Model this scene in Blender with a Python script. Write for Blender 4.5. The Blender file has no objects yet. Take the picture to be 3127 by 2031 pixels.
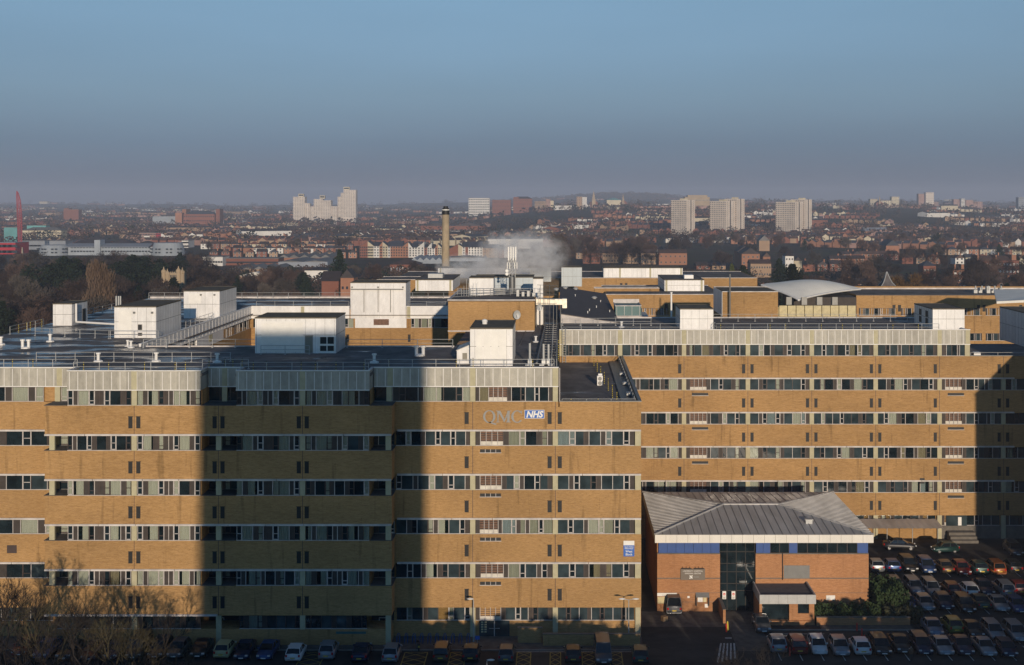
import bpy, math, random
from mathutils import Vector, Matrix, noise as mnoise
R = random.Random(7)
HC = 49.1; F = 3980.0; U0 = 1708.0; V0 = 612.0      # eye height, focal length and vanishing point measured on the photograph
def PX(u, Y): return (u - U0) * Y / F
def PZ(v, Y): return HC - (v - V0) * Y / F
def GY(v): return F * HC / (v - V0)
scene = bpy.context.scene
COL = scene.collection

# ------------------------------------------------------------------ materials
MATS = {}
def nt(name):
    m = bpy.data.materials.new(name); m.use_nodes = True
    t = m.node_tree; b = t.nodes['Principled BSDF']; return m, t, b
def N(t, typ, **kw):
    n = t.nodes.new(typ)
    for k, v in kw.items():
        if k.startswith('i_'):
            key = k[2:]; n.inputs[int(key) if key.isdigit() else key].default_value = v
        else: setattr(n, k, v)
    return n
def pos(t, sc=(1, 1, 1), obj=False):
    g = N(t, 'ShaderNodeTexCoord') if obj else N(t, 'ShaderNodeNewGeometry')
    mp = N(t, 'ShaderNodeMapping'); mp.inputs['Scale'].default_value = sc
    t.links.new(g.outputs['Object' if obj else 'Position'], mp.inputs['Vector']); return mp.outputs[0]
def noise(t, sc, scale=1.0, detail=4, rough=0.55, obj=False):
    n = N(t, 'ShaderNodeTexNoise'); n.inputs['Scale'].default_value = scale
    n.inputs['Detail'].default_value = detail; n.inputs['Roughness'].default_value = rough
    t.links.new(pos(t, sc, obj), n.inputs['Vector']); return n.outputs['Fac']
def mrange(t, src, a, b, c, d):
    n = N(t, 'ShaderNodeMapRange'); n.inputs[1].default_value = a; n.inputs[2].default_value = b
    n.inputs[3].default_value = c; n.inputs[4].default_value = d
    t.links.new(src, n.inputs[0]); return n.outputs[0]
def mul(t, a, b, op='MULTIPLY'):
    n = N(t, 'ShaderNodeMath', operation=op)
    for i, s in enumerate((a, b)):
        if isinstance(s, (int, float)): n.inputs[i].default_value = s
        else: t.links.new(s, n.inputs[i])
    return n.outputs[0]
def mixc(t, fac, a, b, blend='MIX'):
    n = N(t, 'ShaderNodeMix', data_type='RGBA', blend_type=blend)
    if isinstance(fac, (int, float)): n.inputs[0].default_value = fac
    else: t.links.new(fac, n.inputs[0])
    for i, s in ((6, a), (7, b)):
        if isinstance(s, tuple): n.inputs[i].default_value = (*s[:3], 1)
        else: t.links.new(s, n.inputs[i])
    return n.outputs[2]
def scalec(t, col, fac):
    c = N(t, 'ShaderNodeCombineColor')
    for i in range(3): t.links.new(fac, c.inputs[i])
    return mixc(t, 1.0, col, c.outputs[0], 'MULTIPLY')
def mat(name, col, rough=0.8, metal=0.0, var=0.12, sc=(1, 1, 1), scale=1.5, coat=0.0, obj=False, spec=0.5, emit=None, rnd=0.0):
    m, t, b = nt(name)
    f = mrange(t, noise(t, sc, scale, obj=obj), 0.3, 0.7, 1 - var, 1 + var)
    c = scalec(t, tuple(col), f)
    if rnd:
        oi = N(t, 'ShaderNodeObjectInfo')
        c = scalec(t, c, mrange(t, oi.outputs['Random'], 0, 1, 1 - rnd, 1 + rnd))
    t.links.new(c, b.inputs['Base Color'])
    b.inputs['Roughness'].default_value = rough; b.inputs['Metallic'].default_value = metal
    b.inputs['Coat Weight'].default_value = coat; b.inputs['Specular IOR Level'].default_value = spec
    if emit: b.inputs['Emission Color'].default_value = (*emit[:3], 1); b.inputs['Emission Strength'].default_value = emit[3]
    MATS[name] = m; return m
def brickmat(name, c1, c2, stain=0.5):
    m, t, b = nt(name)
    f = mrange(t, noise(t, (1.6, 1.6, 8), 1.0, 6, 0.7), 0.35, 0.68, 0, 1)
    c = mixc(t, f, c1, c2)
    sp = mrange(t, noise(t, (5, 5, 22), 1.0, 3, 0.6), 0.28, 0.42, 0.55, 1.0)
    c = scalec(t, c, sp)
    big = mrange(t, noise(t, (0.09, 0.09, 0.13), 1.0, 3), 0.3, 0.7, 0.80, 1.1)
    c = scalec(t, c, big)
    st = mrange(t, noise(t, (1.5, 1.5, 0.13), 1.0, 3, 0.5), 0.60, 0.72, 1.0, 1.0 - 0.6 * stain)
    c = scalec(t, c, st)
    t.links.new(c, b.inputs['Base Color']); b.inputs['Roughness'].default_value = 0.9
    b.inputs['Specular IOR Level'].default_value = 0.2
    bp = N(t, 'ShaderNodeBump'); bp.inputs['Strength'].default_value = 0.35; bp.inputs['Distance'].default_value = 0.03
    t.links.new(sp, bp.inputs['Height']); t.links.new(bp.outputs[0], b.inputs['Normal'])
    MATS[name] = m; return m
brickmat('buff_brick', (0.322, 0.187, 0.075), (0.475, 0.287, 0.124))
brickmat('orange_brick', (0.36, 0.17, 0.075), (0.50, 0.255, 0.125), 0.2)
mat('coping', (0.10, 0.09, 0.08), 0.9, var=0.3)
mat('dark_floor_brick', (0.16, 0.11, 0.075), 0.9, var=0.2)
# stained cladding panels: each panel its own tone, rain streaks running down
def panelmat(name, col, w, lo, hi, streak, rough=0.6):
    m, t, b = nt(name)
    g = N(t, 'ShaderNodeNewGeometry'); sx = N(t, 'ShaderNodeSeparateXYZ'); t.links.new(g.outputs['Position'], sx.inputs[0])
    a = mul(t, sx.outputs[0], sx.outputs[1], 'ADD')
    k = mul(t, mul(t, a, 1.0 / w), 0.0, 'ADD'); fl = N(t, 'ShaderNodeMath', operation='FLOOR'); t.links.new(k, fl.inputs[0])
    wn = N(t, 'ShaderNodeTexWhiteNoise', noise_dimensions='1D'); t.links.new(fl.outputs[0], wn.inputs['W'])
    c = scalec(t, tuple(col), mrange(t, wn.outputs['Value'], 0, 1, lo, hi))
    c = scalec(t, c, mrange(t, noise(t, (1.7, 1.7, 0.9), 1.0, 5, 0.7), 0.35, 0.7, 1 - streak, 1 + streak))
    t.links.new(c, b.inputs['Base Color']); b.inputs['Roughness'].default_value = rough
    MATS[name] = m
panelmat('parapet_panel', (0.40, 0.375, 0.315), 0.93, 0.82, 1.1, 0.15)
panelmat('white_cladding', (0.75, 0.73, 0.70), 1.22, 0.91, 1.04, 0.09, 0.45)
panelmat('grey_cladding', (0.42, 0.47, 0.49), 1.22, 0.93, 1.04, 0.06, 0.45)
panelmat('white_fascia', (0.72, 0.68, 0.6), 1.3, 0.95, 1.04, 0.04, 0.5)
mat('column_paint', (0.43, 0.39, 0.25), 0.75, var=0.1)
mat('sunshade_white', (0.52, 0.48, 0.45), 0.6, var=0.25, sc=(1, 1, 1), scale=0.8)
mat('frame_pale', (0.46, 0.42, 0.39), 0.5, var=0.15)
mat('frame_dark', (0.055, 0.035, 0.03), 0.5, var=0.2)
mat('slat_dark', (0.016, 0.013, 0.012), 0.8)
mat('panel_brown', (0.042, 0.032, 0.026), 0.7, var=0.25)
mat('shelf_brick', (0.17, 0.095, 0.062), 0.8, var=0.3, scale=3)
mat('shelf_white', (0.6, 0.56, 0.48), 0.7, var=0.2)
mat('glass_dark', (0.012, 0.02, 0.024), 0.06, var=0.5, scale=0.7, spec=0.6)
mat('glass_teal', (0.034, 0.05, 0.056), 0.09, var=0.45, scale=0.6, spec=0.6)
mat('curtain_white', (0.52, 0.51, 0.455), 0.85, var=0.14, sc=(9, 9, .4), scale=1.2)
mat('curtain_green', (0.36, 0.355, 0.30), 0.85, var=0.14, sc=(9, 9, .4), scale=1.2)
mat('curtain_blue', (0.27, 0.32, 0.36), 0.85, var=0.14, sc=(9, 9, .4), scale=1.2)
mat('curtain_tan', (0.30, 0.25, 0.17), 0.85, var=0.2, sc=(9, 9, .4), scale=1.2)
m, t, b = nt('clear_glass')      # thin window glass: clear with a mirror reflection
tr = N(t, 'ShaderNodeBsdfTransparent'); tr.inputs[0].default_value = (0.86, 0.88, 0.86, 1)
gl = N(t, 'ShaderNodeBsdfGlossy'); gl.inputs['Roughness'].default_value = 0.05
fr = N(t, 'ShaderNodeFresnel'); mx = N(t, 'ShaderNodeMixShader')
t.links.new(fr.outputs[0], mx.inputs[0]); t.links.new(tr.outputs[0], mx.inputs[1]); t.links.new(gl.outputs[0], mx.inputs[2])
t.links.new(mx.outputs[0], t.nodes['Material Output'].inputs['Surface']); MATS['clear_glass'] = m
# bitumen roofing with wet patches
m, t, b = nt('roofing')
n1 = noise(t, (0.10, 0.22, 1), 1.0, 5, 0.6)
c = mixc(t, mrange(t, noise(t, (0.35, 0.2, 1), 1.0, 6, 0.7), 0.35, 0.65, 0, 1), (0.12, 0.108, 0.10), (0.225, 0.20, 0.185))
g_ = N(t, 'ShaderNodeNewGeometry'); sx_ = N(t, 'ShaderNodeSeparateXYZ'); t.links.new(g_.outputs['Position'], sx_.inputs[0])
wet = mrange(t, mul(t, n1, mrange(t, sx_.outputs[0], -75, -20, .12, -.04), 'ADD'), 0.53, 0.64, 0, 1)
c = mixc(t, mul(t, wet, 0.6), c, (0.02, 0.021, 0.024))
t.links.new(c, b.inputs['Base Color'])
t.links.new(mrange(t, wet, 0, 1, 0.85, 0.2), b.inputs['Roughness']); t.links.new(mrange(t, wet, 0, 1, 0.12, 0.5), b.inputs['Specular IOR Level'])
bp = N(t, 'ShaderNodeBump'); bp.inputs['Strength'].default_value = 0.25; bp.inputs['Distance'].default_value = 0.05
t.links.new(noise(t, (1, 1, 1), 1.3, 4), bp.inputs['Height']); t.links.new(bp.outputs[0], b.inputs['Normal']); MATS['roofing'] = m
mat('roof_dry', (0.17, 0.15, 0.135), 0.95, spec=0.15, var=0.3, sc=(.5, .2, 1), scale=1)
mat('roof_felt', (0.14, 0.12, 0.09), 0.95, spec=0.15, var=0.2)
mat('pitch_felt', (0.12, 0.108, 0.106), 0.9, spec=0.15, var=0.15)
mat('galv', (0.40, 0.40, 0.385), 0.5, metal=0.2, var=0.1)
mat('galv_dark', (0.16, 0.16, 0.155), 0.5, metal=0.5, var=0.1)
mat('white_paint', (0.74, 0.72, 0.68), 0.4, var=0.06)
mat('cream_panel', (0.55, 0.47, 0.27), 0.8, var=0.18)
mat('door_grey', (0.22, 0.2, 0.16), 0.6)
mat('grey_render', (0.14, 0.125, 0.105), 0.9, var=0.2)
mat('black', (0.01, 0.01, 0.01), 0.6)
mat('yellow_mark', (0.55, 0.42, 0.05), 0.6)
mat('teal_sheet', (0.05, 0.13, 0.13), 0.5, var=0.1)
mat('gold_duct', (0.62, 0.57, 0.47), 0.4, metal=0.3, var=0.25, scale=2)
mat('chimney_concrete', (0.36, 0.28, 0.18), 0.9, var=0.14, sc=(1, 1, .5))
mat('zinc', (0.40, 0.385, 0.365), 0.45, metal=0.1, var=0.22, sc=(1, .25, 1), scale=0.6)
mat('zinc_rib', (0.22, 0.21, 0.20), 0.5)
mat('blue_panel', (0.014, 0.065, 0.25), 0.4, var=0.1)
mat('sign_blue', (0.015, 0.11, 0.42), 0.5, var=0.05)
mat('sign_white', (0.75, 0.73, 0.68), 0.5, var=0.04)
mat('sign_brown', (0.15, 0.12, 0.09), 0.5, var=0.05)
mat('sign_red', (0.6, 0.04, 0.03), 0.5, var=0.05)
mat('sign_grey', (0.25, 0.245, 0.23), 0.4, metal=0.0, var=0.05)
mat('dome_white', (0.86, 0.82, 0.72), 0.6, var=0.07, scale=0.3)
mat('pale_timber', (0.4, 0.25, 0.12), 0.8)
mat('kerb', (0.24, 0.22, 0.19), 0.9)
mat('paint_white', (0.5, 0.49, 0.46), 0.7, var=0.35, scale=4)
mat('paint_yellow', (0.34, 0.26, 0.05), 0.7, var=0.4, scale=4)
mat('soil', (0.05, 0.035, 0.022), 1.0, var=0.4)
mat('cycle_blue', (0.03, 0.08, 0.22), 0.4)
mat('leaf_hedge', (0.035, 0.055, 0.02), 0.7, var=0.5, scale=3, spec=0.2)
mat('bark', (0.022, 0.016, 0.012), 0.9, var=0.3, obj=True, scale=3)
mat('bark_yellow', (0.055, 0.045, 0.02), 0.9, var=0.3, obj=True, scale=3)
mat('steel_red', (0.34, 0.035, 0.055), 0.5, var=0.08)

# ------------------------------------------------------------------ mesh building
class MB:
    def __init__(s, M=None): s.v = []; s.f = []; s.m = []; s.M = M; s.smooth = set()
    def add(s, vs, fs, mi=0, smooth=False):
        o = len(s.v)
        s.v += [tuple(s.M @ Vector(p)) for p in vs] if s.M else [tuple(p) for p in vs]
        for f in fs:
            if smooth: s.smooth.add(len(s.f))
            s.f.append([o + i for i in f]); s.m.append(mi)
        return s
    def box(s, x0, x1, y0, y1, z0, z1, mi=0):
        if x0 > x1: x0, x1 = x1, x0
        if y0 > y1: y0, y1 = y1, y0
        if z0 > z1: z0, z1 = z1, z0
        return s.add([(x0,y0,z0),(x1,y0,z0),(x1,y1,z0),(x0,y1,z0),(x0,y0,z1),(x1,y0,z1),(x1,y1,z1),(x0,y1,z1)],
              [(0,3,2,1),(4,5,6,7),(0,1,5,4),(1,2,6,5),(2,3,7,6),(3,0,4,7)], mi)
    def tube(s, p, q, r, n=6, mi=0, r2=None, cap=True):
        p = Vector(p); q = Vector(q); d = q - p
        if d.length < 1e-6: return s
        d.normalize(); a = d.orthogonal().normalized(); b = d.cross(a); r2 = r if r2 is None else r2
        vs = []
        for k in range(n):
            w = a * math.cos(2*math.pi*k/n) + b * math.sin(2*math.pi*k/n)
            vs.append(p + w*r); 
        for k in range(n):
            w = a * math.cos(2*math.pi*k/n) + b * math.sin(2*math.pi*k/n)
            vs.append(q + w*r2)
        fs = [(k, (k+1) % n, n + (k+1) % n, n + k) for k in range(n)]
        s.add(vs, fs, mi, n > 5)
        if cap: s.add(vs, [tuple(range(n))[::-1], tuple(range(n, 2*n))], mi)
        return s
    def lathe(s, c, prof, n=12, mi=0):
        vs = [(c[0] + r*math.cos(2*math.pi*k/n), c[1] + r*math.sin(2*math.pi*k/n), c[2] + z) for r, z in prof for k in range(n)]
        fs = [(i*n+k, i*n+(k+1) % n, (i+1)*n+(k+1) % n, (i+1)*n+k) for i in range(len(prof)-1) for k in range(n)]
        fs.append(tuple(range(n))[::-1]); fs.append(tuple(range((len(prof)-1)*n, len(prof)*n)))
        return s.add(vs, fs, mi)
    def poly(s, pts, mi=0): return s.add(pts, [tuple(range(len(pts)))], mi)
    def slab(s, pts, th, mi=0):      # closed slab under a top polygon
        n = len(pts); lo = [(x, y, z - th) for x, y, z in pts]
        return s.add(list(pts) + lo, [tuple(range(n)), tuple(range(n, 2*n))[::-1]] + [(i, n+i, n+(i+1) % n, (i+1) % n) for i in range(n)], mi)
    def build(s, name, mats, parent=None, label=None, smooth=False, loc=None):
        if not s.v: return None
        if isinstance(mats, str): mats = [mats]
        if parent is not None:
            L = Vector(parent['_w']); 
        elif loc is not None: L = Vector(loc)
        else:
            xs = [p[0] for p in s.v]; ys = [p[1] for p in s.v]; zs = [p[2] for p in s.v]
            L = Vector(((min(xs)+max(xs))/2, (min(ys)+max(ys))/2, min(zs)))
        me = bpy.data.meshes.new(name)
        me.from_pydata([(p[0]-L.x, p[1]-L.y, p[2]-L.z) for p in s.v], [], s.f)
        for k in mats: me.materials.append(MATS[k] if isinstance(k, str) else k)
        if len(mats) > 1: me.polygons.foreach_set('material_index', s.m)
        if smooth: me.polygons.foreach_set('use_smooth', [True]*len(s.f))
        elif s.smooth: me.polygons.foreach_set('use_smooth', [i in s.smooth for i in range(len(s.f))])
        me.update()
        o = bpy.data.objects.new(name, me); COL.objects.link(o); o['_w'] = tuple(L)
        if parent is not None: o.parent = parent; o.location = (0, 0, 0)
        else: o.location = L
        if label: o['label'] = label
        return o
def thing(name, label, cat, loc, group=None, rz=0.0):
    o = bpy.data.objects.new(name, None); COL.objects.link(o); o.location = loc; o.rotation_euler = (0, 0, rz)
    o.empty_display_size = 0.5; o['_w'] = tuple(loc); o['label'] = label; o['category'] = cat
    if group: o['group'] = group
    return o
def tag(o, label, cat, group=None):
    o['label'] = label; o['category'] = cat
    if group: o['group'] = group
    return o
def kind(o, k, label=None):
    o['kind'] = k
    if label: o['label'] = label
    return o
def kids(o): return [c for c in bpy.data.objects if c.parent is o]
def copy_thing(root, children, loc, rz=0.0, label=None, scale=None, recolour=None):
    r = root.copy(); COL.objects.link(r); r.location = loc; r.rotation_euler = (0, 0, rz)
    if label: r['label'] = label
    if scale: r.scale = scale
    todo = [(c, r) for c in children.get(root.name, [])]
    while todo:
        ch, par = todo.pop()
        c = ch.copy(); COL.objects.link(c); c.parent = par
        if recolour and c.data and c.name.split('.')[0] in recolour:
            c.material_slots[0].link = 'OBJECT'; c.material_slots[0].material = recolour[c.name.split('.')[0]]
        todo += [(g, c) for g in children.get(ch.name, [])]
    return r
def child_map(root):
    mp = {}
    st = [root]
    allobs = [o for o in bpy.data.objects if o.parent]
    while st:
        o = st.pop(); mp[o.name] = [c for c in allobs if c.parent == o]; st += mp[o.name]
    return mp
def text(s, body, size, x, y, z, mats, parent, align='CENTER', shear=0.0, bold=0.0, ext=0.03, font_w=1.0, name='lettering'):
    cu = bpy.data.curves.new(name, 'FONT'); cu.body = body; cu.size = size; cu.align_x = align; cu.extrude = ext
    cu.shear = shear; cu.offset = bold; cu.resolution_u = 3
    o = bpy.data.objects.new(name, cu); COL.objects.link(o)
    dg = bpy.context.evaluated_depsgraph_get(); me = bpy.data.meshes.new_from_object(o.evaluated_get(dg))
    bpy.data.objects.remove(o); bpy.data.curves.remove(cu)
    vs = [(v.co.x*font_w + x, y - v.co.z, v.co.y + z) for v in me.vertices]
    mb = MB(); mb.add(vs, [tuple(p.vertices) for p in me.polygons]); bpy.data.meshes.remove(me)
    return mb.build(name, mats, parent)
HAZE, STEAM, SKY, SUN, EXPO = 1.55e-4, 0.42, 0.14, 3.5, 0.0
# ------------------------------------------------------------------ hospital: shared levels (metres above ground)
def H(h): return HC + h
TOPW = (H(-20.93), H(-22.60)); PAR = H(-18.8); ROOF = H(-19.1)
ROWS = [(H(-25.88 - 4.955*k), H(-27.56 - 4.955*k)) for k in range(4)]
GRD = (H(-45.7), H(-47.25))
J = [-0.45 + 9.27*k for k in range(-9, 12)]
W = {'n': .5, 'p': .42, 'W': .95, 'w': .7, 'c': .95, 'k': .55, 'G': 1.95, 'd': .12, 'b': .95, 't': .95, 'g': .95, 'q': .55}
CUR = {'c': 'curtain_white', 'k': 'curtain_white', 'b': 'curtain_blue', 't': 'curtain_tan', 'g': 'curtain_green', 'q': 'curtain_green'}
def window(parent, u0, u1, d, z1, z0, pat, M=None, teal=0.4, pale=0.5, sill=True, rng=R):
    f = MB(M); gl = MB(M); cu = MB(M); pn = MB(M)
    f.box(u0, u1, d, d+.12, z1-.07, z1, 1); f.box(u0, u1, d-.04, d+.12, z0, z0+.07, 0 if sill else 1)
    tot = sum(W[c] for c in pat); sc = (u1-u0)/tot; u = u0
    cms = []
    for i, c in enumerate(pat):
        w = W[c]*sc; a, b = u, u+w; u = b
        fm = 0 if rng.random() < pale else 1
        if i: f.box(a-.035, a+.035, d-.02, d+.1, z0+.07, z1-.07, fm)
        lo, hi = z0+.07, z1-.07
        if c == 'p': pn.box(a+.03, b-.03, d+.02, d+.1, lo, hi, 0)
        elif c in 'Ww': gl.box(a+.03, b-.03, d+.05, d+.07, lo, hi, 2 if rng.random() < teal else 1)
        elif c == 'n':
            curt = rng.random() < .3
            gl.box(a+.03, b-.03, d+.05, d+.07, lo, hi, 0 if curt else 1)
            if curt: cu.box(a+.05, b-.05, d+.12, d+.14, lo, hi, 0)
            zz = lo + (hi-lo)*rng.choice((.3, .45, .5))
            f.box(a+.03, b-.03, d, d+.06, zz-.035, zz+.035, fm); f.box(a+.035, a+.09, d, d+.06, lo, hi, fm); f.box(b-.09, b-.035, d, d+.06, lo, hi, fm)
            if rng.random() < .5: f.box(a+.03, b-.03, d, d+.06, lo+.02, lo+.12, fm)
        elif c == 'G':
            pn.box(a+.03, b-.03, d+.3, d+.34, lo, hi, 1)
            for k in range(1, 6):
                zz = lo + (hi-lo)*k/6
                pn.box(a+.03, b-.03, d+.13, d+.3, zz-.05, zz+.02, 2)
            pn.box(a+.03, b-.03, d+.11, d+.13, lo, lo+(hi-lo)*.26, 3)
            for k in range(1, 4): f.box(a+w*k/4-.03, a+w*k/4+.03, d-.02, d+.1, lo, hi, 0)
        else:
            mname = CUR[c]
            if mname not in cms: cms.append(mname)
            n = max(3, int(w/.16)); amp = .035
            cw = (b-a-.08) * (1.0 if rng.random() < .6 else rng.uniform(.55, .95)); a0 = a+.04 if rng.random() < .5 else b-.04-cw
            pts = [(a0+cw*k/n, d+.16+amp*(k % 2)) for k in range(n+1)]
            cu.add([(x, y, lo) for x, y in pts]+[(x, y, hi) for x, y in pts], [(k, k+1, n+2+k, n+1+k) for k in range(n)], cms.index(mname))
            gl.box(a+.03, b-.03, d+.05, d+.07, lo, hi, 0)
            if cw < (b-a)*.95: gl.box(a+.03, b-.03, d+.22, d+.23, lo, hi, 1)
    o = f.build('window', ['frame_pale', 'frame_dark'], parent)
    gl.build('pane', ['clear_glass', 'glass_dark', 'glass_teal'], o)
    pn.build('infill_panel', ['panel_brown', 'shelf_brick', 'frame_dark', 'shelf_white'], o)
    if cu.v:
        cms2 = cms or ['curtain_white']
        cu.build('curtain', cms2, o)
    return o
PAT_A = ['npWnpWpnWn', 'ncpnppncpn', 'kpcnppncpk', 'npcnppnWpn', 'kpcnppkcpn']
PAT_B = ['WnWpWnWnWp', 'WnwpWpnWnp', 'wnWpnWpWnw', 'WpnWnpWWnp', 'nWpWnwpnWp']
def randpat(pats, r=R, curt=.25):
    p = r.choice(pats); return ''.join(('c' if r.random() < .6 else r.choice('gbt')) if c == 'W' and r.random() < curt else c for c in p)
def slit(parent, x, yf, ztop, M=None, w=.46):
    mb = MB(M); z1 = ztop - 1.22; z0 = z1 - 1.28
    mb.box(x-w/2, x+w/2, yf-.012, yf+.02, z0, z1, 0)
    for k in range(7): mb.box(x-w/2+.03, x+w/2-.03, yf-.03, yf-.01, z0+.08+k*.17, z0+.14+k*.17, 1)
    mb.box(x-w/2-.05, x+w/2+.05, yf-.03, yf+.02, z1, z1+.05, 1)
    return mb.build('slit_vent', ['black', 'slat_dark'], parent)
def sunshade(parent, x0, x1, yf, z, M=None):
    x = x0
    while x < x1 - .3:
        e = min(x1, x + R.uniform(4.0, 6.8)); e = x1 if x1 - e < 1.5 else e
        mb = MB(M); mb.box(x+.03, e-.03, yf-.22, yf+.02, z+.02, z+.17); mb.box(x+.03, e-.03, yf-.22, yf-.18, z-.02, z+.02)
        mb.build('sunshade', ['sunshade_white'], parent); x = e
def parapet(parent, x0, x1, yf, z0=TOPW[0], z1=PAR, M=None, mat_='parapet_panel', cols=(), step=.93):
    mb = MB(M)
    mb.box(x0, x1, yf, yf+.25, z0, z1, 0)
    k = math.ceil(x0/step); 
    while k*step < x1-.05:
        mb.box(k*step-.032, k*step+.032, yf-.03, yf, z0+.1, z1-.1, 1); k += 1
    mb.box(x0-.03, x1+.03, yf-.06, yf+.3, z1, z1+.09, 1); mb.box(x0, x1, yf-.1, yf+.02, z0, z0+.09, 1)
    o = mb.build('parapet', [mat_, 'white_paint'], parent)
    for j in cols:
        c = MB(M); c.box(j-.3, j+.3, yf-.05, yf, z0+.1, z1-.02); c.build('parapet_pilaster', ['column_paint'], parent)
    return o
def columns(parent, xs, yf, rows, w=.29, M=None):
    for x in xs:
        for (a, b) in rows:
            mb = MB(M); mb.box(x-w, x+w, yf-.015, yf+.4, b, a); mb.build('column', ['column_paint'], parent)
def railing(parent, pts, z, h=1.1, step=2.5, r=.032, markers=0, mat_='galv', post=.04):
    mb = MB(); pts = [Vector((p[0], p[1], z)) for p in pts]
    for a, b in zip(pts[:-1], pts[1:]):
        for hh in (h, h*.55): mb.tube(a+Vector((0,0,hh)), b+Vector((0,0,hh)), r, 5)
        n = max(1, int((b-a).length/step))
        for k in range(n+1):
            p = a.lerp(b, k/n); mb.tube(p, p+Vector((0,0,h)), post, 5); mb.box(p.x-.12, p.x+.12, p.y-.12, p.y+.12, z, z+.05)
    mb.build('railing', [mat_], parent)
    L = sum((b-a).length for a, b in zip(pts[:-1], pts[1:]))
    for i in range(markers):
        t = (i+R.uniform(.1, .9))/markers*L
        for a, b in zip(pts[:-1], pts[1:]):
            l = (b-a).length
            if t <= l: p = a.lerp(b, t/l); break
            t -= l
        marker(parent, p.x+.2, p.y+.15, z)
def marker(parent, x, y, z, h=1.25):
    mk = MB()
    for q in range(10): mk.tube((x, y, z+q*h/10), (x, y, z+(q+1)*h/10), .045, 5, q % 2)
    mk.build('marker_post', ['yellow_mark', 'black'], parent)
def roofplane(parent, pts, z, matn='roofing', name='roof'):
    mb = MB(); mb.slab([(x, y, z) for x, y in pts], .3); return mb.build(name, [matn], parent)

# ------------------------------------------------------------------ west block (the long brick block in front)
YA, YB = 146.3, 143.5
XE = 9.19; XW = -84.0; XM = -0.05
wb = thing('hospital_block', 'long front buff brick hospital block carrying big grey wall letters', 'hospital block', (-30, 158, 0))
wall = MB()
wall.box(XW, XM, YA+.45, 170, 0, ROOF-.32); wall.box(XM, XE, YA+.45, 189.05, 0, H(-23.85))
bands = [(TOPW[1], ROWS[0][0])] + [(ROWS[k][1], ROWS[k+1][0]) for k in range(3)] + [(ROWS[3][1], GRD[0])]
for (zt, zb) in bands:
    wall.box(XW, -56.66, YA, YA+.45, zb, zt); wall.box(-18.43, XE, YA, YA+.45, zb, zt)
    wall.box(-56.66, -18.43, YB, YA+.45, zb, zt)
wall.box(XE-.3, XE, YA+.45, 189.05, H(-23.85), H(-22.6))          # upstand of the lower roof
for xa, xb in ((-54.2, -39.5), (-35.6, -20.9)):
    wall.box(xa, xb, YB+.5, YA+.45, ROWS[3][1], TOPW[0])
for xa, xb in ((-54.2, -18.6),): wall.box(xa, xb, YB+.1, YA+.45, 0, GRD[1])
wall.box(XW, XE, YA+.4, YA+.46, 0, GRD[1])
wall.build('wall', ['buff_brick'], wb)
j_ = MB()
for x in (-65.4, -56.1): j_.box(x-.025, x+.025, YA-.006, YA, ROWS[0][0], TOPW[1])
for x in (-46.81, -37.54, -28.27):
    for zt, zb in bands: j_.box(x-.03, x+.03, YB-.006, YB, zb, zt)
for x in (-9.72, -.45):
    for zt, zb in bands: j_.box(x-.03, x+.03, YA-.006, YA, zb, zt)
j_.build('movement_joint', ['frame_dark'], wb)
for zt, zb in bands:
    for xa, xb in ((-56.75, -54.25), (-39.4, -35.7), (-20.8, -18.35)): MB().box(xa, xb, YB-.06, YA+.4, zt, zt+.05).build('ledge_coping', ['coping'], wb)
for x in (-47.22, -46.35, -37.95, -37.08, -28.68, -27.81):
    for zt, zb in bands: slit(wb, x, YB, zt)
for x in (-10.4, -1.09, .05):
    for zt, zb in bands: slit(wb, x, YA, zt)
# window strips
def strip_row(zr, lvl):
    z1, z0 = zr
    top = lvl == 0
    c = (.55, .12, .12, .5, .3)[lvl]
    window(wb, -73.9, -57.9 if top else -56.7, YA+.1, z1, z0, ('ncpcnpgnWpcpn' if lvl in (0, 3) else 'nWpWnWnWpWnWp') , teal=.3, pale=.7)
    if top: window(wb, -56.0, -54.3, YA+.1, z1, z0, 'nk')
    for a, b in ((-54.2, -47.1), (-46.52, -39.5), (-35.6, -28.56), (-27.98, -20.9)):
        p = randpat(PAT_A, curt=c) if not top else R.choice(PAT_A[1:])
        window(wb, a+.03, b-.03, YB+.02 if not top else YB+.05, z1, z0, p, teal=.25, pale=.6)
    # open loggias and their glazed back walls
    for a, b in ((-39.4, -35.7),) : window(wb, a, b, YA+.2, z1, z0, 'WpnW', teal=.1, pale=.1)
    if not top: window(wb, -56.2, -54.25, YA+.2, z1, z0, 'np', pale=.2); window(wb, -20.85, -18.5, YA+.2, z1, z0, 'pWn', pale=.2)
    # centre part
    window(wb, -18.35 if not top else -20.8, -10.03, YA+.1, z1, z0, randpat(PAT_B, curt=c*.6) if lvl else 'WnpnWpckWnk', teal=.45, pale=.6)
    window(wb, -9.42, -.76, YA+.1, z1, z0, ('pGp'+R.choice(('bnpqpgng', 'WnpWpnw', 'wnpWnwp', 'gnWpnp'))) if lvl else 'ptGpWnWnWp', teal=.6, pale=.8)
    if not top: window(wb, -.18, 8.45, YA+.1, z1, z0, randpat(PAT_B, curt=c*.7), teal=.7, pale=.9)
for lvl, zr in enumerate([TOPW]+ROWS): strip_row(zr, lvl)
columns(wb, (-46.81, -28.27), YB, [TOPW]+ROWS+[(GRD[0], GRD[1])])
columns(wb, (-37.54, -55.9, -18.85), YB+.1, ROWS)
columns(wb, (-37.54, -56.3, -19.1), YA-.1, [TOPW])
columns(wb, (-9.72, -.45), YA, [TOPW]+ROWS); columns(wb, (8.83,), YA, ROWS, .33)
columns(wb, (-9.72, -.45, 8.83), YA, [(GRD[0], 0)]); columns(wb, (-37.54, -18.85), YB+.1, [(GRD[0], 0)])
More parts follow.
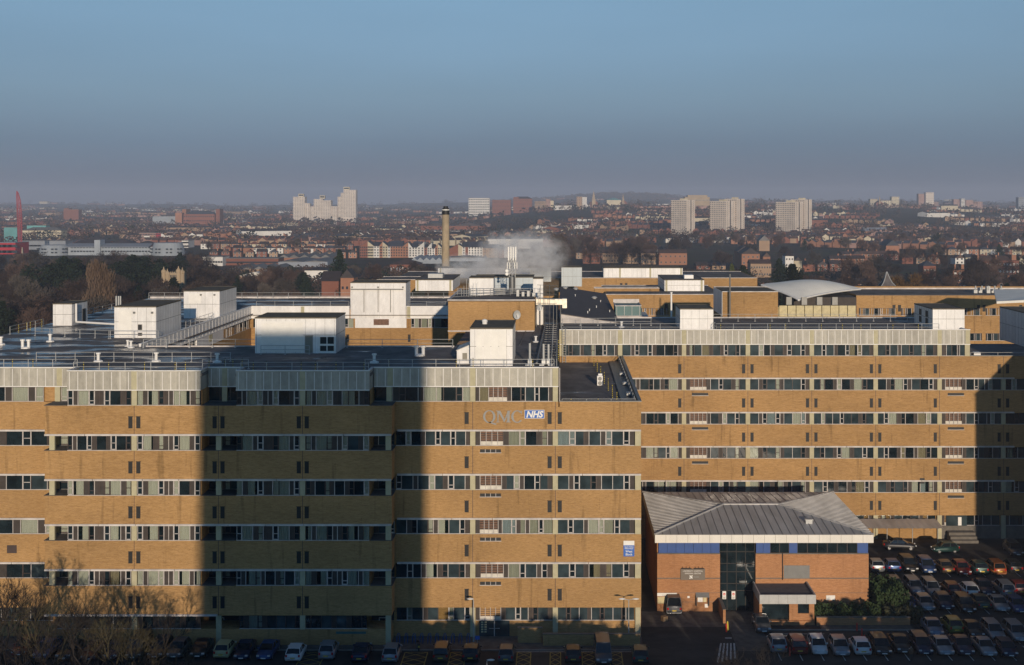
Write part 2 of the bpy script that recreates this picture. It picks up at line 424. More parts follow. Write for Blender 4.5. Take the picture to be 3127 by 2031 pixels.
for z1, z0 in ROWS:
    sunshade(wb, XW+10, -56.8, YA, z1); sunshade(wb, -56.66, -18.45, YB, z1); sunshade(wb, -18.2, XE, YA, z1)
sunshade(wb, -56.66, -37.6, YB, GRD[0]-.02)
# vent slot under each stair window
for zt, zb in bands[1:]:
    mb = MB(); mb.box(-8.9, -6.55, YA-.012, YA+.01, zt-.75, zt-.38, 0); mb.box(-8.95, -6.5, YA-.06, YA, zt-.8, zt-.74, 1)
    for k in range(1, 4): mb.box(-8.9+.59*k-.03, -8.9+.59*k+.03, YA-.03, YA, zt-.75, zt-.38, 2)
    mb.build('vent_slot', ['black', 'sunshade_white', 'frame_pale'], wb)
mb = MB(); mb.box(-62.0, -60.9, YA-.012, YA, H(-39.6), H(-38.7)); mb.build('wall_grille', ['frame_dark'], wb)
# ground storey
window(wb, XW+12, -56.9, YA+.2, GRD[0], GRD[1], 'WpWpWpWpWpWp', pale=.1)
window(wb, -55.4, -47.1, YB+.2, GRD[0], GRD[1], 'pWpWWpWp', pale=.1); window(wb, -46.5, -39.5, YB+.2, GRD[0], GRD[1], 'pWpWWpWp', pale=.1)
window(wb, -35.3, -28.56, YB+.2, GRD[0], GRD[1], 'npcnpWWWn', pale=.1); window(wb, -27.98, -21.2, YB+.2, GRD[0], GRD[1], 'nWWpWpWn', pale=.1)
window(wb, -18.3, -10.03, YA+.3, GRD[0], GRD[1], 'WnWpWgnWn', teal=.8, pale=.5); window(wb, -9.42, -.76, YA+.3, GRD[0], GRD[1], 'pGpWnwpnWp', teal=.9, pale=.5)
window(wb, -.18, 8.45, YA+.3, GRD[0], GRD[1], 'WnWWpWnWWnW', teal=.9, pale=.5)
for i, (a, b) in enumerate(((-39.4, -35.4), (-21.1, -18.6))):
    mb = MB(); mb.box(a, b, YA+.36, YA+.39, 0.0, GRD[0], 0); mb.box(a+.8, a+1.7, YA+.3, YA+.36, 0, 2.2, 1); mb.box(a+.9, a+1.6, YA+.28, YA+.3, .3, 2.1, 2)
    mb.build('entrance_door', ['black', 'frame_pale', 'glass_dark'], wb)
mb = MB(); mb.box(-9.0, -5.6, YA+.3, YA+.36, 0, 1.85, 0); mb.box(-7.35, -7.25, YA+.26, YA+.3, 0, 1.85, 1); mb.box(-7.9, -6.7, YA+.24, YA+.27, .95, 1.0, 1)
for q in range(5):
    for p in range(2): mb.box(-8.8+p*.38, -8.55+p*.38, YA+.27, YA+.3, .5+q*.27, .66+q*.27, 2)
mb.build('entrance_door', ['glass_teal', 'frame_pale', 'cream_panel'], wb)
# top storey parapets, roof
parapet(wb, XW, -54.3, YA, cols=(-56.1,)); parapet(wb, -54.2, -39.5, YB, cols=(-46.81,)); parapet(wb, -39.4, -35.7, YA, cols=(-37.54,))
parapet(wb, -35.6, -20.9, YB, cols=(-28.27,)); parapet(wb, -20.8, -.1, YA, cols=(-18.99, -9.72, -.45))
for x, s in ((-54.2, 1), (-39.5, -1), (-35.6, 1), (-20.9, -1)):
    mb = MB(); a, b = (x, x+.2) if s > 0 else (x-.2, x)
    mb.box(a, b, YB+.25, YA+.3, TOPW[0], PAR, 0); mb.box(a-.04, b+.04, YB+.3, YA+.35, PAR, PAR+.09, 1); mb.build('parapet_return', ['parapet_panel', 'sunshade_white'], wb)
    mb = MB(); mb.box(a+.03*s, b+.03*s, YB+.3, YA+.3, TOPW[1], TOPW[0]); mb.build('glazed_return', ['glass_dark'], wb)
mb = MB(); mb.box(-.1, .02, YA, 170, TOPW[1]-.6, PAR+.05, 0); mb.box(.02, .08, YA-.05, YA+.12, TOPW[1]-.05, PAR, 1); mb.build('end_wall', ['panel_brown', 'sunshade_white'], wb)
roofplane(wb, [(XW, YA+.2), (-54.3, YA+.2), (-54.3, YB+.2), (-39.4, YB+.2), (-39.4, YA+.2), (-35.7, YA+.2), (-35.7, YB+.2), (-20.8, YB+.2), (-20.8, YA+.2), (-.1, YA+.2), (-.1, 170), (XW, 170)], ROOF)
roofplane(wb, [(.03, YA+.4), (XE-.3, YA+.4), (XE-.3, 189.0), (.03, 189.0)], H(-23.5))
mb = MB(); mb.box(.05, XE+.05, YA-.05, YA+.3, H(-22.6), H(-22.5)); mb.box(XE-.35, XE+.06, YA+.3, 189, H(-22.6), H(-22.52)); mb.box(7.2, XE-.3, YA+.5, 189, H(-23.5), H(-23.3)); mb.build('coping', ['galv_dark'], wb)
mb = MB(); mb.box(-53.9, -13.7, 169.9, 170.15, ROOF, ROOF+.16); mb.box(XW, -54.5, 169.8, 170.0, ROOF-.2, ROOF); mb.build('roof_kerb', ['sunshade_white'], wb)
for pts, mk in (([(XW+10, 147.6), (-54.6, 147.6)], 3), ([(-54.0, 144.9), (-39.7, 144.9)], 5), ([(-40.4, 147.6), (-35.2, 147.6)], 4), ([(-35.4, 144.9), (-21.2, 144.9)], 6), ([(-22, 147.6), (-.6, 147.6)], 4)):
    railing(wb, pts, ROOF, markers=mk)
railing(wb, [(-62, 154.5), (-39, 154.5)], ROOF, step=2.2); railing(wb, [(-53.9, 168.9), (-39, 168.9)], ROOF); railing(wb, [(-37, 161.6), (-31, 161.6)], ROOF); railing(wb, [(-27.5, 168.8), (-13.8, 168.8)], ROOF, step=4)
railing(wb, [(-.3, 147.8), (-.3, 169.5)], ROOF, step=1.6, markers=4); railing(wb, [(.3, YA+.7), (8.6, YA+.7)], H(-23.5), step=2.6, markers=3); railing(wb, [(8.6, YA+.7), (8.6, 188.5)], H(-23.5), step=2.6)
for k in range(13): marker(wb, 6.6 - .14*k + (k % 2)*.25, 149 + 3.0*k, H(-23.5))
for k in range(3): 
    mb = MB(); mb.box(8.0, 8.6, 155+9*k, 156.2+9*k, H(-23.2), H(-22.9)); mb.build('roof_vent', ['galv'], wb)
# lettering and signs on the wall
sg = thing('wall_lettering', 'big grey metal letters QMC high on the brick wall', 'sign', (-6.3, YA, H(-24.9)))
def ring(mb, cx, cz, rx, rz, th_h, th_v, a0, a1, y, n=28):
    vs = []
    for k in range(n+1):
        a = a0+(a1-a0)*k/n; c, s_ = math.cos(a), math.sin(a); vs += [(cx+rx*c, cz+rz*s_), (cx+(rx-th_h)*c, cz+(rz-th_v)*s_)]
    for k in range(n):
        q = [vs[2*k], vs[2*k+1], vs[2*k+3], vs[2*k+2]]; mb.add([(x, y, z) for x, z in q]+[(x, y+.08, z) for x, z in q], [(0,1,2,3), (7,6,5,4), (0,4,5,1), (1,5,6,2), (2,6,7,3), (3,7,4,0)])
def stroke(mb, pts, y):
    n = len(pts); mb.add([(x, y, z) for x, z in pts]+[(x, y+.08, z) for x, z in pts], [tuple(range(n)), tuple(range(n, 2*n))[::-1]]+[(i, n+i, n+(i+1) % n, (i+1) % n) for i in range(n)])
yl_ = YA-.14; b0, b1 = H(-24.9), H(-23.6)
mb = MB(); ring(mb, -7.86, (b0+b1)/2, .7, .72, .26, .1, 0, 2*math.pi, yl_); stroke(mb, [(-8.0, b0+.02), (-7.2, b0-.28), (-6.98, b0-.2), (-7.2, b0-.1), (-7.75, b0+.06)], yl_); mb.build('letter_q', ['sign_grey'], sg)
mb = MB(); stroke(mb, [(-6.95, b0+.05), (-6.83, b0+.05), (-6.78, b1), (-6.95, b1)], yl_); stroke(mb, [(-6.93, b1), (-6.62, b1), (-6.1, b0+.28), (-6.2, b0+.02)], yl_+.005); stroke(mb, [(-5.78, b1), (-5.62, b1), (-6.14, b0+.02), (-6.22, b0+.1)], yl_+.01); stroke(mb, [(-5.86, b0+.05), (-5.58, b0+.05), (-5.55, b1), (-5.83, b1)], yl_+.015)
for xa_, xb_, zz_ in ((-7.12, -6.7, b0), (-5.98, -5.45, b0), (-7.1, -6.85, b1-.06), (-5.8, -5.4, b1-.06)): mb.box(xa_, xb_, yl_-.01, yl_+.07, zz_, zz_+.07)
mb.build('letter_m', ['sign_grey'], sg)
mb = MB(); ring(mb, -4.72, (b0+b1)/2, .68, .7, .26, .1, .75, 2*math.pi-.7, yl_); stroke(mb, [(-4.28, b1+.02), (-4.2, b1+.02), (-4.2, b1-.42), (-4.28, b1-.3)], yl_+.01); mb.build('letter_c', ['sign_grey'], sg)
s2 = thing('logo_sign', 'blue sign with white italic NHS letters beside the grey letters', 'sign', (-3.0, YA, H(-24.3)))
mb = MB(); mb.box(-3.86, -1.72, YA-.08, YA-.005, H(-24.44), H(-23.55)); mb.build('board', ['sign_blue'], s2)
mb = MB(); mb.box(-3.9, -1.68, YA-.06, YA-.01, H(-24.48), H(-23.51)); mb.build('border', ['sign_white'], s2)
text(None, 'NHS', .98, -2.82, YA-.085, H(-24.33), ['sign_white'], s2, shear=.25, bold=.035, ext=.01, font_w=.95)
s3 = thing('building_sign', 'tall blue and white sign reading West Block near the end of the brick wall', 'sign', (7.9, YA, H(-39)))
mb = MB(); mb.box(7.2, 8.42, YA-.07, YA-.005, H(-39.95), H(-38.7)); mb.build('board', ['sign_blue'], s3)
mb = MB(); mb.box(7.2, 8.42, YA-.07, YA-.005, H(-38.7), H(-38.2)); mb.build('header_panel', ['sign_white'], s3)
for tx, sz, zz in (("Queen's Medical", .15, -38.93), ("Centre Campus", .15, -39.12), ("West", .34, -39.5), ("Block", .34, -39.83)):
    text(None, tx, sz, 7.81, YA-.075, H(zz), ['sign_white'], s3, bold=.004, ext=.004)
mb = MB(); mb.box(-24.6, -21.3, YB+.05, YB+.1, 1.35, 1.6); tag(mb.build('name_board', ['teal_sheet']), 'long narrow blue name board on the dark plinth left of the shadowed doorway', 'sign')

# ------------------------------------------------------------------ east block
YE = 189.1
eb = thing('hospital_block', 'rear right buff brick hospital block under a long pale parapet', 'hospital block', (40, 200, 0))
wall = MB(); wall.box(.05, 59.6, YE+.45, 211.8, H(-22.6), ROOF-.32); wall.box(XE, 105, YE+.45, 211.8, 0, H(-23.85)); wall.box(.05, XE, YE, YE+.45, H(-23.5), TOPW[1])
for zt, zb in bands: wall.box(XE, 105, YE, YE+.45, zb, zt)
wall.box(XE, 105, YE+.3, YE+.45, 0, GRD[1])
wall.build('wall', ['buff_brick'], eb)
j_ = MB()
EJ = [8.82+9.27*k for k in range(0, 9)]
for x in EJ[1:]:
    for zt, zb in bands: j_.box(x-.03, x+.03, YE-.006, YE, zb, zt)
j_.build('movement_joint', ['frame_dark'], eb)
for i, x in enumerate(EJ[1:]):
    for li, (zt, zb) in enumerate(bands):
        slit(eb, x-.62, YE, zt)
        if i in (1, 2, 3, 5, 6): slit(eb, x+.6, YE, zt)
for lvl, (z1, z0) in enumerate([TOPW]+ROWS):
    xs = [-.1]+EJ if lvl == 0 else EJ
    for i, (a, b) in enumerate(zip(xs[:-1], xs[1:])):
        k = i - 1 if lvl == 0 else i        # bay number from joint 8.82
        if lvl == 0 and a > 54: window(eb, a+.33, 58.9, YE+.1, z1, z0, 'ppWWpW', pale=.3); break
        if a > 75: break
        stair = k in (1, 5)
        if lvl == 2 and k == 3: p = 'WnWWnWWpnW'
        else: p = randpat(PAT_B, curt=(.1, .15, .3, .55, .4)[lvl])
        if stair: p = ('pGp' if lvl else 'pkWtp') + R.choice(('WnWpnw', 'WpnWnw', 'WnwpnW'))
        window(eb, a+.33, b-.33, YE+.1, z1, z0, p, teal=.8, pale=.55)
columns(eb, EJ[1:6]+[.25, EJ[0]], YE, [TOPW], .32); columns(eb, [59.2], YE, [TOPW], .36); columns(eb, EJ[1:], YE, ROWS, .32)
columns(eb, EJ[2:], YE, [(GRD[0], 0)], .32)
for z1, z0 in ROWS: sunshade(eb, XE+.6, 66, YE, z1)
for x in (18.9, 56.0):
    for zt, zb in bands[1:]:
        mb = MB(); mb.box(x+.35, x+2.7, YE-.012, YE+.01, zt-.75, zt-.38, 0); mb.box(x+.3, x+2.75, YE-.06, YE, zt-.8, zt-.74, 1); mb.build('vent_slot', ['black', 'sunshade_white'], eb)
for a, b, p in ((27.7, 36.2, 'pknkpWWpnW'), (36.8, 45.5, 'ckpWWpnWkp'), (46.1, 54.7, 'knkpWWWpkW'), (55.4, 64.0, 'pGpWnpWW'), (64.8, 73.3, 'pWpWpWpWp')):
    window(eb, a, b, YE+.3, GRD[0], GRD[1], p, teal=.6, pale=.4)
for x0, x1, z0, z1 in ((23.5, 24.9, -43.2, -44.3), (52.3, 53.0, -40.3, -41.1)):
    mb = MB(); mb.box(x0, x1, YE-.02, YE, H(z1), H(z0)); mb.build('wall_grille', ['shelf_brick' if z0 < -43 else 'black'], eb)
parapet(eb, .05, 59.6, YE, cols=[.3]+EJ[:6]+[59.25], step=.93)
mb = MB(); mb.box(59.4, 59.6, YE+.25, 211.8, TOPW[0], PAR, 0); mb.build('parapet_return', ['white_cladding'], eb)
roofplane(eb, [(.05, YE+.2), (59.5, YE+.2), (59.5, 211.8), (.05, 211.8)], ROOF); roofplane(eb, [(59.6, YE+.2), (105, YE+.2), (105, 211.8), (59.6, 211.8)], H(-23.3))
mb = MB(); mb.box(59.6, 105, YE-.03, YE+.3, H(-22.6), H(-22.5)); mb.build('coping', ['galv_dark'], eb)
mb = MB(); mb.box(.3, 59, 211.5, 211.8, ROOF, ROOF+.18); mb.build('roof_kerb', ['sunshade_white'], eb)
railing(eb, [(.3, 190.2), (17.6, 190.2)], ROOF); railing(eb, [(22.9, 190.2), (55.4, 190.2)], ROOF, markers=8); railing(eb, [(22.9, 190.2), (22.9, 206)], ROOF); railing(eb, [(22.9, 206), (55, 206)], ROOF); railing(eb, [(60, 190.2), (80, 190.2)], H(-23.3), step=4)
railing(eb, [(.5, 199), (14, 199)], ROOF)
mb = MB(); mb.box(61.4, 62.4, 193, 194, H(-23.3), H(-22.5)); tag(mb.build('vent_box', ['white_paint']), 'small white vent box on the lower roof right of the pale parapet', 'roof vent')
# cycle shelter canopy, door and steps at the foot of the block
cn = thing('shelter_canopy', 'low grey corrugated lean-to canopy on thin posts in front of the far brick block', 'canopy', (38, 186, 0))
mb = MB(); n = 60
vs = []
for i in range(n+1):
    x = 27 + 27.5*i/n; dz = .05*(i % 2); vs += [(x, 188.6, 3.0+dz), (x, 184.8, 2.6+dz)]
mb.add(vs, [(2*i, 2*i+1, 2*i+3, 2*i+2) for i in range(n)]); mb.add([(x, y, z-.04) for x, y, z in vs], [(2*i, 2*i+2, 2*i+3, 2*i+1) for i in range(n)]); mb.build('canopy_roof', ['zinc'], cn)
for k in range(8):
    mb = MB(); mb.tube((28.5+3.6*k, 184.9, 0), (28.5+3.6*k, 184.9, 2.6), .05, 6); mb.build('post', ['galv'], cn)
mb = MB(); mb.box(56.2, 59.2, YE+.2, YE+.3, 1.2, 3.4, 0); mb.box(57.9, 58.4, YE+.14, YE+.2, 1.9, 3.1, 1); mb.box(56.2, 60, YE-2.6, YE+.2, 0, .4, 2); mb.box(56.2, 60, YE-1.9, YE+.2, .4, .8, 2); mb.box(56.2, 60, YE-1.2, YE+.2, .8, 1.2, 2)
mb.build('entrance_door', ['glass_teal', 'sign_white', 'grey_render'], eb)
mb = MB(); mb.box(55, 74, YE+.1, YE+.3, 0, GRD[1]); mb.build('plinth', ['grey_render'], eb)
mb = MB(); mb.box(72.2, 73.8, YE-.05, YE+.05, 2.2, 3.2); tag(mb.build('notice', ['sign_white']), 'white notice board on the grey plinth in the shaded right end of the far block', 'sign')

# ------------------------------------------------------------------ rest of the complex round the courtyard
def lwindow_row(par, Xw, y0, y1, pats, M):
    pass
nb = thing('hospital_wing', 'hospital wing across the courtyard with white panels over buff brick and a wet flat roof', 'hospital wing', (-40, 240, 0))
YN = 231.0
mb = MB(); mb.box(-80, -16.2, YN+.4, 255, 0, ROOF-.32); mb.box(-54.6, -16.2, YN, YN+.4, H(-30), TOPW[1]); mb.build('wall', ['buff_brick'], nb)
parapet(nb, -54.6, -37.2, YN, mat_='white_cladding', cols=(-45.5,), step=2.4); parapet(nb, -27.1, -16.2, YN, mat_='white_cladding', cols=(-26.7,), step=2.4)
mb = MB(); mb.box(-36.2, -27.1, YN-.04, YN+.3, TOPW[1], TOPW[0]); mb.box(-32.9, -30.2, YN-.07, YN-.03, H(-22.1), H(-21.05), 1); mb.build('white_panelling', ['white_cladding', 'shelf_brick'], nb)
window(nb, -54.3, -46, YN+.1, *TOPW, 'WpnWWpnW'); window(nb, -45, -36.5, YN+.1, *TOPW, 'WpWnWpnk'); window(nb, -26.3, -16.3, YN+.1, *TOPW, 'nkpgnpgWpWWp', pale=.9)
for x in (-37.5, -26.6): slit(nb, x, YN, TOPW[1])
roofplane(nb, [(-80, YN+.2), (-16.2, YN+.2), (-16.2, 255), (-80, 255)], ROOF)
mb = MB(); mb.box(-80, -16.2, 254.7, 255, ROOF, ROOF+.3); mb.build('roof_kerb', ['sunshade_white'], nb)
mb = MB(); mb.box(-54.6, -16.2, YN-.35, YN-.12, TOPW[0]+.55, TOPW[0]+.65); mb.build('window_rail', ['frame_dark'], nb)
railing(nb, [(-80, 254), (-16.5, 254)], ROOF, r=.035, step=3); railing(nb, [(-54, 232.3), (-37.5, 232.3)], ROOF, r=.03, step=3); railing(nb, [(-27, 232.3), (-17, 232.3)], ROOF, r=.03, step=3)
lk = thing('hospital_wing', 'wing at left with white panelled side wall running away behind the flat roof', 'hospital wing', (-66, 200, 0))
mb = MB(); mb.box(-79, -55.0, 170, YN+.4, 0, ROOF-.32); mb.box(-55, -54.6, 170, YN, H(-30), TOPW[1]); mb.build('wall', ['buff_brick'], lk)
ML = Matrix(((0, -1, 0, -54.6), (1, 0, 0, 0), (0, 0, 1, 0), (0, 0, 0, 1)))
parapet(lk, 170.1, YN, 0, M=ML, mat_='white_cladding', step=1.9)
window(lk, 171, 180, .1, *TOPW, 'WpWnWpcpWp', M=ML); window(lk, 180.6, 196, .1, *TOPW, 'pcpkpkpcpkpcpkpW', M=ML, pale=.9); window(lk, 212, 230.5, .1, *TOPW, 'WpknWpkncpWpk', M=ML, pale=.9)
mb = MB(ML); mb.box(196.2, 211.8, -.04, .2, TOPW[1], TOPW[0], 0); mb.box(203, 205, -.06, -.03, TOPW[1]+.5, TOPW[0]-.1, 1); mb.box(170.2, 230.9, -.35, -.12, TOPW[0]+.75, TOPW[0]+.85, 2); mb.build('white_panelling', ['white_cladding', 'cream_panel', 'frame_dark'], lk)
roofplane(lk, [(-79, 170), (-54.8, 170), (-54.8, YN+.2), (-79, YN+.2)], ROOF)
railing(lk, [(-55.6, 194), (-55.6, 209)], ROOF, r=.03); railing(lk, [(-78.4, 186), (-78.4, 198)], ROOF, r=.03, markers=4); railing(lk, [(-78.4, 206), (-77.5, 230)], ROOF, r=.03, step=3.5)
railing(lk, [(-74, 184), (-62, 180)], ROOF, r=.03); railing(lk, [(-62.2, 180), (-55.4, 180)], ROOF, r=.03)
sp = thing('hospital_wing', 'spine wing with a tall brick plant storey in the middle of the roofs', 'hospital wing', (-8, 200, 0))
mb = MB(); mb.box(-13.6, -.1, 170, 190.4, 0, ROOF-.32); mb.box(-16.2, -.1, 190.4, 300, 0, ROOF-.32); mb.box(-16.2, -3.6, 190, 214, ROOF-.3, H(-14.75))
mb.box(-16.2, -.1, 255, 315, ROOF-.32, H(-18.7)); mb.build('wall', ['buff_brick'], sp)
roofplane(sp, [(-13.6, 170), (-.1, 170), (-.1, 203), (-3.6, 203), (-3.6, 190.2), (-13.6, 190.2)], ROOF); roofplane(sp, [(-3.5, 203), (-.1, 203), (-.1, 255), (-16, 255), (-16, 214.2), (-3.5, 214.2)], ROOF)
roofplane(sp, [(-16, 190.3), (-3.8, 190.3), (-3.8, 213.8), (-16, 213.8)], H(-14.6), 'roof_dry')
mb = MB(); mb.box(-16.3, -3.5, 189.9, 190.3, H(-14.6), H(-14.45)); mb.box(-16.3, -16.0, 190.3, 214, H(-14.6), H(-14.45)); mb.box(-16.25, -3.55, 189.85, 190.1, ROOF-.02, ROOF+.14); mb.build('coping', ['sunshade_white'], sp)
mb = MB()
for k in range(4): mb.tube((-6.5+k*1.3, 170.2+k, ROOF+.1), (-6.0+k*1.3, 200, ROOF+.1), .04, 5)
mb.tube((-2.6, 150, ROOF+.35), (-2.1, 200, ROOF+.35), .12, 6)
for k in range(16): mb.box(-2.0, -.4, 152+3*k, 152.12+3*k, ROOF+.3, ROOF+.36)
mb.build('roof_pipes', ['galv_dark'], sp)
mb = MB()
for k in range(17): mb.tube((-.9, 150+2.8*k, ROOF), (-.9, 150+2.8*k, ROOF+1.1), .035, 5)
for zz in (.35, .7, 1.05): mb.tube((-.9, 150, ROOF+zz), (-.9, 196, ROOF+zz), .03, 5)
for k in range(22): mb.tube((-.9, 150+2*k, ROOF+.1), (-.9, 151.4+2*k, ROOF+1.1), .025, 4)
mb.build('cable_tray', ['galv'], sp)
# ------------------------------------------------------------------ rooftop plant rooms
def plant_room(label, x0, x1, y0, y1, z0, z1, door=None, louvres=None, clad='white_cladding', front_cols=(), extra=None, roofm='roof_felt', step=1.22, belt=True, lamps=()):
    t = thing('plant_room', label, 'plant room', ((x0+x1)/2, (y0+y1)/2, z0))
    mb = MB(); mb.box(x0, x1, y0, y1, z0, z1, 0)
    k = math.ceil(x0/step)
    while k*step < x1-.05: mb.box(k*step-.012, k*step+.012, y0-.012, y0, z0+.05, z1-.1, 1); k += 1
    k = math.ceil(y0/step)
    for xx in (x0-.012, x1):
        k = math.ceil(y0/step)
        while k*step < y1-.05: mb.box(xx, xx+.012, k*step-.012, k*step+.012, z0+.05, z1-.1, 1); k += 1
    if belt:
        zm = z0+(z1-z0)*.52; mb.box(x0-.02, x1+.02, y0-.02, y0, zm-.025, zm+.025, 1); mb.box(x1, x1+.02, y0, y1, zm-.025, zm+.025, 1); mb.box(x0-.02, x0, y0, y1, zm-.025, zm+.025, 1)
    mb.build('wall', [clad, 'galv_dark'], t)
    mb = MB(); mb.box(x0+.12, x1-.12, y0+.12, y1-.12, z1, z1+.05, 0); mb.build('roof', [roofm], t)
    mb = MB()
    for a in ((x0-.05, x1+.05, y0-.05, y0+.12), (x0-.05, x1+.05, y1-.12, y1+.05), (x0-.05, x0+.12, y0+.12, y1-.12), (x1-.12, x1+.05, y0+.12, y1-.12)): mb.box(*a, z1-.06, z1+.1)
    mb.build('roof_edge', ['roof_felt'], t)
    if louvres:
        for a, b, c, d in louvres:
            mb = MB(); mb.box(a, b, y0-.03, y0-.012, c, d, 0)
            n = int((d-c)/.12)
            for q in range(n): mb.box(a, b, y0-.06, y0-.03, c+q*.12, c+q*.12+.06, 1)
            mb.build('louvre_panel', ['white_paint', 'sign_white'], t)
    if door:
        for a, b, c, d, mt in door:
            mb = MB(); mb.box(a, b, y0-.05, y0-.013, c, d, 0); mb.box(a-.06, a, y0-.06, y0-.013, c, d+.06, 1); mb.box(b, b+.06, y0-.06, y0-.013, c, d+.06, 1); mb.box(a, b, y0-.06, y0-.013, d, d+.06, 1)
            mb.build('door' if d-c > 1.3 else 'vent_opening', [mt, 'sunshade_white'], t)
    for x in front_cols:
        mb = MB(); mb.box(x-.2, x+.2, y0-.05, y0, z0, z1); mb.build('pilaster', ['column_paint'], t)
    for x, z in lamps:
        mb = MB(); mb.box(x-.13, x+.13, y0-.3, y0-.02, z-.1, z+.15); mb.build('floodlight', ['galv_dark'], t)
    return t
rz = ROOF
a_ = plant_room('smallest white plant room at the far left roof edge with a pipe down its side', -77.2, -74.3, 198.7, 205.2, rz, rz+3.3)
mb = MB(); mb.tube((-73.95, 199.5, rz+3.3), (-73.95, 199.5, rz+.6), .16, 8); mb.tube((-73.95, 199.5, rz+.5), (-63.5, 194.5, rz+.45), .17, 8); mb.tube((-63.5, 194.5, rz+.45), (-63.0, 193.6, rz+.1), .17, 8); mb.build('duct', ['white_paint'], a_)
mb = MB(); mb.box(-74.29, -74.2, 203, 204.2, rz, rz+2.2); mb.build('door', ['black'], a_)
plant_room('white plant room with two floodlights and a small dark window, front left of the white panelled wall', -61.8, -56, 181, 193, rz, rz+4.3, door=[(-58.5, -57.95, rz+1.1, rz+1.85, 'black'), (-58.5, -57.95, rz+.3, rz+.7, 'black')], louvres=[(-61.2, -59.4, rz+.3, rz+4.0)], lamps=((-59.0, rz+3.5), (-56.5, rz+3.5)))
plant_room('white plant room behind the one with floodlights, catching a square shadow', -60.8, -55, 211, 222, rz, rz+4.4, louvres=[(-60, -58, rz+2.4, rz+4.1)], lamps=((-58, rz+3.8), (-55.8, rz+3.8)))
for (x0, y0, y1) in ((-56, 181, 193), (-55, 211, 222)):
    pass
pd = plant_room('wide white plant room with grey door and double doors on the near roof', -38, -27.9, 162.8, 169.9, rz, rz+4.4, door=[(-31.75+.0, -30.8, rz+.05, rz+2.2, 'door_grey')], louvres=[(-37.2, -32.0, rz+.2, rz+4.0)])
for xx in (-29.4, -28.35):
    for zz in (.35, 1.15):
        pass
mb = MB(); mb.box(-29.95, -28.05, 162.7, 162.78, rz+.02, rz+2.2, 0)
for xx in (-29.85, -28.93):
    for z0, z1 in ((.3, .95), (1.2, 2.05)): mb.box(xx, xx+.78, 162.66, 162.7, rz+z0, rz+z1, 1)
mb.build('double_door', ['white_paint', 'black'], pd)
for xx in (-34.5, -31.6, -29.6): pass
pe = plant_room('largest white plant room standing over the courtyard wall', -37, -27.2, 230.95, 238, TOPW[0], H(-14.6), step=2.45, lamps=((-36.7, H(-15.4)), (-32.1, H(-15.4)), (-27.7, H(-15.4))), belt=False)
mb = MB(); mb.box(-36.9, -27.6, 230.5, 230.75, H(-15.8), H(-15.65))
for x in (-34.6, -32.1, -29.9): mb.tube((x, 230.85, H(-15.8)), (x, 230.85, H(-19.8)), .06, 6)
mb.build('drainpipes', ['galv_dark'], pe)
pf = plant_room('tall white louvred plant room at the front roof edge above the grey letters', -10.3, -5.4, 150.5, 160.5, rz, rz+4.3, louvres=[(-9.6, -8.85, rz+.2, rz+4.1), (-8.75, -7.95, rz+.2, rz+4.1), (-7.85, -7.05, rz+.2, rz+4.1), (-6.95, -6.15, rz+.2, rz+4.1)])
mb = MB(); mb.lathe((-8.9, 155.5, rz+4.35), [(.3, 0), (.3, .25), (.36, .3), (.3, .5), (.1, .6)], 12); mb.build('roof_vent', ['white_paint'], pf)
sh = thing('roof_shed', 'small white shed with a sloping grey roof beside the tall louvred plant room', 'shed', (-11.3, 154, rz))
mb = MB(); x0, x1, y0, y1 = -11.95, -10.45, 152, 157
mb.add([(x0,y0,rz),(x1,y0,rz),(x1,y0,rz+2.2),(x0,y0,rz+1.6),(x0,y1,rz),(x1,y1,rz),(x1,y1,rz+2.2),(x0,y1,rz+1.6)], [(0,1,2,3),(5,4,7,6),(4,0,3,7),(1,5,6,2)], 0); mb.build('wall', ['white_cladding'], sh)
mb = MB(); mb.slab([(x0-.1,y0-.1,rz+1.62),(x1,y0-.1,rz+2.28),(x1,y1,rz+2.28),(x0-.1,y1,rz+1.62)], .07); mb.build('roof', ['zinc'], sh)
mb = MB(); mb.box(-11.3, -10.75, y0-.03, y0-.005, rz+.5, rz+1.3); mb.build('hatch', ['door_grey'], sh)
plant_room('white plant room near the middle of the long pale parapet', 17.9, 22.8, 193, 200.6, rz, rz+3.0, step=1.22)
ph = plant_room('white plant room at the right end of the long pale parapet with dark side louvres', 55.3, 60.0, 193, 203, rz-.05, rz+3.0)
mb = MB()
for y in (195.5, 199): 
    for z in (.5, 1.6): mb.box(55.24, 55.28, y, y+1.2, rz+z, rz+z+.9)
mb.build('louvre_panel', ['black'], ph)
plant_room('white clad block cut off by the right edge of the photo', 74, 86, 203, 219, H(-23.3), H(-17.9), step=1.5)
mb = MB(); mb.slab([(74.5, 222, H(-17.2)), (84, 218, H(-16.4)), (92, 235, H(-16)), (80, 240, H(-16.4))], .4); tag(mb.build('canopy_roof', ['dome_white']), 'pale sloping roof corner at the right edge above the white clad block', 'roof')
pk = plant_room('white plant room with a grey side and a box on its roof, right of the dark sloping roof', 21.8, 30, 270, 288, ROOF+.3, H(-16.5), front_cols=(22.2, 29.5), roofm='roof_dry')
mb = MB(); mb.box(26.3, 28.2, 274, 277, H(-16.45), H(-15.7)); mb.build('roof_vent', ['white_paint'], pk)
plant_room('long white plant room far behind with two tan pilasters', 10.8, 30.1, 318, 326, H(-18.8), H(-16.5), front_cols=(14.8, 22.2, 29.7), step=1.0, belt=False)
plant_room('long white plant room behind the steam next to the chimney', -29.6, -7, 318, 324, H(-18.8), H(-16.5), front_cols=(-29, -13), step=1.5, belt=False)
pr = plant_room('white plant room with tan corners and a grey unit on top, left of the antenna mast', -28.9, -21.4, 262, 281, ROOF+.9, H(-16), front_cols=(-28.5, -21.9), roofm='roof_dry', belt=False)
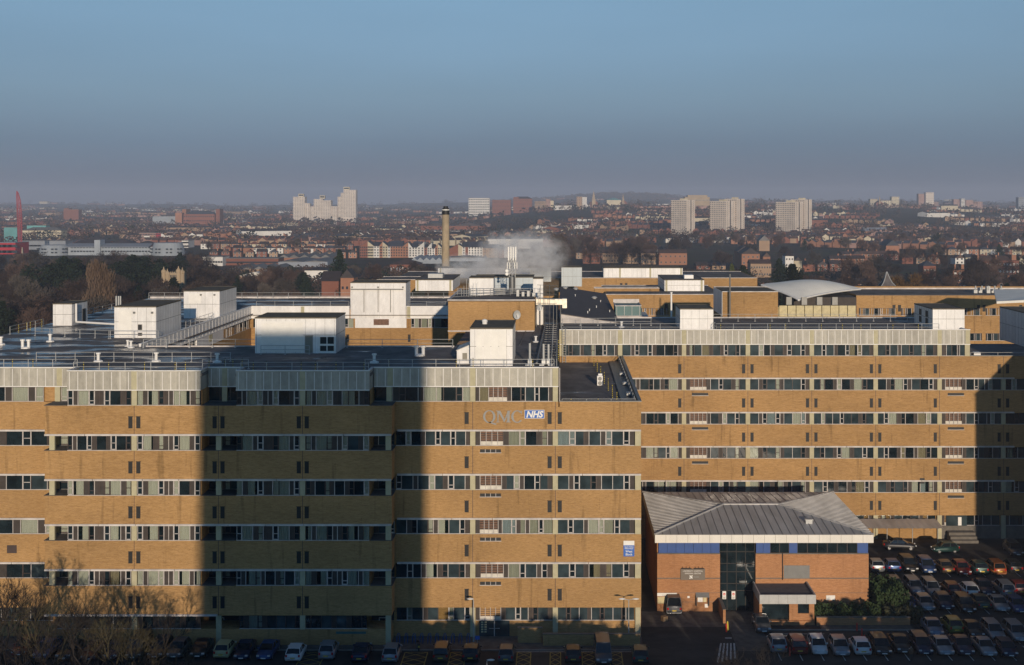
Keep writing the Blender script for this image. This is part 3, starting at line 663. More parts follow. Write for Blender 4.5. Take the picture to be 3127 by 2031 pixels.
mb = MB(); mb.box(-27, -24, 268, 272, H(-15.95), H(-15.1)); mb.build('roof_vent', ['galv'], pr)
pp = plant_room('smooth white cabin on top of the tall brick plant storey', -13.8, -10.1, 200, 205, H(-14.55), H(-11.9), belt=False, step=5)
plant_room('narrow white lift tower beside the gold duct', -4.0, -2.5, 200, 203, rz, H(-12.0), belt=False, step=5)
plant_room('pale grey clad plant block behind the smooth white cabin', -14, -4.3, 215, 222, H(-15.6), H(-12.7), clad='grey_cladding', belt=True, step=1.0)
plant_room('pale grey louvred tower rising out of the steam', -6.8, -1.9, 300, 306, H(-19.8), H(-15.4), clad='grey_cladding', step=1.0)
plant_room('pale grey louvred tower just right of the steam', .5, 5.2, 300, 306, H(-19.8), H(-15.4), clad='grey_cladding', step=1.0)
# brick roof blocks behind
def brick_block(label, x0, x1, y0, y1, z1, roofm='roof_dry', slits=(), wins=(), coping='sunshade_white', z0=0, name='hospital_wing', cat='hospital wing'):
    t = thing(name, label, cat, ((x0+x1)/2, (y0+y1)/2, z0))
    mb = MB(); mb.box(x0, x1, y0, y1, z0, z1); mb.build('wall', ['buff_brick'], t)
    mb = MB(); mb.box(x0+.3, x1-.3, y0+.3, y1-.3, z1, z1+.04); mb.build('roof', [roofm], t)
    mb = MB(); mb.box(x0-.05, x1+.05, y0-.05, y0+.3, z1, z1+.12); mb.box(x0-.05, x1+.05, y1-.3, y1+.05, z1, z1+.12); mb.build('coping', [coping], t)
    for x, z in slits: slit(t, x, y0, z, w=.6)
    for a, b, c, d, p in wins: window(t, a, b, y0-.06, c, d, p, pale=.9)
    return t
brick_block('brick wing with slit vents and a grey flat roof right of the dark sloping roof', 9.4, 33, 262, 290, H(-18.95), slits=((21.5, H(-19.6)), (22.8, H(-19.6)), (31.4, H(-19.6)), (32.7, H(-19.6))), wins=((16, 22, H(-21.65), H(-23.1), 'kpknckpkgkpnck'), (26, 32, H(-21.65), H(-23.1), 'kpknckpk')))
brick_block('low brick upstand with an air conditioning unit behind the grey flat roof', 7.3, 20.8, 271, 274, H(-18.3), z0=ROOF-1)
brick_block('brick wing far behind carrying the long white plant room', 2, 48, 316, 345, H(-18.85), slits=((15.0, H(-18.9)), (16.2, H(-18.9))))
brick_block('brick wing behind the steam carrying a white plant room', -40, 1.9, 316, 345, H(-18.85))
lb = brick_block('square brick block with white left side and a grey flue in front', 26.8, 35.9, 214, 226, H(-15.05), z0=0, roofm='roof_felt')
mb = MB(); mb.box(26.72, 26.78, 214.1, 226, H(-19.0), H(-15)); mb.build('side_cladding', ['white_cladding'], lb)
brick_block('low brick wall roof with railings left of the chimney', -42, -31, 300, 312, H(-18.3))
brick_block('long brick wing at right behind the white plant rooms, with slit vents in pairs', 59.0, 112, 259, 276, H(-18.9), coping='frame_dark', slits=[(x+dx, H(-19.6)) for x in (66.5, 74.9, 83.3, 91.7) for dx in (0, 1.1)],
    wins=[(x, x+7.7, H(-21.4), H(-22.9), 'pkpWkkWpnckpWk') for x in (59.5, 67.9, 76.3, 84.7)] + [(x, x+7.7, H(-26.4), H(-27.9), 'pWpWpWWpnWpWp') for x in (67.9, 76.3, 84.7)])
mb = MB(); mb.box(59.2, 105, 275.6, 276, H(-18.7), H(-18.2), 0); mb.box(62, 104, 275.2, 275.4, H(-18.75), H(-18.45), 1); tag(mb.build('roof_upstand', ['buff_brick', 'sunshade_white']), 'brick upstand with a white rail along the long right wing roof', 'parapet')
# beige panel screen with curved ventilators
bs = thing('panel_screen', 'row of beige concrete panels with four curved grey ventilators above, under the white dome', 'screen', (42.5, 216, ROOF))
for k in range(9):
    mb = MB(); x = 36.4+1.42*k; mb.box(x+.06, x+1.36, 216, 216.4, H(-19.2), H(-17.45)); mb.build('panel', ['cream_panel'], bs)
for k in range(4):
    mb = MB(); x = 38.4 + 2.55*k - .6
    prof = [(0, 0), (1.3, 0), (1.15, .7), (.7, 1.15), (.0, 1.3)]
    mb.add([(x, 217+a, H(-17.4)+b) for a, b in prof]+[(x+.9, 217+a, H(-17.4)+b) for a, b in prof], [(0,1,2,3,4), (9,8,7,6,5)]+[(i, 5+i, 5+(i+1) % 5, (i+1) % 5) for i in range(5)])
    mb.build('ventilator', ['galv_dark'], bs)
mb = MB(); mb.box(36, 49.2, 216.4, 219, H(-23), H(-17.7)); mb.build('back_wall', ['cream_panel'], bs)
# sail dome roof
dm = thing('dome_roof', 'broad shallow white dome roof behind the brick blocks', 'roof', (54, 275, H(-20)))
A, B_, C, D_ = Vector((44.1, 240, H(-18.2))), Vector((60.5, 262, H(-17.7))), Vector((55, 268, H(-16.8))), Vector((38.8, 250, H(-16.1)))
mb = MB(); n = 14; vs = []
for i in range(n+1):
    for k in range(n+1):
        u, v = i/n, k/n
        p = A*(1-u)*(1-v) + B_*u*(1-v) + C*u*v + D_*(1-u)*v
        vs.append((p.x, p.y, p.z + 1.9*4*(u**.8)*(1-u**.8)*.5*(.35+.65*4*v*(1-v)) + 1.3*4*(v**.8)*(1-v**.8)*.5*(.3+.7*4*u*(1-u))))
mb.add(vs, [(i*(n+1)+k, (i+1)*(n+1)+k, (i+1)*(n+1)+k+1, i*(n+1)+k+1) for i in range(n) for k in range(n)])
mb.build('shell', ['dome_white'], dm, smooth=True)
mb = MB()
for i in range(n):
    for idx in ((i*(n+1), (i+1)*(n+1)), (i, i+1)):
        p, q = Vector(vs[idx[0]]), Vector(vs[idx[1]]); mb.tube(p-Vector((0,0,.15)), q-Vector((0,0,.15)), .22, 6)
mb.build('shell_edge', ['white_paint'], dm)
mb = MB(); mb.box(45, 57, 250, 262, H(-26), H(-18.6)); mb.build('hall_wall', ['panel_brown'], dm)
# dark sloping roof on the spine
dr = thing('pitched_roof_hall', 'dark grey sloping roof with white gable end and small vents', 'roof', (4.7, 234, ROOF))
mb = MB(); mb.slab([(0.1, 203, H(-17.6)), (9.4, 203, H(-19.0)), (9.4, 266, H(-19.0)), (0.1, 266, H(-17.6))], .12); mb.build('roof', ['pitch_felt'], dr)
mb = MB(); mb.add([(0.15, 203.1, ROOF-.2), (9.3, 203.1, ROOF-.2), (9.3, 203.1, H(-19.12)), (.15, 203.1, H(-17.72))], [(0,1,2,3)]); mb.add([(0.15, 203.1, ROOF-.2), (.15, 265.9, ROOF-.2), (.15, 265.9, H(-17.72)), (.15, 203.1, H(-17.72))], [(3,2,1,0)]); mb.box(0, 9.4, 203.12, 266, 0, ROOF-.2); mb.build('wall', ['sunshade_white'], dr)
for k, (x, y) in enumerate(((7.6, 240), (3.0, 245), (6.4, 225), (5.0, 216), (4.6, 211), (8.5, 220))):
    mb = MB(); z = H(-17.6)-1.4*(x-.1)/9.3; mb.tube((x, y, z), (x, y, z+.3), .06, 8); mb.tube((x, y, z+.3), (x, y, z+.36), .12, 8); mb.build('roof_vent', ['white_paint'], dr)
for k, (x, y) in enumerate(((6.6, 246), (1.2, 262), (3.3, 264), (-.6, 255))):
    mb = MB(); mb.lathe((x, y, H(-17.6)-1.4*max(0,x)/9.3-.02), [(.35, 0), (.35, .15), (.55, .22), (.55, .32), (.3, .5), (.1, .55)], 12)
    tag(mb.build('roof_fan', ['galv']), ('mushroom roof fan halfway up the dark sloping roof', 'mushroom roof fan at the top of the dark sloping roof, left of its partner', 'mushroom roof fan at the top right corner of the dark sloping roof', 'mushroom roof fan just left of the dark sloping roof')[k], 'roof fan')
# teal tank
tt = thing('roof_tank', 'teal metal tank with open white top behind the dark sloping roof', 'tank', (11.4, 226, ROOF-.8))
mb = MB(); x0, x1, y0, y1, z0, z1 = 9.6, 14.0, 223, 230, H(-19.7), H(-18.0); mb.box(x0, x1, y0, y1, z0, z1-.1); mb.build('body', ['teal_sheet'], tt)
mb = MB(); mb.box(x0-.08, x1+.08, y0-.08, y0+.1, z1-.1, z1+.03); mb.box(x0-.08, x1+.08, y1-.1, y1+.08, z1-.1, z1+.6); mb.box(x0-.08, x0+.1, y0, y1, z1-.1, z1+.03); mb.box(x1-.1, x1+.08, y0, y1, z1-.1, z1+.03); mb.box(x0-.1, x1+1.2, y0-.5, y1, z0-.15, z0)
for k in range(4): mb.box(x0+.2+1.3*k, x0+.26+1.3*k, y0-.06, y0, z0, z1)
mb.build('rim', ['sunshade_white'], tt)
# antenna mast
am = thing('antenna_mast', 'lattice antenna mast with panel antennas on the brick plant storey', 'antenna mast', (-7.4, 203, H(-14.55)))
bz = H(-14.55); cx, cy = -7.35, 203
mb = MB()
for k in range(3):
    a = 2.1*k+.5; x, y = cx+.55*math.cos(a), cy+.55*math.sin(a); mb.tube((x, y, bz), (x, y, bz+5.6), .06, 6)
for q in range(10):
    for k in range(3):
        a, b = 2.1*k+.5, 2.1*(k+1)+.5
        mb.tube((cx+.55*math.cos(a), cy+.55*math.sin(a), bz+.55*q), (cx+.55*math.cos(b), cy+.55*math.sin(b), bz+.55*q+.55), .025, 4)
mb.build('lattice', ['galv'], am)
mb = MB(); mb.tube((cx, cy, bz), (cx, cy, bz+2.6), .48, 14); mb.build('shroud', ['galv_dark'], am)
for k in range(4):
    mb = MB(); x = cx-.55+.37*k; mb.box(x-.09, x+.09, cy-.3+.2*(k % 2), cy-.18+.2*(k % 2), bz+5.2, bz+7.3); mb.tube((x, cy, bz+4.8), (x, cy, bz+7.4), .035, 5); mb.build('panel_antenna', ['sign_white'], am)
for k in range(6):
    mb = MB(); a = k*1.05; x, y = cx+.75*math.cos(a), cy+.75*math.sin(a); mb.tube((x, y, bz+3.9), (x, y, bz+4.9), .09, 8); mb.tube((cx, cy, bz+4.4), (x, y, bz+4.4), .03, 4); mb.build('antenna', ['sign_white'], am)
for k, zz in enumerate((3.1, 3.6)):
    mb = MB(); mb.tube((cx-.8, cy-.3, bz+zz), (cx-.8, cy-.45, bz+zz), .24, 12); mb.tube((cx-.8, cy-.2, bz+zz), (cx-.4, cy, bz+zz), .03, 4); mb.build('dish', ['sign_white'], am)
mb = MB(); 
for hh in (.4, .8, 1.1):
    mb.tube((-15.6, 191.4, bz+hh), (-4.2, 199.2, bz+hh), .03, 5); mb.tube((-15.6, 199.2, bz+hh), (-4.2, 199.2, bz+hh), .03, 5)
for k in range(12): mb.tube((-15.6+1.02*k, 199.2, bz), (-15.6+1.02*k, 199.2, bz+1.1), .03, 5)
for k in range(9): mb.tube((-14.8+.35*k, 197+.5*(k % 3), bz), (-14.8+.35*k, 197+.5*(k % 3), bz+R.uniform(1, 2.6)), .03, 4)
for k in range(4): mb.tube((-9.9, 198.5, bz+.3+.28*k), (-8.2, 198.5, bz+.3+.28*k), .1, 8)
for k in range(5): mb.box(-6.5+.8*k, -6.1+.8*k, 197.5, 198.2, bz, bz+R.uniform(.3, 1.3))
tag(mb.build('roof_pipework', ['galv']), 'railings, pipes and small tanks round the foot of the antenna mast', 'pipework')
# satellite dishes
def dish(label, x, y, z, r, wallx=None):
    t = thing('satellite_dish', label, 'satellite dish', (x, y, z))
    mb = MB(); n = 20; vs = [(x, y, z)]
    for q in (.5, 1.0):
        for k in range(n): vs.append((x+r*.8*q*math.cos(2*math.pi*k/n), y-.25*r*q*q + .15*r*q*math.cos(2*math.pi*k/n), z+r*q*math.sin(2*math.pi*k/n)))
    fs = [(0, 1+k, 1+(k+1) % n) for k in range(n)]+[(1+k, 1+n+k, 1+n+(k+1) % n, 1+(k+1) % n) for k in range(n)]
    mb.add(vs, fs); mb.add([(a, b+.04, c) for a, b, c in vs], [f[::-1] for f in fs]); mb.build('reflector', ['galv'], t, smooth=True)
    mb = MB(); mb.tube((x, y, z), (x+.1, y+.7, z-.2), .05, 6); mb.tube((x, y-.2*r, z-r*.8), (x, y-r*.9, z), .025, 5); mb.build('bracket', ['galv_dark'], t); return t
dish('large grey satellite dish on the brick plant storey wall', PX(1579, 189.3), 189.2, PZ(961, 189.3), .66); dish('small dish seen edge-on by the gold duct', PX(1647, 188), 190.5, PZ(943, 188), .5)
# gold duct
gd = thing('insulated_duct', 'shiny gold insulated duct bridging the roof in the middle', 'duct', (-.9, 196, ROOF))
mb = MB(); mb.box(PX(1637, 196), PX(1728, 196), 195.5, 197, PZ(930, 196), PZ(913, 196)); mb.box(PX(1717, 196), PX(1731, 196), 195.4, 197.1, PZ(940, 196), PZ(912, 196)); mb.build('casing', ['gold_duct'], gd)
mb = MB()
for u in (1638, 1660, 1690, 1712, 1700): mb.tube((PX(u, 196), 196, ROOF), (PX(u, 196), 196, PZ(928, 196)), .07, 6)
for u in (1650, 1664, 1678): mb.tube((PX(u, 194), 194, ROOF), (PX(u, 194), 194, PZ(870, 194)), .035, 5)
for v in (870, 885, 897, 910, 925): mb.tube((PX(1640, 194), 194, PZ(v, 194)), (PX(1700, 194), 194, PZ(v+2, 194)), .03, 5)
mb.build('scaffold', ['galv_dark'], gd)
# three flues
for k, (u, v1, lb_) in enumerate(((1618, 1048, 'grey roof flue standing alone, leftmost of the three behind the front parapet'), (1660, 1050, 'middle of the three grey roof flues behind the front parapet'), (1675, 1051, 'rightmost of the three grey roof flues behind the front parapet'))):
    t = thing('roof_flue', lb_, 'flue', (PX(u, 151), 151, ROOF), group='grey roof flues')
    mb = MB(); x = PX(u, 151); mb.tube((x, 151, ROOF+.15), (x, 151, PZ(v1, 151)), .14, 10); mb.build('pipe', ['galv'], t)
    mb = MB(); mb.box(x-.22, x+.22, 150.8, 151.2, ROOF+.1, ROOF+.75); mb.box(x-.5, x+.5, 150.7, 151.3, ROOF, ROOF+.12); mb.build('base', ['sign_white'], t)
# white vents on the near roof
def vent(label, u, v, s=1.0, two=False):
    Y = F*19.1/(v-V0); x = PX(u, Y)
    t = thing('roof_vent', label, 'roof vent', (x, Y, ROOF), group='small white vents on the flat roofs')
    mb = MB(); mb.lathe((x, Y, ROOF), [(.42*s, 0), (.42*s, .1*s), (.3*s, .16*s)], 8); mb.build('base', ['white_paint'], t)
    for dx in ((-.28, .28) if two else (0,)):
        mb = MB(); mb.lathe((x+dx*s, Y, ROOF+.12*s), [(.14*s, 0), (.14*s, .55*s), (.22*s, .58*s), (.22*s, .72*s)], 8); mb.build('cowl', ['white_paint'], t)
for a in (('white double vent left on the wet roof', 78, 1064, 1.4, True), ('white vent second from the left on the wet roof', 153, 1044, 1.3), ('white vent nearest the left parapet step', 300, 1105, 1.3), ('white vent right of the left parapet step', 477, 1104, 1.3),
          ('white vent above the middle parapet recess', 663, 1107, 1.3), ('white vent behind the shaded parapet, under the wide plant room', 1143, 1108, 1.3), ('white vent standing beside the long white kerb pipe', 390, 1058, 1.0), ('white vent at the left end of the kerb pipe', 400, 1062, 1.1),
          ('white vent cut off by the left edge of the photo', 3, 1053, 1.3), ('long low white vent with two grey cowls on the wet roof', 1282, 1087, 1.5, True), ('white vent between the three flues and the cable tray', 1636, 1045, 1.0),
          ('white vent behind the right end of the near low roof', 1898, 1000, 1.1)): vent(*a)
# air conditioner on lower roof
Yl = 165.0; xl = PX(1832, Yl)
t = thing('air_conditioner', 'white outdoor air conditioning unit on the lower roof', 'air conditioner', (xl, Yl, H(-23.5)))
mb = MB(); mb.box(xl-.35, xl+.35, Yl-.2, Yl+.2, H(-23.4), H(-22.2)); mb.box(xl-.2, xl+.3, Yl+.4, Yl+.8, H(-23.5), H(-22.0)); mb.build('casing', ['white_paint'], t)
mb = MB(); mb.tube((xl, Yl-.21, H(-22.55)), (xl, Yl-.24, H(-22.55)), .25, 14); mb.tube((xl, Yl-.21, H(-23.1)), (xl, Yl-.24, H(-23.1)), .25, 14); mb.build('fan_grille', ['galv_dark'], t)
mb = MB(); mb.box(-.02+PX(2632, 271)-12, PX(2632, 271)-12+.9, 270.4, 270.9, ROOF+.2, ROOF+1.0); mb.v = [(x-61.5+11.2, y, z) if False else (x, y, z) for x, y, z in mb.v]
# ladder at the end wall
mb = MB()
for dx in (0, .5): mb.tube((.45+dx, 188.5, H(-23.5)), (.45+dx, 188.5, PAR+.3), .04, 5)
for k in range(14): mb.tube((.45, 188.5, H(-23.3)+.36*k), (.95, 188.5, H(-23.3)+.36*k), .03, 5)
tag(mb.build('roof_ladder', ['galv']), 'metal ladder against the far wall of the lower roof', 'ladder')
# poles
for u, Y, v1, v0, r, lbl, mt in ((2229, 213, 840, 967, .13, 'tall grey flue pole in front of the square brick block', 'galv_dark'), (2050, 214, 895, 967, .16, 'short white flue pipe left of the grey side plant room', 'white_paint')):
    mb = MB(); x = PX(u, Y); mb.tube((x, Y, PZ(v0, Y)), (x, Y, PZ(v1, Y)), r, 10); mb.tube((x, Y, PZ(v1, Y)), (x, Y, PZ(v1-3, Y)), r*1.3, 10); tag(mb.build('flue_pole', [mt]), lbl, 'flue')
mb = MB()
for k in range(5): x = 92+1.3*k; mb.box(x, x+.7, 264+k % 2, 265+k % 2, H(-18.8), H(-18.1)+.35*(k % 3)); mb.tube((x+.3, 264, H(-18.2)), (x+.3, 264, H(-17.3)), .15, 6)
mb.v = [(x-8, y, z) for x, y, z in mb.v]
tag(mb.build('roof_units', ['galv']), 'cluster of grey air handling units on the long right wing roof', 'roof units')
# chimney
ch = thing('chimney_stack', 'tall tapering tan concrete chimney with black and white rim', 'chimney', (PX(1361, 335), 335, 0))
cx, cy = PX(1361, 335), 335; zt = PZ(640, cy)
mb = MB(); mb.lathe((cx, cy, 0), [(1.15, 0), (.98, zt-10), (.9, zt-1.2)], 20); mb.build('shaft', ['chimney_concrete'], ch, smooth=True)
mb = MB(); mb.lathe((cx, cy, zt-1.3), [(.95, 0), (.95, 1.1)], 20); mb.build('black_band', ['black'], ch)
mb = MB(); mb.lathe((cx, cy, zt-.2), [(.98, 0), (.98, .25)], 20); mb.build('white_band', ['sign_white'], ch)
mb = MB(); mb.lathe((cx, cy, zt+.05), [(.85, 0), (.85, .3), (.6, .35), (.6, .8)], 16); mb.build('flue_tips', ['black'], ch)
# little spire
s = thing('roof_spirelet', 'small pointed lead spirelet on a brick base beyond the right wing', 'spire', (PX(2708, 350), 350, 0))
x, y = PX(2708, 350), 350; mb = MB(); mb.box(x-1.4, x+1.4, y-1.4, y+1.4, H(-26), PZ(871, 350)); mb.build('base', ['orange_brick'], s)
mb = MB(); zz = PZ(872, 350); prof = [(1.9, 0), (1.2, .8), (.7, 1.8), (.35, 2.8), (.05, 3.7)]
vs = [(x+r*sx, y+r*sy, zz+h) for r, h in prof for sx, sy in ((-1,-1),(1,-1),(1,1),(-1,1))]
mb.add(vs, [(4*i+k, 4*i+(k+1) % 4, 4*i+4+(k+1) % 4, 4*i+4+k) for i in range(4) for k in range(4)]); mb.build('spire', ['pitch_felt'], s)
mb = MB()
for k in range(4):
    for i in range(4): mb.tube(vs[4*i+k], vs[4*i+4+k], .12, 5)
mb.build('ribs', ['galv'], s)
t = thing('roof_flue', 'cluster of grey vertical flues behind the white plant room with two floodlights', 'flue', (PX(361, 215), 215, ROOF))
for u_ in (355, 362, 368): MB().tube((PX(u_, 215), 215, ROOF), (PX(u_, 215), 215, PZ(904, 215)), .14, 8).build('pipe', ['galv'], t)
# ------------------------------------------------------------------ low orange brick building with the hipped metal roof
ic = thing('clinic_building', 'low orange brick clinic with hipped grey metal roof, white fascia and blue band', 'clinic', (24.3, 166, 0))
X0, X1, Y0, Y1 = 11.7, 36.95, 155.7, 177.0; ze = H(-39.7); zf = H(-40.66); zb = H(-42.15)
mb = MB()
mb.box(X0, 19.2, Y0, Y0+.4, 0, zb); mb.box(23.45, X1, Y0, Y0+.4, 0, zb); mb.box(X0, X0+.4, Y0+.4, Y1, 0, zf); mb.box(X1-.4, X1, Y0+.4, Y1, 0, zf); mb.box(X0, X1, Y1-.4, Y1, 0, zf); mb.box(X0+.4, X1-.4, Y0+1.2, Y0+1.3, 0, zf)
mb.build('wall', ['orange_brick'], ic)
mb = MB()
for z, h_ in ((H(-45.2), .12), (H(-46.9), .04), (H(-48.0), .04), (zb-.12, .12)):
    mb.box(X0-.01, 19.2, Y0-.012, Y0, z, z+h_); mb.box(23.45, X1+.01, Y0-.012, Y0, z, z+h_)
mb.build('string_course', ['grey_render'], ic)
mb = MB()
def panels(a, b, n):
    for k in range(n): w = (b-a)/n; mb.box(a+w*k+.015, a+w*(k+1)-.015, Y0+.02, Y0+.1, zb+.02, zf)
panels(11.85, 19.15, 7); panels(23.5, 25.2, 2); panels(27.45, 28.45, 1); panels(35.6, 36.9, 1); mb.build('blue_panel', ['blue_panel'], ic)
for a, b, n in ((25.2, 27.45, 2), (28.45, 35.6, 6)):
    mb = MB(); mb.box(a, b, Y0+.16, Y0+.2, zb, zf, 1)
    for k in range(n+1): x = a+(b-a)*k/n; mb.box(x-.03, x+.03, Y0+.08, Y0+.16, zb, zf, 0)
    mb.build('window', ['frame_dark', 'glass_dark'], ic)
mb = MB(); mb.box(19.2, 23.45, Y0+.5, Y0+.56, 0, zf); o = mb.build('glazed_entrance', ['glass_dark'], ic)
mb = MB()
for x in (19.2, 20.1, 21.2, 22.3, 23.4): mb.box(x-.03, x+.03, Y0+.44, Y0+.5, 0, zf)
for z in (2.35, 3.2, 4.6, 5.6, 7.0): mb.box(19.2, 23.45, Y0+.44, Y0+.5, z-.03, z+.03)
mb.build('glazing_bar', ['panel_brown'], o)
for x in (19.75, 20.85):
    mb = MB(); mb.box(x-.22, x+.22, Y0+.36, Y0+.42, 1.35, 2.3, 0); mb.tube((x, Y0+.35, 1.95), (x, Y0+.36, 1.95), .15, 14, 1); mb.box(x-.1, x+.1, Y0+.335, Y0+.35, 1.92, 1.98, 0)
    for q in range(3): mb.box(x-.14, x+.14, Y0+.35, Y0+.36, 1.42+.09*q, 1.46+.09*q, 2)
    mb.build('door_notice', ['sign_white', 'sign_red', 'galv_dark'], ic)
mb = MB(); x0, x1, y0, y1 = 11.35, 37.3, 154.7, 177.3
mb.box(x0, x1, y0, y0+.15, zf, ze); mb.box(x0, x0+.15, y0+.15, y1, zf, ze); mb.box(x1-.15, x1, y0+.15, y1, zf, ze); mb.box(x0, x1, y1-.15, y1, zf, ze)
k = 0
while x0+1.3*k < x1: mb.box(x0+1.3*k-.012, x0+1.3*k+.012, y0-.01, y0, zf, ze, 1); k += 1
mb.build('fascia', ['white_fascia', 'grey_render'], ic)
mb = MB(); mb.box(x0+.15, x1-.15, y0+.15, y1-.15, zf+.02, zf+.08); mb.build('soffit', ['grey_render'], ic)
rx0, rx1, ry, rz_ = 20.9, 27.9, 166.0, ze+.95
c = [(x0, y0, ze+.02), (x1, y0, ze+.02), (x1, y1, ze+.02), (x0, y1, ze+.02), (rx0, ry, rz_), (rx1, ry, rz_)]
mb = MB(); mb.add(c, [(0,1,5,4), (1,2,5), (2,3,4,5), (3,0,4)]); roof_ = mb.build('roof', ['zinc'], ic)
mb = MB()
def rz_at(x, y):
    f = (y-y0)/(ry-y0) if y < ry else (y1-y)/(y1-ry)
    g = (x-x0)/(rx0-x0) if x < rx0 else ((x1-x)/(x1-rx1) if x > rx1 else 9)
    return ze+.02+.95*max(0, min(f, g, 1))
k = 0
while x0+.95*k < x1:
    x = x0+.95*k
    g = min((x-x0)/(rx0-x0), (x1-x)/(x1-rx1), 1.0)
    if g > .03:
        ya = y0+(ry-y0)*g; mb.tube((x, y0, ze+.05), (x, ya, ze+.05+.95*g), .035, 4, cap=False)
        ya = y1-(y1-ry)*g; mb.tube((x, y1, ze+.05), (x, ya, ze+.05+.95*g), .035, 4, cap=False)
    k += 1
k = 1
while y0+.75*k < y1:
    y = y0+.75*k; f = (y-y0)/(ry-y0) if y < ry else (y1-y)/(y1-ry)
    mb.tube((x0, y, ze+.05), (x0+(rx0-x0)*f, y, ze+.05+.95*f), .045, 4, 1, cap=False); mb.tube((x1, y, ze+.05), (x1-(x1-rx1)*f, y, ze+.05+.95*f), .045, 4, 1, cap=False)
    k += 1
mb.build('standing_seam', ['zinc_rib', 'zinc'], roof_)
mb = MB()
for a, b in ((0,4), (3,4), (1,5), (2,5), (4,5)): mb.tube(Vector(c[a])+Vector((0,0,.05)), Vector(c[b])+Vector((0,0,.05)), .13, 6)
mb.build('hip_capping', ['zinc'], roof_)
mb = MB(); mb.box(30.0, 30.8, 158.6, 159.4, ze+.1, ze+.8); mb.box(29.9, 30.9, 158.5, 159.5, ze+.8, ze+.88); mb.build('roof_vent', ['galv'], roof_)
mb = MB(); mb.box(26.8, 29.9, Y0-.05, Y0-.005, H(-45.15), H(-43.6)); mb.build('vent_panel', ['galv_dark'], ic)
mb = MB(); mb.tube((26.65, Y0-.06, H(-45.3)), (26.65, Y0-.06, zb), .06, 6); mb.build('drainpipe', ['black'], ic)
# porch
pc = thing('entrance_porch', 'flat roofed brick porch with pale grey fascia on the front of the clinic', 'porch', (26.3, 153, 0))
a, b, yf = 23.1, 29.6, 150.3
mb = MB(); mb.box(a, b, yf, yf+.15, H(-46.55), H(-45.5)); mb.box(a, a+.15, yf+.15, Y0-.02, H(-46.55), H(-45.5)); mb.box(b-.15, b, yf+.15, Y0-.02, H(-46.55), H(-45.5))
for k in range(6): mb.box(a+1.08*k-.012, a+1.08*k+.012, yf-.01, yf, H(-46.5), H(-45.5), 1)
mb.build('fascia', ['galv', 'galv_dark'], pc)
mb = MB(); mb.box(a+.15, b-.15, yf+.15, Y0-.02, H(-46.0), H(-45.75)); mb.build('roof', ['pitch_felt'], pc)
mb = MB(); mb.box(26.6, 27.6, yf+.5, yf+.8, .5, H(-46.5)); mb.box(28.9, 29.5, yf+.5, yf+.8, .5, H(-46.5)); mb.box(27.6, 28.9, yf+.5, yf+.8, .5, 1.3); mb.box(29.2, 29.5, yf+.8, Y0-.01, .5, H(-46.5)); mb.box(23.2, 23.5, yf+.8, Y0-.01, .5, H(-46.5)); mb.box(23.2, 29.5, yf+.3, Y0-.01, 0, .5); mb.build('wall', ['orange_brick'], pc)
mb = MB(); mb.box(23.5, 26.6, yf+.9, yf+.95, .5, H(-46.5)); mb.box(27.6, 28.9, yf+.7, yf+.75, 1.3, H(-46.5)); mb.build('window', ['glass_dark'], pc)
# signs on the clinic
def sign(name, label, x0, x1, z0, z1, y, parts, th=.06, cat='sign'):
    t = thing(name, label, cat, ((x0+x1)/2, y, z0))
    mb = MB(); mb.box(x0, x1, y-th, y-.005, z0, z1); mb.build('board', [parts], t); return t
bx0, bx1, bz0, bz1 = PX(2078, Y0), PX(2152.5, Y0), PZ(1770, Y0), PZ(1736.5, Y0)
s = sign('name_sign', 'brown sign with pale lettering and small white emblem on the clinic wall', bx0, bx1, bz0, bz1, Y0-.08, 'sign_brown', .1)
cxs = (bx0+bx1)/2
text(None, 'UNIVERSITY HOSPITAL', .235, cxs, Y0-.19, bz1-.32, ['sign_white'], s, ext=.004)
text(None, 'IMAGING CENTRE', .235, cxs, Y0-.19, bz1-.6, ['sign_white'], s, ext=.004)
mb = MB(); q = .1; ex, ez = cxs-.22, bz1-.95
mb.add([(ex-.2, Y0-.19, ez+.12), (ex-.1, Y0-.19, ez+.22), (ex+.22, Y0-.19, ez-.12), (ex+.12, Y0-.19, ez-.22)], [(0,3,2,1)])
for sx in (-1, 1): mb.tube((ex+sx*.12, Y0-.18, ez+sx*.13), (ex+sx*.12, Y0-.2, ez+sx*.13), .085, 8)
mb.build('emblem', ['sign_white'], s)
mb = MB()
for q in (0, .13): mb.box(ex+.3, ex+.95, Y0-.195, Y0-.185, ez+.06-q, ez+.1-q)
mb.build('small_print', ['sign_grey'], s)
mb = MB()
for g in (0, 1):
    mb.box(bx0+.1+1.5*g, bx0+1.3+1.5*g, Y0-.35, Y0-.25, bz1+.04, bz1+.12)
    for k in range(3): mb.tube((bx0+.25+1.5*g+.42*k, Y0-.3, bz1+.1), (bx0+.25+1.5*g+.42*k, Y0-.05, bz1+.25), .025, 4)
mb.build('sign_lights', ['black'], s)
s = sign('direction_sign', 'long white header sign over a map board low on the clinic wall', PX(2007, Y0), PX(2067, Y0), PZ(1820, Y0), PZ(1810.5, Y0), Y0-.02, 'sign_white')
text(None, 'Imaging Centre', .2, PX(2037, Y0), Y0-.085, PZ(1818, Y0), ['sign_grey'], s, ext=.003)
mb = MB(); mb.box(PX(2008, Y0), PX(2038, Y0), Y0-.05, Y0-.01, PZ(1843, Y0), PZ(1822.5, Y0)); mb.build('map_board', ['cream_panel'], s)
mb = MB(); mb.box(PX(2056, Y0), PX(2067, Y0), Y0-.05, Y0-.01, PZ(1837, Y0), PZ(1821, Y0), 0); mb.box(PX(2056, Y0), PX(2067, Y0), Y0-.055, Y0-.05, PZ(1837, Y0), PZ(1831, Y0), 1); mb.build('warning_notice', ['sign_white', 'sign_red'], s)
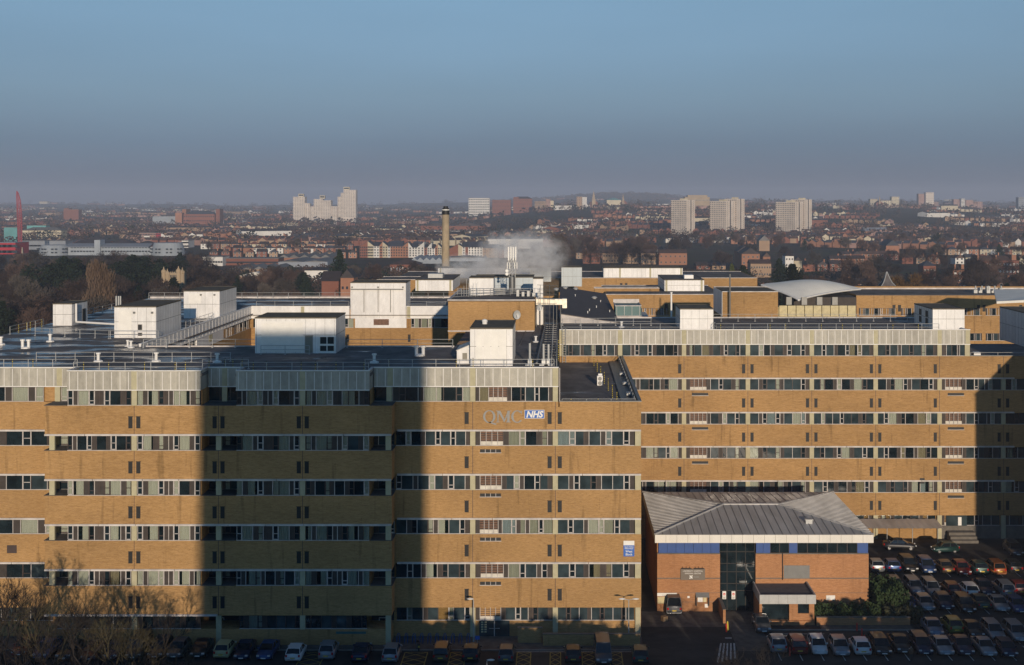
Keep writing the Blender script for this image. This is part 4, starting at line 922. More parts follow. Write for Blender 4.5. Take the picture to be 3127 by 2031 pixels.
nbd = thing('notice_board', 'covered notice board with small grey roof on the clinic wall', 'notice board', (PX(2145, Y0), Y0, PZ(1849, Y0)))
xa, xb = PX(2124, Y0), PX(2165, Y0)
mb = MB(); mb.add([(xa, Y0-.02, PZ(1809, Y0)), (xb, Y0-.02, PZ(1809, Y0)), (xb, Y0-.5, PZ(1821, Y0)), (xa, Y0-.5, PZ(1821, Y0))], [(0,1,2,3), (3,2,1,0)]); mb.build('roof', ['galv'], nbd)
mb = MB(); mb.box(xa, xa+.12, Y0-.4, Y0-.02, PZ(1848, Y0), PZ(1822, Y0)); mb.box(xb-.12, xb, Y0-.4, Y0-.02, PZ(1848, Y0), PZ(1822, Y0)); mb.build('side_post', ['panel_brown'], nbd)
mb = MB(); mb.box(xa+.25, xa+.85, Y0-.06, Y0-.02, PZ(1838, Y0), PZ(1820, Y0), 0); mb.box(xa+.92, xb-.3, Y0-.06, Y0-.02, PZ(1838, Y0), PZ(1820, Y0), 1); mb.build('poster', ['sign_white', 'cream_panel'], nbd)
for i, (u0, u1, v0, v1, l_) in enumerate(((2523, 2550, 1832, 1818, 'small white plate on the clinic wall above the hedge'), (2099, 2106, 1826, 1820, 'tiny pale plate on the clinic wall left of the covered notice board'), (2152, 2162, 1855, 1844, 'small white box sign under the covered notice board'))):
    mb = MB(); mb.box(PX(u0, Y0), PX(u1, Y0), Y0-.05, Y0-.005, PZ(v0, Y0), PZ(v1, Y0)); tag(mb.build('wall_plate', ['sign_white']), l_, 'sign')
# ------------------------------------------------------------------ walls, hedges, cycle stands, lamps
def brickwall(label, x0, x1, y0, y1, h_, matn='orange_brick', hole=False):
    t = thing('garden_wall', label, 'wall', ((x0+x1)/2, (y0+y1)/2, 0))
    mb = MB(); mb.box(x0, x1, y0, y1, 0, h_); mb.build('brickwork', [matn], t)
    mb = MB(); mb.box(x0-.04, x1+.04, y0-.04, y1+.04, h_, h_+.08); mb.build('coping', ['grey_render'], t)
brickwall('low brick retaining wall in front of the clinic hedge', 29.7, 40.5, 150.4, 150.7, .95)
brickwall('long low brick area wall under the right end of the front block', -1.8, 8.9, 143.4, 143.7, 1.35, 'buff_brick')
brickwall('short brick wall left of the long area wall by the glazed door', -4.6, -1.9, 144.3, 144.6, 1.75, 'buff_brick')
brickwall('sloped brick wall beside the clinic entrance path', 19.0, 19.3, 151.2, 155.6, 1.6)
def foliage_mesh(n, cx, rx, cy, ry, z0, z1, s, rng, shape='box'):
    mb = MB()
    for _ in range(n):
        x, y, z = rng.uniform(-1, 1), rng.uniform(-1, 1), rng.random()
        if shape == 'ball' and x*x+y*y+(2*z-1)**2 > 1: continue
        hh = (z1-z0)*(.82+.3*mnoise.noise(Vector((x*rx*1.1+cx, y*ry*1.1, 3)))) if shape == 'box' else (z1-z0)
        p = Vector((cx+x*rx, cy+y*ry, z0+z*hh)); a = Vector((rng.gauss(0, 1), rng.gauss(0, 1), rng.gauss(0, 1))).normalized(); b = a.orthogonal().normalized(); q = s*rng.uniform(.6, 1.3)
        mb.add([p+a*q, p+b*q*.7, p-a*q, p-b*q*.7], [(0,1,2,3)])
    return mb
mat('leaf_hedge2', (0.05, 0.05, 0.025), 0.7, var=0.5, scale=3, spec=0.2)
tag(foliage_mesh(4500, 33.4, 3.9, 152.4, 1.3, .2, 2.0, .16, R).build('hedge', ['leaf_hedge']), 'low dark hedge under the right half of the clinic wall', 'hedge')
tag(foliage_mesh(5000, 39.2, 1.9, 156, 3.4, .1, 3.8, .2, R).build('shrub', ['leaf_hedge']), 'tall dense shrub at the right corner of the clinic', 'shrub')
tag(foliage_mesh(3000, 40.0, 2.2, 151.9, 1.2, .1, 2.1, .17, R).build('shrub', ['leaf_hedge2']), 'lower spreading shrub in front of the tall one by the car park', 'shrub')
def stand(x, y, label):
    t = thing('cycle_stand', label, 'cycle stand', (x, y, 0), group='blue hooped cycle stands')
    for dy in (0, .55):
        mb = MB(); pr = None
        for k in range(11):
            a = math.pi*k/10; p = Vector((x+.32*math.cos(a)*.5, y+dy, .8+.3*math.sin(a)))
            if pr is not None: mb.tube(pr, p, .035, 5)
            pr = p
        mb.tube((x+.16, y+dy, 0), (x+.16, y+dy, .8), .035, 5); mb.tube((x-.16, y+dy, 0), (x-.16, y+dy, .8), .035, 5); mb.build('hoop', ['cycle_blue'], t)
ords = ['leftmost', 'second', 'third', 'fourth', 'fifth', 'sixth', 'seventh', 'eighth', 'ninth', 'rightmost']
for k, u in enumerate((1216, 1240, 1264, 1287, 1311, 1334, 1358, 1383, 1406, 1430)):
    stand(PX(u, 144.2), 144.0, ords[k]+' blue hoop of the ten cycle stands under the brick block' if k not in range(1, 9) else ords[k]+' from the left of the ten blue cycle stands under the brick block')
# motorcycle
def motorcycle(label, x, y, rz):
    t = thing('motorcycle', label, 'motorcycle', (x, y, 0), rz=rz); t['_w'] = (0, 0, 0)
    for yy, nm in ((-.7, 'front_wheel'), (.7, 'rear_wheel')):
        mb = MB(); n = 16
        for k in range(n):
            a, b = 2*math.pi*k/n, 2*math.pi*(k+1)/n; mb.tube((0, yy+.27*math.cos(a), .32+.27*math.sin(a)), (0, yy+.27*math.cos(b), .32+.27*math.sin(b)), .06, 5)
        mb.build(nm, ['black'], t)
    mb = MB(); mb.tube((0, -.7, .32), (0, -.42, .95), .05, 6); mb.box(-.16, .16, -.25, .25, .3, .65); mb.tube((-.3, -.4, 1.02), (.3, -.4, 1.02), .025, 5); mb.build('frame', ['galv_dark'], t)
    mb = MB(); mb.lathe((0, -.1, .68), [(.1, 0), (.19, .08), (.17, .2), (.05, .26)], 10); mb.build('fuel_tank', ['black'], t)
    mb = MB(); mb.box(-.14, .14, .12, .75, .72, .82); mb.build('seat', ['panel_brown'], t)
    mb = MB(); mb.box(-.1, .1, .98, 1.0, .5, .68); mb.build('number_plate', ['yellow_mark'], t)
motorcycle('black motorcycle parked among the blue cycle stands', PX(1278, 143.0), 142.6, math.pi+.2)
# street lamps
def lamp(label, u, v_top, v_base, double=False, head=1):
    Y = GY(v_base); x = PX(u, Y); h_ = PZ(v_top, Y)
    t = thing('street_lamp', label, 'street lamp', (x, Y, 0))
    mb = MB(); mb.tube((x, Y, 0), (x, Y, h_), .075, 8, r2=.045); mb.tube((x, Y, 0), (x, Y, 1.0), .11, 8); mb.build('pole', ['galv'], t)
    for s_ in ((-1, 1) if double else (head,)):
        L = .95 if double else .45
        mb = MB(); mb.tube((x, Y, h_), (x+s_*L*.6, Y-.1, h_+.12), .035, 6); mb.build('arm', ['galv'], t)
        mb = MB(); cx_, cy_ = x+s_*L*.8, Y-.15
        prof = [(-.38, .02), (-.2, .13), (0, .17), (.2, .14), (.38, .03)]
        vs = [(cx_+a, cy_+r*math.cos(w), h_+.16+.55*r*math.sin(w)) for a, r in prof for w in [2*math.pi*k/10 for k in range(10)]]
        mb.add(vs, [(i*10+k, i*10+(k+1) % 10, i*10+10+(k+1) % 10, i*10+10+k) for i in range(4) for k in range(10)]); mb.build('lamp_head', ['sign_white'], t, smooth=True)
lamp('street lamp behind the bare trees at left in front of the lit brick', 507, 1815, 1962); lamp('street lamp in front of the shadowed brick, left of the cycle stands', 1024, 1826, 1962, head=-1)
lamp('street lamp with pale pole right of the cycle stands', 1446, 1832, 1962, head=-1); lamp('double headed street lamp near the right corner of the front block', 1920, 1832, 1972, True)
lamp('street lamp top cut off by the bottom edge between parked cars', 1487, 2019, 2215)
t = thing('road_sign', 'small blue road sign on a post by the entrance door', 'sign', (PX(1458, 142.5), 142.5, 0)); x = PX(1458, 142.5)
mb = MB(); mb.tube((x, 142.5, 0), (x, 142.5, 1.3), .04, 6); mb.build('post', ['galv'], t); mb = MB(); mb.box(x-.25, x+.25, 142.44, 142.48, 1.1, 1.5); mb.build('panel', ['sign_blue'], t)
for u, v, l_ in ((2218, 1930, 'red bollard beside the yellow one at the clinic path'), (2412, 2003, 'red bollard between the silver and the red car'), (2466, 1985, 'red bollard right of the red car'), (2617, 1927, 'red bollard by the low wall of the hedge'), (2632, 1945, 'red bollard a step in front of the one by the low wall'), (2640, 1965, 'red bollard nearest the silver hatchback')):
    Y = GY(v); mb = MB(); mb.lathe((PX(u, Y), Y, 0), [(.09, 0), (.09, .85), (.05, .95)], 8); tag(mb.build('bollard', ['sign_red']), l_, 'bollard', 'red bollards')
Y = GY(1915); mb = MB(); mb.lathe((PX(2218.5, Y)-.02, Y-1, 0), [(.2, 0), (.13, .4), (.1, .9), (.05, 1)], 8); tag(mb.build('bollard', ['yellow_mark']), 'yellow bollard at the foot of the clinic path wall', 'bollard')
mb = MB(); mb.box(-.3, .3, -.3, .3, 0, .55)
o = mb.build('cardboard_box', ['pale_timber']); o.location = (PX(2028, 152.5), 152.2, 0); o.rotation_euler = (0, 0, .5); tag(o, 'brown cardboard box on the ground beside the open van', 'box')
# ------------------------------------------------------------------ cars
for nm, c, me_ in (('car_silver', (.28, .295, .32), .5), ('car_white', (.62, .62, .60), 0), ('car_black', (.012, .012, .014), 0), ('car_navy', (.012, .02, .055), .3), ('car_blue', (.03, .07, .19), .4),
    ('car_red', (.16, .012, .01), 0), ('car_maroon', (.09, .015, .012), .2), ('car_grey', (.10, .105, .115), .5), ('car_lime', (.11, .13, .02), .1), ('car_cream', (.45, .42, .22), .1), ('car_orange', (.24, .07, .012), .1), ('car_bronze', (.12, .08, .05), .5), ('car_steel', (.16, .2, .27), .5), ('car_green', (.015, .05, .045), .3)):
    mat(nm, c, .42, metal=me_, var=.03, coat=.35, obj=True)
mat('car_glass', (.01, .013, .016), .05, var=.02, obj=True); mat('tyre', (.015, .015, .015), .9, obj=True); mat('rim', (.35, .35, .36), .35, metal=.7, obj=True)
mat('headlight', (.6, .62, .62), .1, coat=1, obj=True); mat('taillight', (.45, .01, .01), .15, coat=1, obj=True); mat('plate_y', (.6, .42, .03), .5, obj=True); mat('plate_w', (.7, .7, .66), .5, obj=True)
def ringloft(mb, st, n, mi=0):
    pass
def make_car(name, label, L=4.1, Wd=1.74, Ht=1.48, hood=.95, trunk=.25, ws=.75, rs=.45, belt=.93, mats_='car_silver', van=False, cat='car'):
    # front of the car points to -Y
    t = thing(name, label, cat, (0, 0, 0)); hw = Wd/2; y0, y1 = -L/2, L/2
    cab0, cab1 = y0+hood, y1-trunk
    mb = MB()
    st = [(y0, .42, .62, .80), (y0+.12, .25, .70, .93), (y0+.5, .2, belt-.14, .99), (cab0, .2, belt-.03, 1), (0, .2, belt, 1), (cab1, .2, belt+.02, 1), (y1-.12, .24, belt+(0 if trunk > .5 else .02), .95), (y1, .4, belt-.16, .84)]
    vs = []
    for y, zl, zt, k in st:
        w = hw*k; vs += [(-w*.9, y, zl), (-w, y, zl+.16), (-w*.99, y, (zl+zt)/2+.05), (-w*.91, y, zt), (0, y, zt+.03), (w*.91, y, zt), (w*.99, y, (zl+zt)/2+.05), (w, y, zl+.16), (w*.9, y, zl)]
    m_ = 9; ns = len(st)
    fs = [(i*m_+k, i*m_+(k+1) % m_, (i+1)*m_+(k+1) % m_, (i+1)*m_+k) for i in range(ns-1) for k in range(m_)]
    fs += [tuple(range(m_))[::-1], tuple(range((ns-1)*m_, ns*m_))]; mb.add(vs, fs)
    # roof skin and pillars
    rw = hw*.76; ra, rb = cab0+ws, cab1-rs; bw = hw*.9
    mb.slab([(-rw, ra, Ht-.03), (0, ra, Ht), (rw, ra, Ht-.03), (rw+.02, (ra+rb)/2, Ht), (rw, rb, Ht-.05), (0, rb, Ht-.02), (-rw, rb, Ht-.05), (-rw-.02, (ra+rb)/2, Ht)], .05)
    for s in (-1, 1):
        mb.tube((s*bw, cab0+.02, belt-.02), (s*rw, ra, Ht-.05), .04, 4); mb.tube((s*bw, cab1-.02, belt), (s*rw, rb, Ht-.06), .06, 4); ym = (ra+rb)/2+.1; mb.tube((s*bw*1.005, ym, belt), (s*rw*1.02, ym, Ht-.05), .035, 4)
        mb.box(s*hw*.98, s*(hw+.17), cab0+.35, cab0+.5, belt, belt+.14)
    mb.box(-hw*.8, hw*.8, y0-.03, y0+.05, .3, .5); mb.box(-hw*.8, hw*.8, y1-.05, y1+.03, .34, .52)
    if van: 
        mb.box(-rw-.03, rw+.03, ym, rb-.02, belt+.0, Ht-.08)
    body = mb.build('body', [mats_], t, smooth=True)
    for p in body.data.polygons: p.use_smooth = p.area < .6
    mb = MB(); e = .012
    q = [(-bw+e, cab0+.03, belt), (bw-e, cab0+.03, belt), (bw-e, cab1-.03, belt), (-bw+e, cab1-.03, belt), (-rw, ra+.02, Ht-.055), (rw, ra+.02, Ht-.055), (rw, rb-.02, Ht-.075), (-rw, rb-.02, Ht-.075)]
    mb.add(q, [(0,1,5,4), (1,2,6,5), (2,3,7,6), (3,0,4,7)]); mb.build('window', ['car_glass'], t)
    for sx in (-1, 1):
        for yy in (y0+.78, y1-.75):
            mb = MB(); xx = sx*(hw-.13); mb.tube((xx-.1, yy, .31), (xx+.1, yy, .31), .31, 16); w_ = mb.build('wheel', ['tyre'], t)
            mb = MB(); xo = sx*(hw-.02); mb.tube((xo-.015, yy, .31), (xo+.015, yy, .31), .2, 12); mb.build('rim', ['rim'], w_)
        mb = MB(); mb.box(sx*hw*.52, sx*hw*.86, y0-.035, y0+.12, .58, .72); mb.build('headlight', ['headlight'], t)
        mb = MB(); mb.box(sx*hw*.68, sx*hw*.9, y1-.1, y1+.02, .66, .9); mb.build('taillight', ['taillight'], t)
    mb = MB(); mb.box(-.26, .26, y0-.05, y0-.03, .34, .45); mb.build('number_plate', ['plate_w'], t)
    mb = MB(); mb.box(-.26, .26, y1+.03, y1+.045, .5, .62); mb.build('rear_number_plate', ['plate_y'], t)
    return t
protos = {'hatch': (dict(L=3.9, Ht=1.47, hood=.85, trunk=.12, ws=.7, rs=.5), 'hatchback'), 'saloon': (dict(L=4.5, Ht=1.43, hood=1.05, trunk=.75, ws=.8, rs=.65), 'saloon car'),
          'estate': (dict(L=4.5, Ht=1.56, hood=.95, trunk=.08, ws=.75, rs=.35), 'estate car'), 'van': (dict(L=4.9, Wd=1.9, Ht=2.05, hood=.75, trunk=.05, ws=.55, rs=.12, belt=1.1, van=True), 'van')}
PR = {}
def car(kind_, colour, u, v, label, rear=False, rz=0.0, scale=None, catname=None):
    Y = GY(v) ; kw, cat = protos[kind_]; L = kw['L']
    x = PX(u, Y); yc = Y + L/2
    x = PX(u, Y)
    if kind_ not in PR:
        r = make_car('parked_'+('van' if kind_ == 'van' else 'car'), label, cat=cat, mats_='car_'+colour, **kw); r['group'] = 'parked vehicles'; bpy.context.view_layer.update()
        PR[kind_] = (r, child_map(r)); 
    else:
        src, cm = PR[kind_]
        r = copy_thing(src, cm, (0, 0, 0), recolour={'body': MATS['car_'+colour]})
    r.location = (x, yc, .012); r.rotation_euler = (0, 0, (math.pi if rear else 0)+rz); r['label'] = label; r['category'] = 'van' if kind_ == 'van' else 'car'
    r.scale = (R.uniform(.96, 1.04), R.uniform(.93, 1.05), R.uniform(.95, 1.07))
    return r
bay = 'in the front row below the clinic'
rowA = [(2381, 2000, 'hatch', 'silver', True, 'small silver hatchback at the left end of the front row by the clinic path'), (2443, 2004, 'estate', 'red', True, 'bright red car seen from behind between red bollards'), (2507, 2007, 'hatch', 'white', False, 'small white hatchback next to the red car'),
 (2574, 2010, 'hatch', 'silver', False, 'silver hatchback facing out, right of the small white one'), (2638, 2006, 'hatch', 'white', True, 'white hatchback seen from behind, front row, with red tail lights'), (2702, 2008, 'estate', 'black', False, 'black car facing out, front row, right of the white one seen from behind'),
 (2763, 2003, 'saloon', 'black', False, 'second black car in the front row with a pale number plate'), (2829, 2006, 'estate', 'navy', False, 'dark blue car just left of the silver saloon in the front row'), (2893, 2007, 'saloon', 'silver', False, 'silver saloon in the middle of the front row at right'),
 (2955, 2007, 'saloon', 'navy', False, 'dark blue saloon between two silver saloons in the front row'), (3025, 2011, 'saloon', 'silver', False, 'silver saloon nearest the right end of the front row'), (3090, 2014, 'hatch', 'navy', False, 'dark car at the right end of the front row')]
rowB = [(2864, 1950, 'saloon', 'steel', False, 'steel blue car at the left end of the second row'), (2922, 1940, 'hatch', 'lime', True, 'lime green hatchback in the second row'), (2988, 1955, 'saloon', 'black', False, 'black car right of the lime green hatchback'), (3052, 1962, 'estate', 'silver', False, 'large silver estate car in the second row'), (3122, 1965, 'estate', 'silver', False, 'silver estate car cut by the right edge, second row')]
rowC = [(2780, 1868, 'hatch', 'blue', False, 'blue hatchback right of the tall shrub'), (2836, 1871, 'hatch', 'silver', False, 'silver hatchback right of the blue one near the shrub'), (2895, 1868, 'hatch', 'navy', False, 'navy hatchback in the third row with bright lamps'), (2962, 1878, 'estate', 'black', False, 'black estate car in the third row'), (3008, 1866, 'saloon', 'green', True, 'dark green saloon seen from behind in the third row'), (3066, 1874, 'saloon', 'silver', False, 'silver saloon in the third row near the right edge'), (3121, 1878, 'hatch', 'blue', False, 'blue car at the right edge in the third row')]
rowD = [(2742, 1815, 'hatch', 'grey', False, 'grey hatchback partly behind the tall shrub'), (2805, 1820, 'estate', 'steel', False, 'blue grey people carrier in the fourth row'), (2858, 1826, 'estate', 'silver', False, 'silver car behind the navy hatchback, fourth row'), (2916, 1824, 'hatch', 'maroon', True, 'dark red car left of the white one'), (2972, 1828, 'hatch', 'white', True, 'bright white hatchback in the fourth row'), (3020, 1824, 'saloon', 'navy', False, 'dark car right of the bright white hatchback'), (3083, 1824, 'estate', 'silver', True, 'silver estate car seen from behind, fourth row right'), (3124, 1822, 'hatch', 'red', True, 'red car cut by the right edge, fourth row')]
rowE = [(2684, 1752, 'hatch', 'silver', True, 'white-silver car half hidden by the clinic corner'), (2733, 1752, 'hatch', 'blue', True, 'blue hatchback seen from behind, far row'), (2786, 1752, 'estate', 'black', False, 'black car with a shiny grille in the far row'), (2842, 1757, 'estate', 'blue', False, 'mid blue car facing out in the far row'), (2897, 1756, 'saloon', 'bronze', True, 'bronze brown saloon in the far row'), (2949, 1762, 'hatch', 'red', False, 'red small car in the far row'), (3000, 1760, 'hatch', 'green', True, 'dark green car right of the red small one'), (3055, 1760, 'estate', 'orange', True, 'orange van-like car in the far row'), (3106, 1754, 'hatch', 'black', True, 'black car at the right end of the far row'), (3112, 1703, 'estate', 'grey', False, 'grey car in shade near the steps at the right edge')]
for row in (rowA, rowB, rowC, rowD, rowE):
    for (u, v, kd, cl, rr, lb_) in row: car(kd, cl, u, v, lb_, rr, rz=R.uniform(-.02, .02))
car('saloon', 'black', 2759, 1690, 'dark saloon parked side-on under the lean-to canopy, left', rz=math.pi/2-.1); car('hatch', 'green', 2898, 1697, 'dark hatchback parked side-on near the steps', rz=-math.pi/2+.1)
car('saloon', 'grey', 2334, 1938, 'dark grey car half lost in shade before the clinic porch')
left = [(403, 2020, 'van', 'bronze', False, 'large brownish camper van at left behind bare branches'), (190, 2022, 'saloon', 'black', False, 'black car glimpsed through branches at far left'), (268, 2024, 'saloon', 'maroon', False, 'dark red car glimpsed through the branches'), (335, 2021, 'hatch', 'navy', False, 'dark blue car just left of the camper van, behind branches'),
 (470, 2018, 'estate', 'black', False, 'black car just right of the camper van'), (530, 2017, 'hatch', 'grey', False, 'dark grey hatchback second right of the camper van'), (600, 2017, 'saloon', 'black', False, 'black saloon left of the cream coloured car'), (674, 2016, 'hatch', 'cream', True, 'cream yellow hatchback seen from behind'), (733, 2022, 'saloon', 'navy', False, 'navy saloon right of the cream hatchback'), (805, 2022, 'saloon', 'blue', False, 'dark blue saloon left of the white car'),
 (893, 2026, 'hatch', 'white', True, 'white hatchback in the shadow of the tower'), (994, 2021, 'hatch', 'silver', True, 'silver hatchback right of the white one in the tower shadow'), (1095, 2028, 'saloon', 'navy', True, 'dark blue car between two silver ones below the front block'), (1190, 2028, 'hatch', 'silver', True, 'silver hatchback with red lamps left of the people carrier'),
 (1344, 2026, 'estate', 'bronze', True, 'bronze people carrier with yellow plate in front of the cycle stands'), (1436, 2027, 'hatch', 'black', True, 'black hatchback with red tail lights near the door'), (1545, 2030, 'hatch', 'grey', True, 'dark grey car in front of the area wall'), (1750, 2030, 'hatch', 'black', True, 'black hatchback with yellow plate below the long area wall'), (1843, 2034, 'van', 'grey', False, 'tall grey pickup-like van left of the double lamp'), (1958, 2032, 'hatch', 'green', True, 'dark green car in shade at the block corner'),
 (55, 2010, 'hatch', 'red', False, 'red car glimpsed at the far left edge'), (120, 2020, 'saloon', 'blue', False, 'blue car behind branches near the left edge')]
for (u, v, kd, cl, rr, lb_) in left: car(kd, cl, u, v, lb_, rr, rz=R.uniform(-.03, .03))
cv = car('van', 'grey', 2059, 1880, 'grey pickup truck loading by the clinic wall, tailgate open', rear=True)
# person walking in the car park
def person(label, x, y, rz, coat, legs):
    t = thing('person', label, 'person', (x, y, 0), rz=rz)
    bm_v = {'pel': (0, 0, .95), 'ch': (0, .02, 1.3), 'nk': (0, .02, 1.5), 'hd': (0, 0, 1.62), 'ht': (0, 0, 1.74), 'ls': (-.19, .02, 1.42), 'le': (-.25, .05, 1.13), 'lh': (-.24, -.05, .88), 'rs': (.19, .02, 1.42), 're': (.25, .08, 1.13), 'rh': (.24, .0, .88),
            'lhp': (-.1, 0, .92), 'lk': (-.11, -.1, .5), 'lf': (-.11, 0, .08), 'lt': (-.11, -.16, .04), 'rhp': (.1, 0, .92), 'rk': (.11, .05, .5), 'rf': (.11, .2, .1), 'rt': (.11, .05, .04)}
    rad = {'pel': .15, 'ch': .17, 'nk': .06, 'hd': .095, 'ht': .08, 'ls': .075, 'le': .055, 'lh': .04, 'rs': .075, 're': .055, 'rh': .04, 'lhp': .1, 'lk': .07, 'lf': .05, 'lt': .04, 'rhp': .1, 'rk': .07, 'rf': .05, 'rt': .04}
    ed = [('pel','ch'),('ch','nk'),('nk','hd'),('hd','ht'),('ch','ls'),('ls','le'),('le','lh'),('ch','rs'),('rs','re'),('re','rh'),('pel','lhp'),('lhp','lk'),('lk','lf'),('lf','lt'),('pel','rhp'),('rhp','rk'),('rk','rf'),('rf','rt')]
    keys = list(bm_v); me = bpy.data.meshes.new('body'); me.from_pydata([bm_v[k] for k in keys], [(keys.index(a), keys.index(b)) for a, b in ed], [])
    o = bpy.data.objects.new('body', me); COL.objects.link(o); o.parent = t
    sk = o.modifiers.new('Skin', 'SKIN'); sv = me.skin_vertices[0].data
    for i, k in enumerate(keys): sv[i].radius = (rad[k], rad[k]*.85)
    sv[0].use_root = True; o.modifiers.new('Sub', 'SUBSURF').levels = 2; o.modifiers['Sub'].render_levels = 2
    m, tt, b = nt('clothes_'+coat); sz = N(tt, 'ShaderNodeSeparateXYZ'); g = N(tt, 'ShaderNodeTexCoord'); tt.links.new(g.outputs['Object'], sz.inputs[0])
    c1 = mixc(tt, mrange(tt, sz.outputs[2], .85, .87, 0, 1), legs, {'tan': (.16, .09, .05), 'dark': (.02, .02, .025)}[coat]); c2 = mixc(tt, mrange(tt, sz.outputs[2], 1.5, 1.52, 0, 1), c1, (.45, .28, .2)); c3 = mixc(tt, mrange(tt, sz.outputs[2], 1.68, 1.69, 0, 1), c2, (.04, .025, .02))
    tt.links.new(c3, b.inputs['Base Color']); b.inputs['Roughness'].default_value = .8; me.materials.append(m)
    return t
Y = GY(2022); person('person in a brown coat walking between the front row cars', PX(2783, Y), Y, .4, 'tan', (.03, .03, .04))
# ------------------------------------------------------------------ terrain
def sst(a, b, x): t = max(0, min(1, (x-a)/(b-a))); return t*t*(3-2*t)
def GZ(X, Y):
    if Y < 900: return 0.0
    u = U0 + F*X/Y
    right = sst(1350, 1750, u)*(1-.35*sst(2700, 3100, u))
    z = 30*right*sst(1500, 3000, Y) + 9*(1-right)*sst(2200, 4200, Y)
    z += 36*math.exp(-((Y-7000)/900)**2)*math.exp(-((u-1860)/330)**2)
    z += 34*math.exp(-((Y-7200)/900)**2)*(.5+.5*mnoise.noise(Vector((u/300, 0, 5)))) + 18*math.exp(-((Y-4600)/700)**2)*max(0, mnoise.noise(Vector((u/220, 3, 1))))*sst(1200, 1500, u)
    z += 3*mnoise.noise(Vector((X/260, Y/260, 0)))*sst(900, 1600, Y)
    return z
m, t, b = nt('ground')
c = mixc(t, mrange(t, noise(t, (.012, .012, 1), 1.0, 5, .65), .4, .6, 0, 1), (.045, .04, .022), (.085, .06, .045))
c = mixc(t, mrange(t, noise(t, (.03, .03, 1), 1.0, 4, .6), .52, .62, 0, .8), c, (.05, .065, .022))
t.links.new(c, b.inputs['Base Color']); b.inputs['Roughness'].default_value = 1; b.inputs['Specular IOR Level'].default_value = .1; MATS['ground'] = m
m, t, b = nt('asphalt')
c = mixc(t, mrange(t, noise(t, (.25, .4, 1), 1.0, 6, .7), .35, .7, 0, 1), (.030, .027, .025), (.07, .062, .055))
t.links.new(c, b.inputs['Base Color']); b.inputs['Roughness'].default_value = .9
b.inputs['Specular IOR Level'].default_value = .25; MATS['asphalt'] = m
mat('paving', (.10, .085, .07), .9, var=.35, scale=1.2)
ys = [-70, 60, 120, 200, 300, 500, 700, 900]; y = 900
while y < 9000: y *= 1.06; ys.append(min(y, 9000))
vs = []; nx = 90
for y in ys:
    hw = max(320, y*.62)
    for i in range(nx+1):
        x = -hw + 2*hw*i/nx; vs.append((x, y, GZ(x, y)))
mb = MB(); mb.add(vs, [(j*(nx+1)+i, j*(nx+1)+i+1, (j+1)*(nx+1)+i+1, (j+1)*(nx+1)+i) for j in range(len(ys)-1) for i in range(nx)])
kind(mb.build('ground', ['ground'], smooth=True, loc=(0, 0, 0)), 'structure')
mb = MB(); mb.box(-90, 110, 90, 189.2, -.3, .004); kind(mb.build('car_park', ['asphalt']), 'structure')
mb = MB(); mb.box(-90, 9.2, 142.2, 146.5, -.1, .12); mb.box(9.5, 24, 150.0, 155.6, -.1, .02); mb.box(19.5, 23.2, 142, 150, -.1, .02); mb.box(30, 40.5, 148.9, 150.3, -.1, .12); kind(mb.build('pavement', ['paving']), 'structure')
mb = MB(); mb.box(-90, 9.2, 142.05, 142.2, -.1, .13); mb.box(24, 40.5, 148.75, 148.9, -.1, .13); kind(mb.build('kerb', ['kerb']), 'structure')
mb = MB(); z = .0085
def line(x0, y0, x1, y1, w=.05, mi=0):
    d = Vector((x1-x0, y1-y0)); n = Vector((-d.y, d.x)).normalized()*w; mb.add([(x0+n.x, y0+n.y, z), (x0-n.x, y0-n.y, z), (x1-n.x, y1-n.y, z), (x1+n.x, y1+n.y, z)], [(0,1,2,3)], mi)
for u0, u1 in ((915, 985), (1230, 1300), (1372, 1420), (1578, 1620), (1680, 1712), (1778, 1818), (1862, 1900)):
    a, b_ = PX(u0, 139.5), PX(u1, 139.5); y0, y1 = 137.0, 141.6
    line(a, y0, a, y1, mi=1); line(b_, y0, b_, y1, mi=1); line(a, y1, b_, y1, mi=1)
    for k in range(3):
        q = y0+1.53*k; line(a, q, b_, q+1.53, mi=1); line(b_, q, a, q+1.53, mi=1)
for k in range(18):
    x = 23.7+2.28*k; line(x, 139.0, x, 143.6)
    if x > 39: line(x, 144.3, x, 149.0); line(x, 154.6, x, 164.5); 
    if x > 33: line(x, 170, x, 175)
for k in range(5): line(PX(2180+14*k, 142), 138.5+.3*k, PX(2200+10*k, 145), 144.5, .09)
line(PX(2215, 146), 146.2, PX(2235, 146), 146.2, .15); line(24, 147.6, 30, 147.6, .06); line(-5, 141.75, 8, 141.75, .06)
kind(mb.build('road_markings', ['paint_white', 'paint_yellow'], loc=(0, 0, 0)), 'structure')
# the tower the photograph is taken from: its shadow lies across the facade
tw = thing('tower_block', 'tower the photo is taken from, throwing the shadow across the facade', 'tower', (-4.3, -10, 0))
mb = MB(); mb.box(-14.7, 7.9, -18, -1.2, 0, HC+8.6); mb.build('wall', ['grey_render'], tw)
for q in range(17):
    mb = MB(); mb.box(-14.2, 7.4, -1.2, -1.17, 3.2*q+1.2, 3.2*q+2.6); mb.build('window', ['glass_dark'], tw)
mb = MB(); mb.box(-15.0, 8.2, -18.3, -.9, HC+8.6, HC+9.0); mb.build('roof', ['roof_dry'], tw)
sw = thing('hospital_wing', 'brick wing beyond the right edge whose shadow covers the right end of the far block', 'hospital wing', (84, 150, 0))
mb = MB(); mb.box(69.8, 100, 128, 188.9, 0, ROOF+.3); mb.build('wall', ['buff_brick'], sw)
mb = MB(); mb.box(69.6, 100.2, 127.8, 189.0, ROOF+.3, ROOF+.4); mb.build('roof', ['roof_dry'], sw)
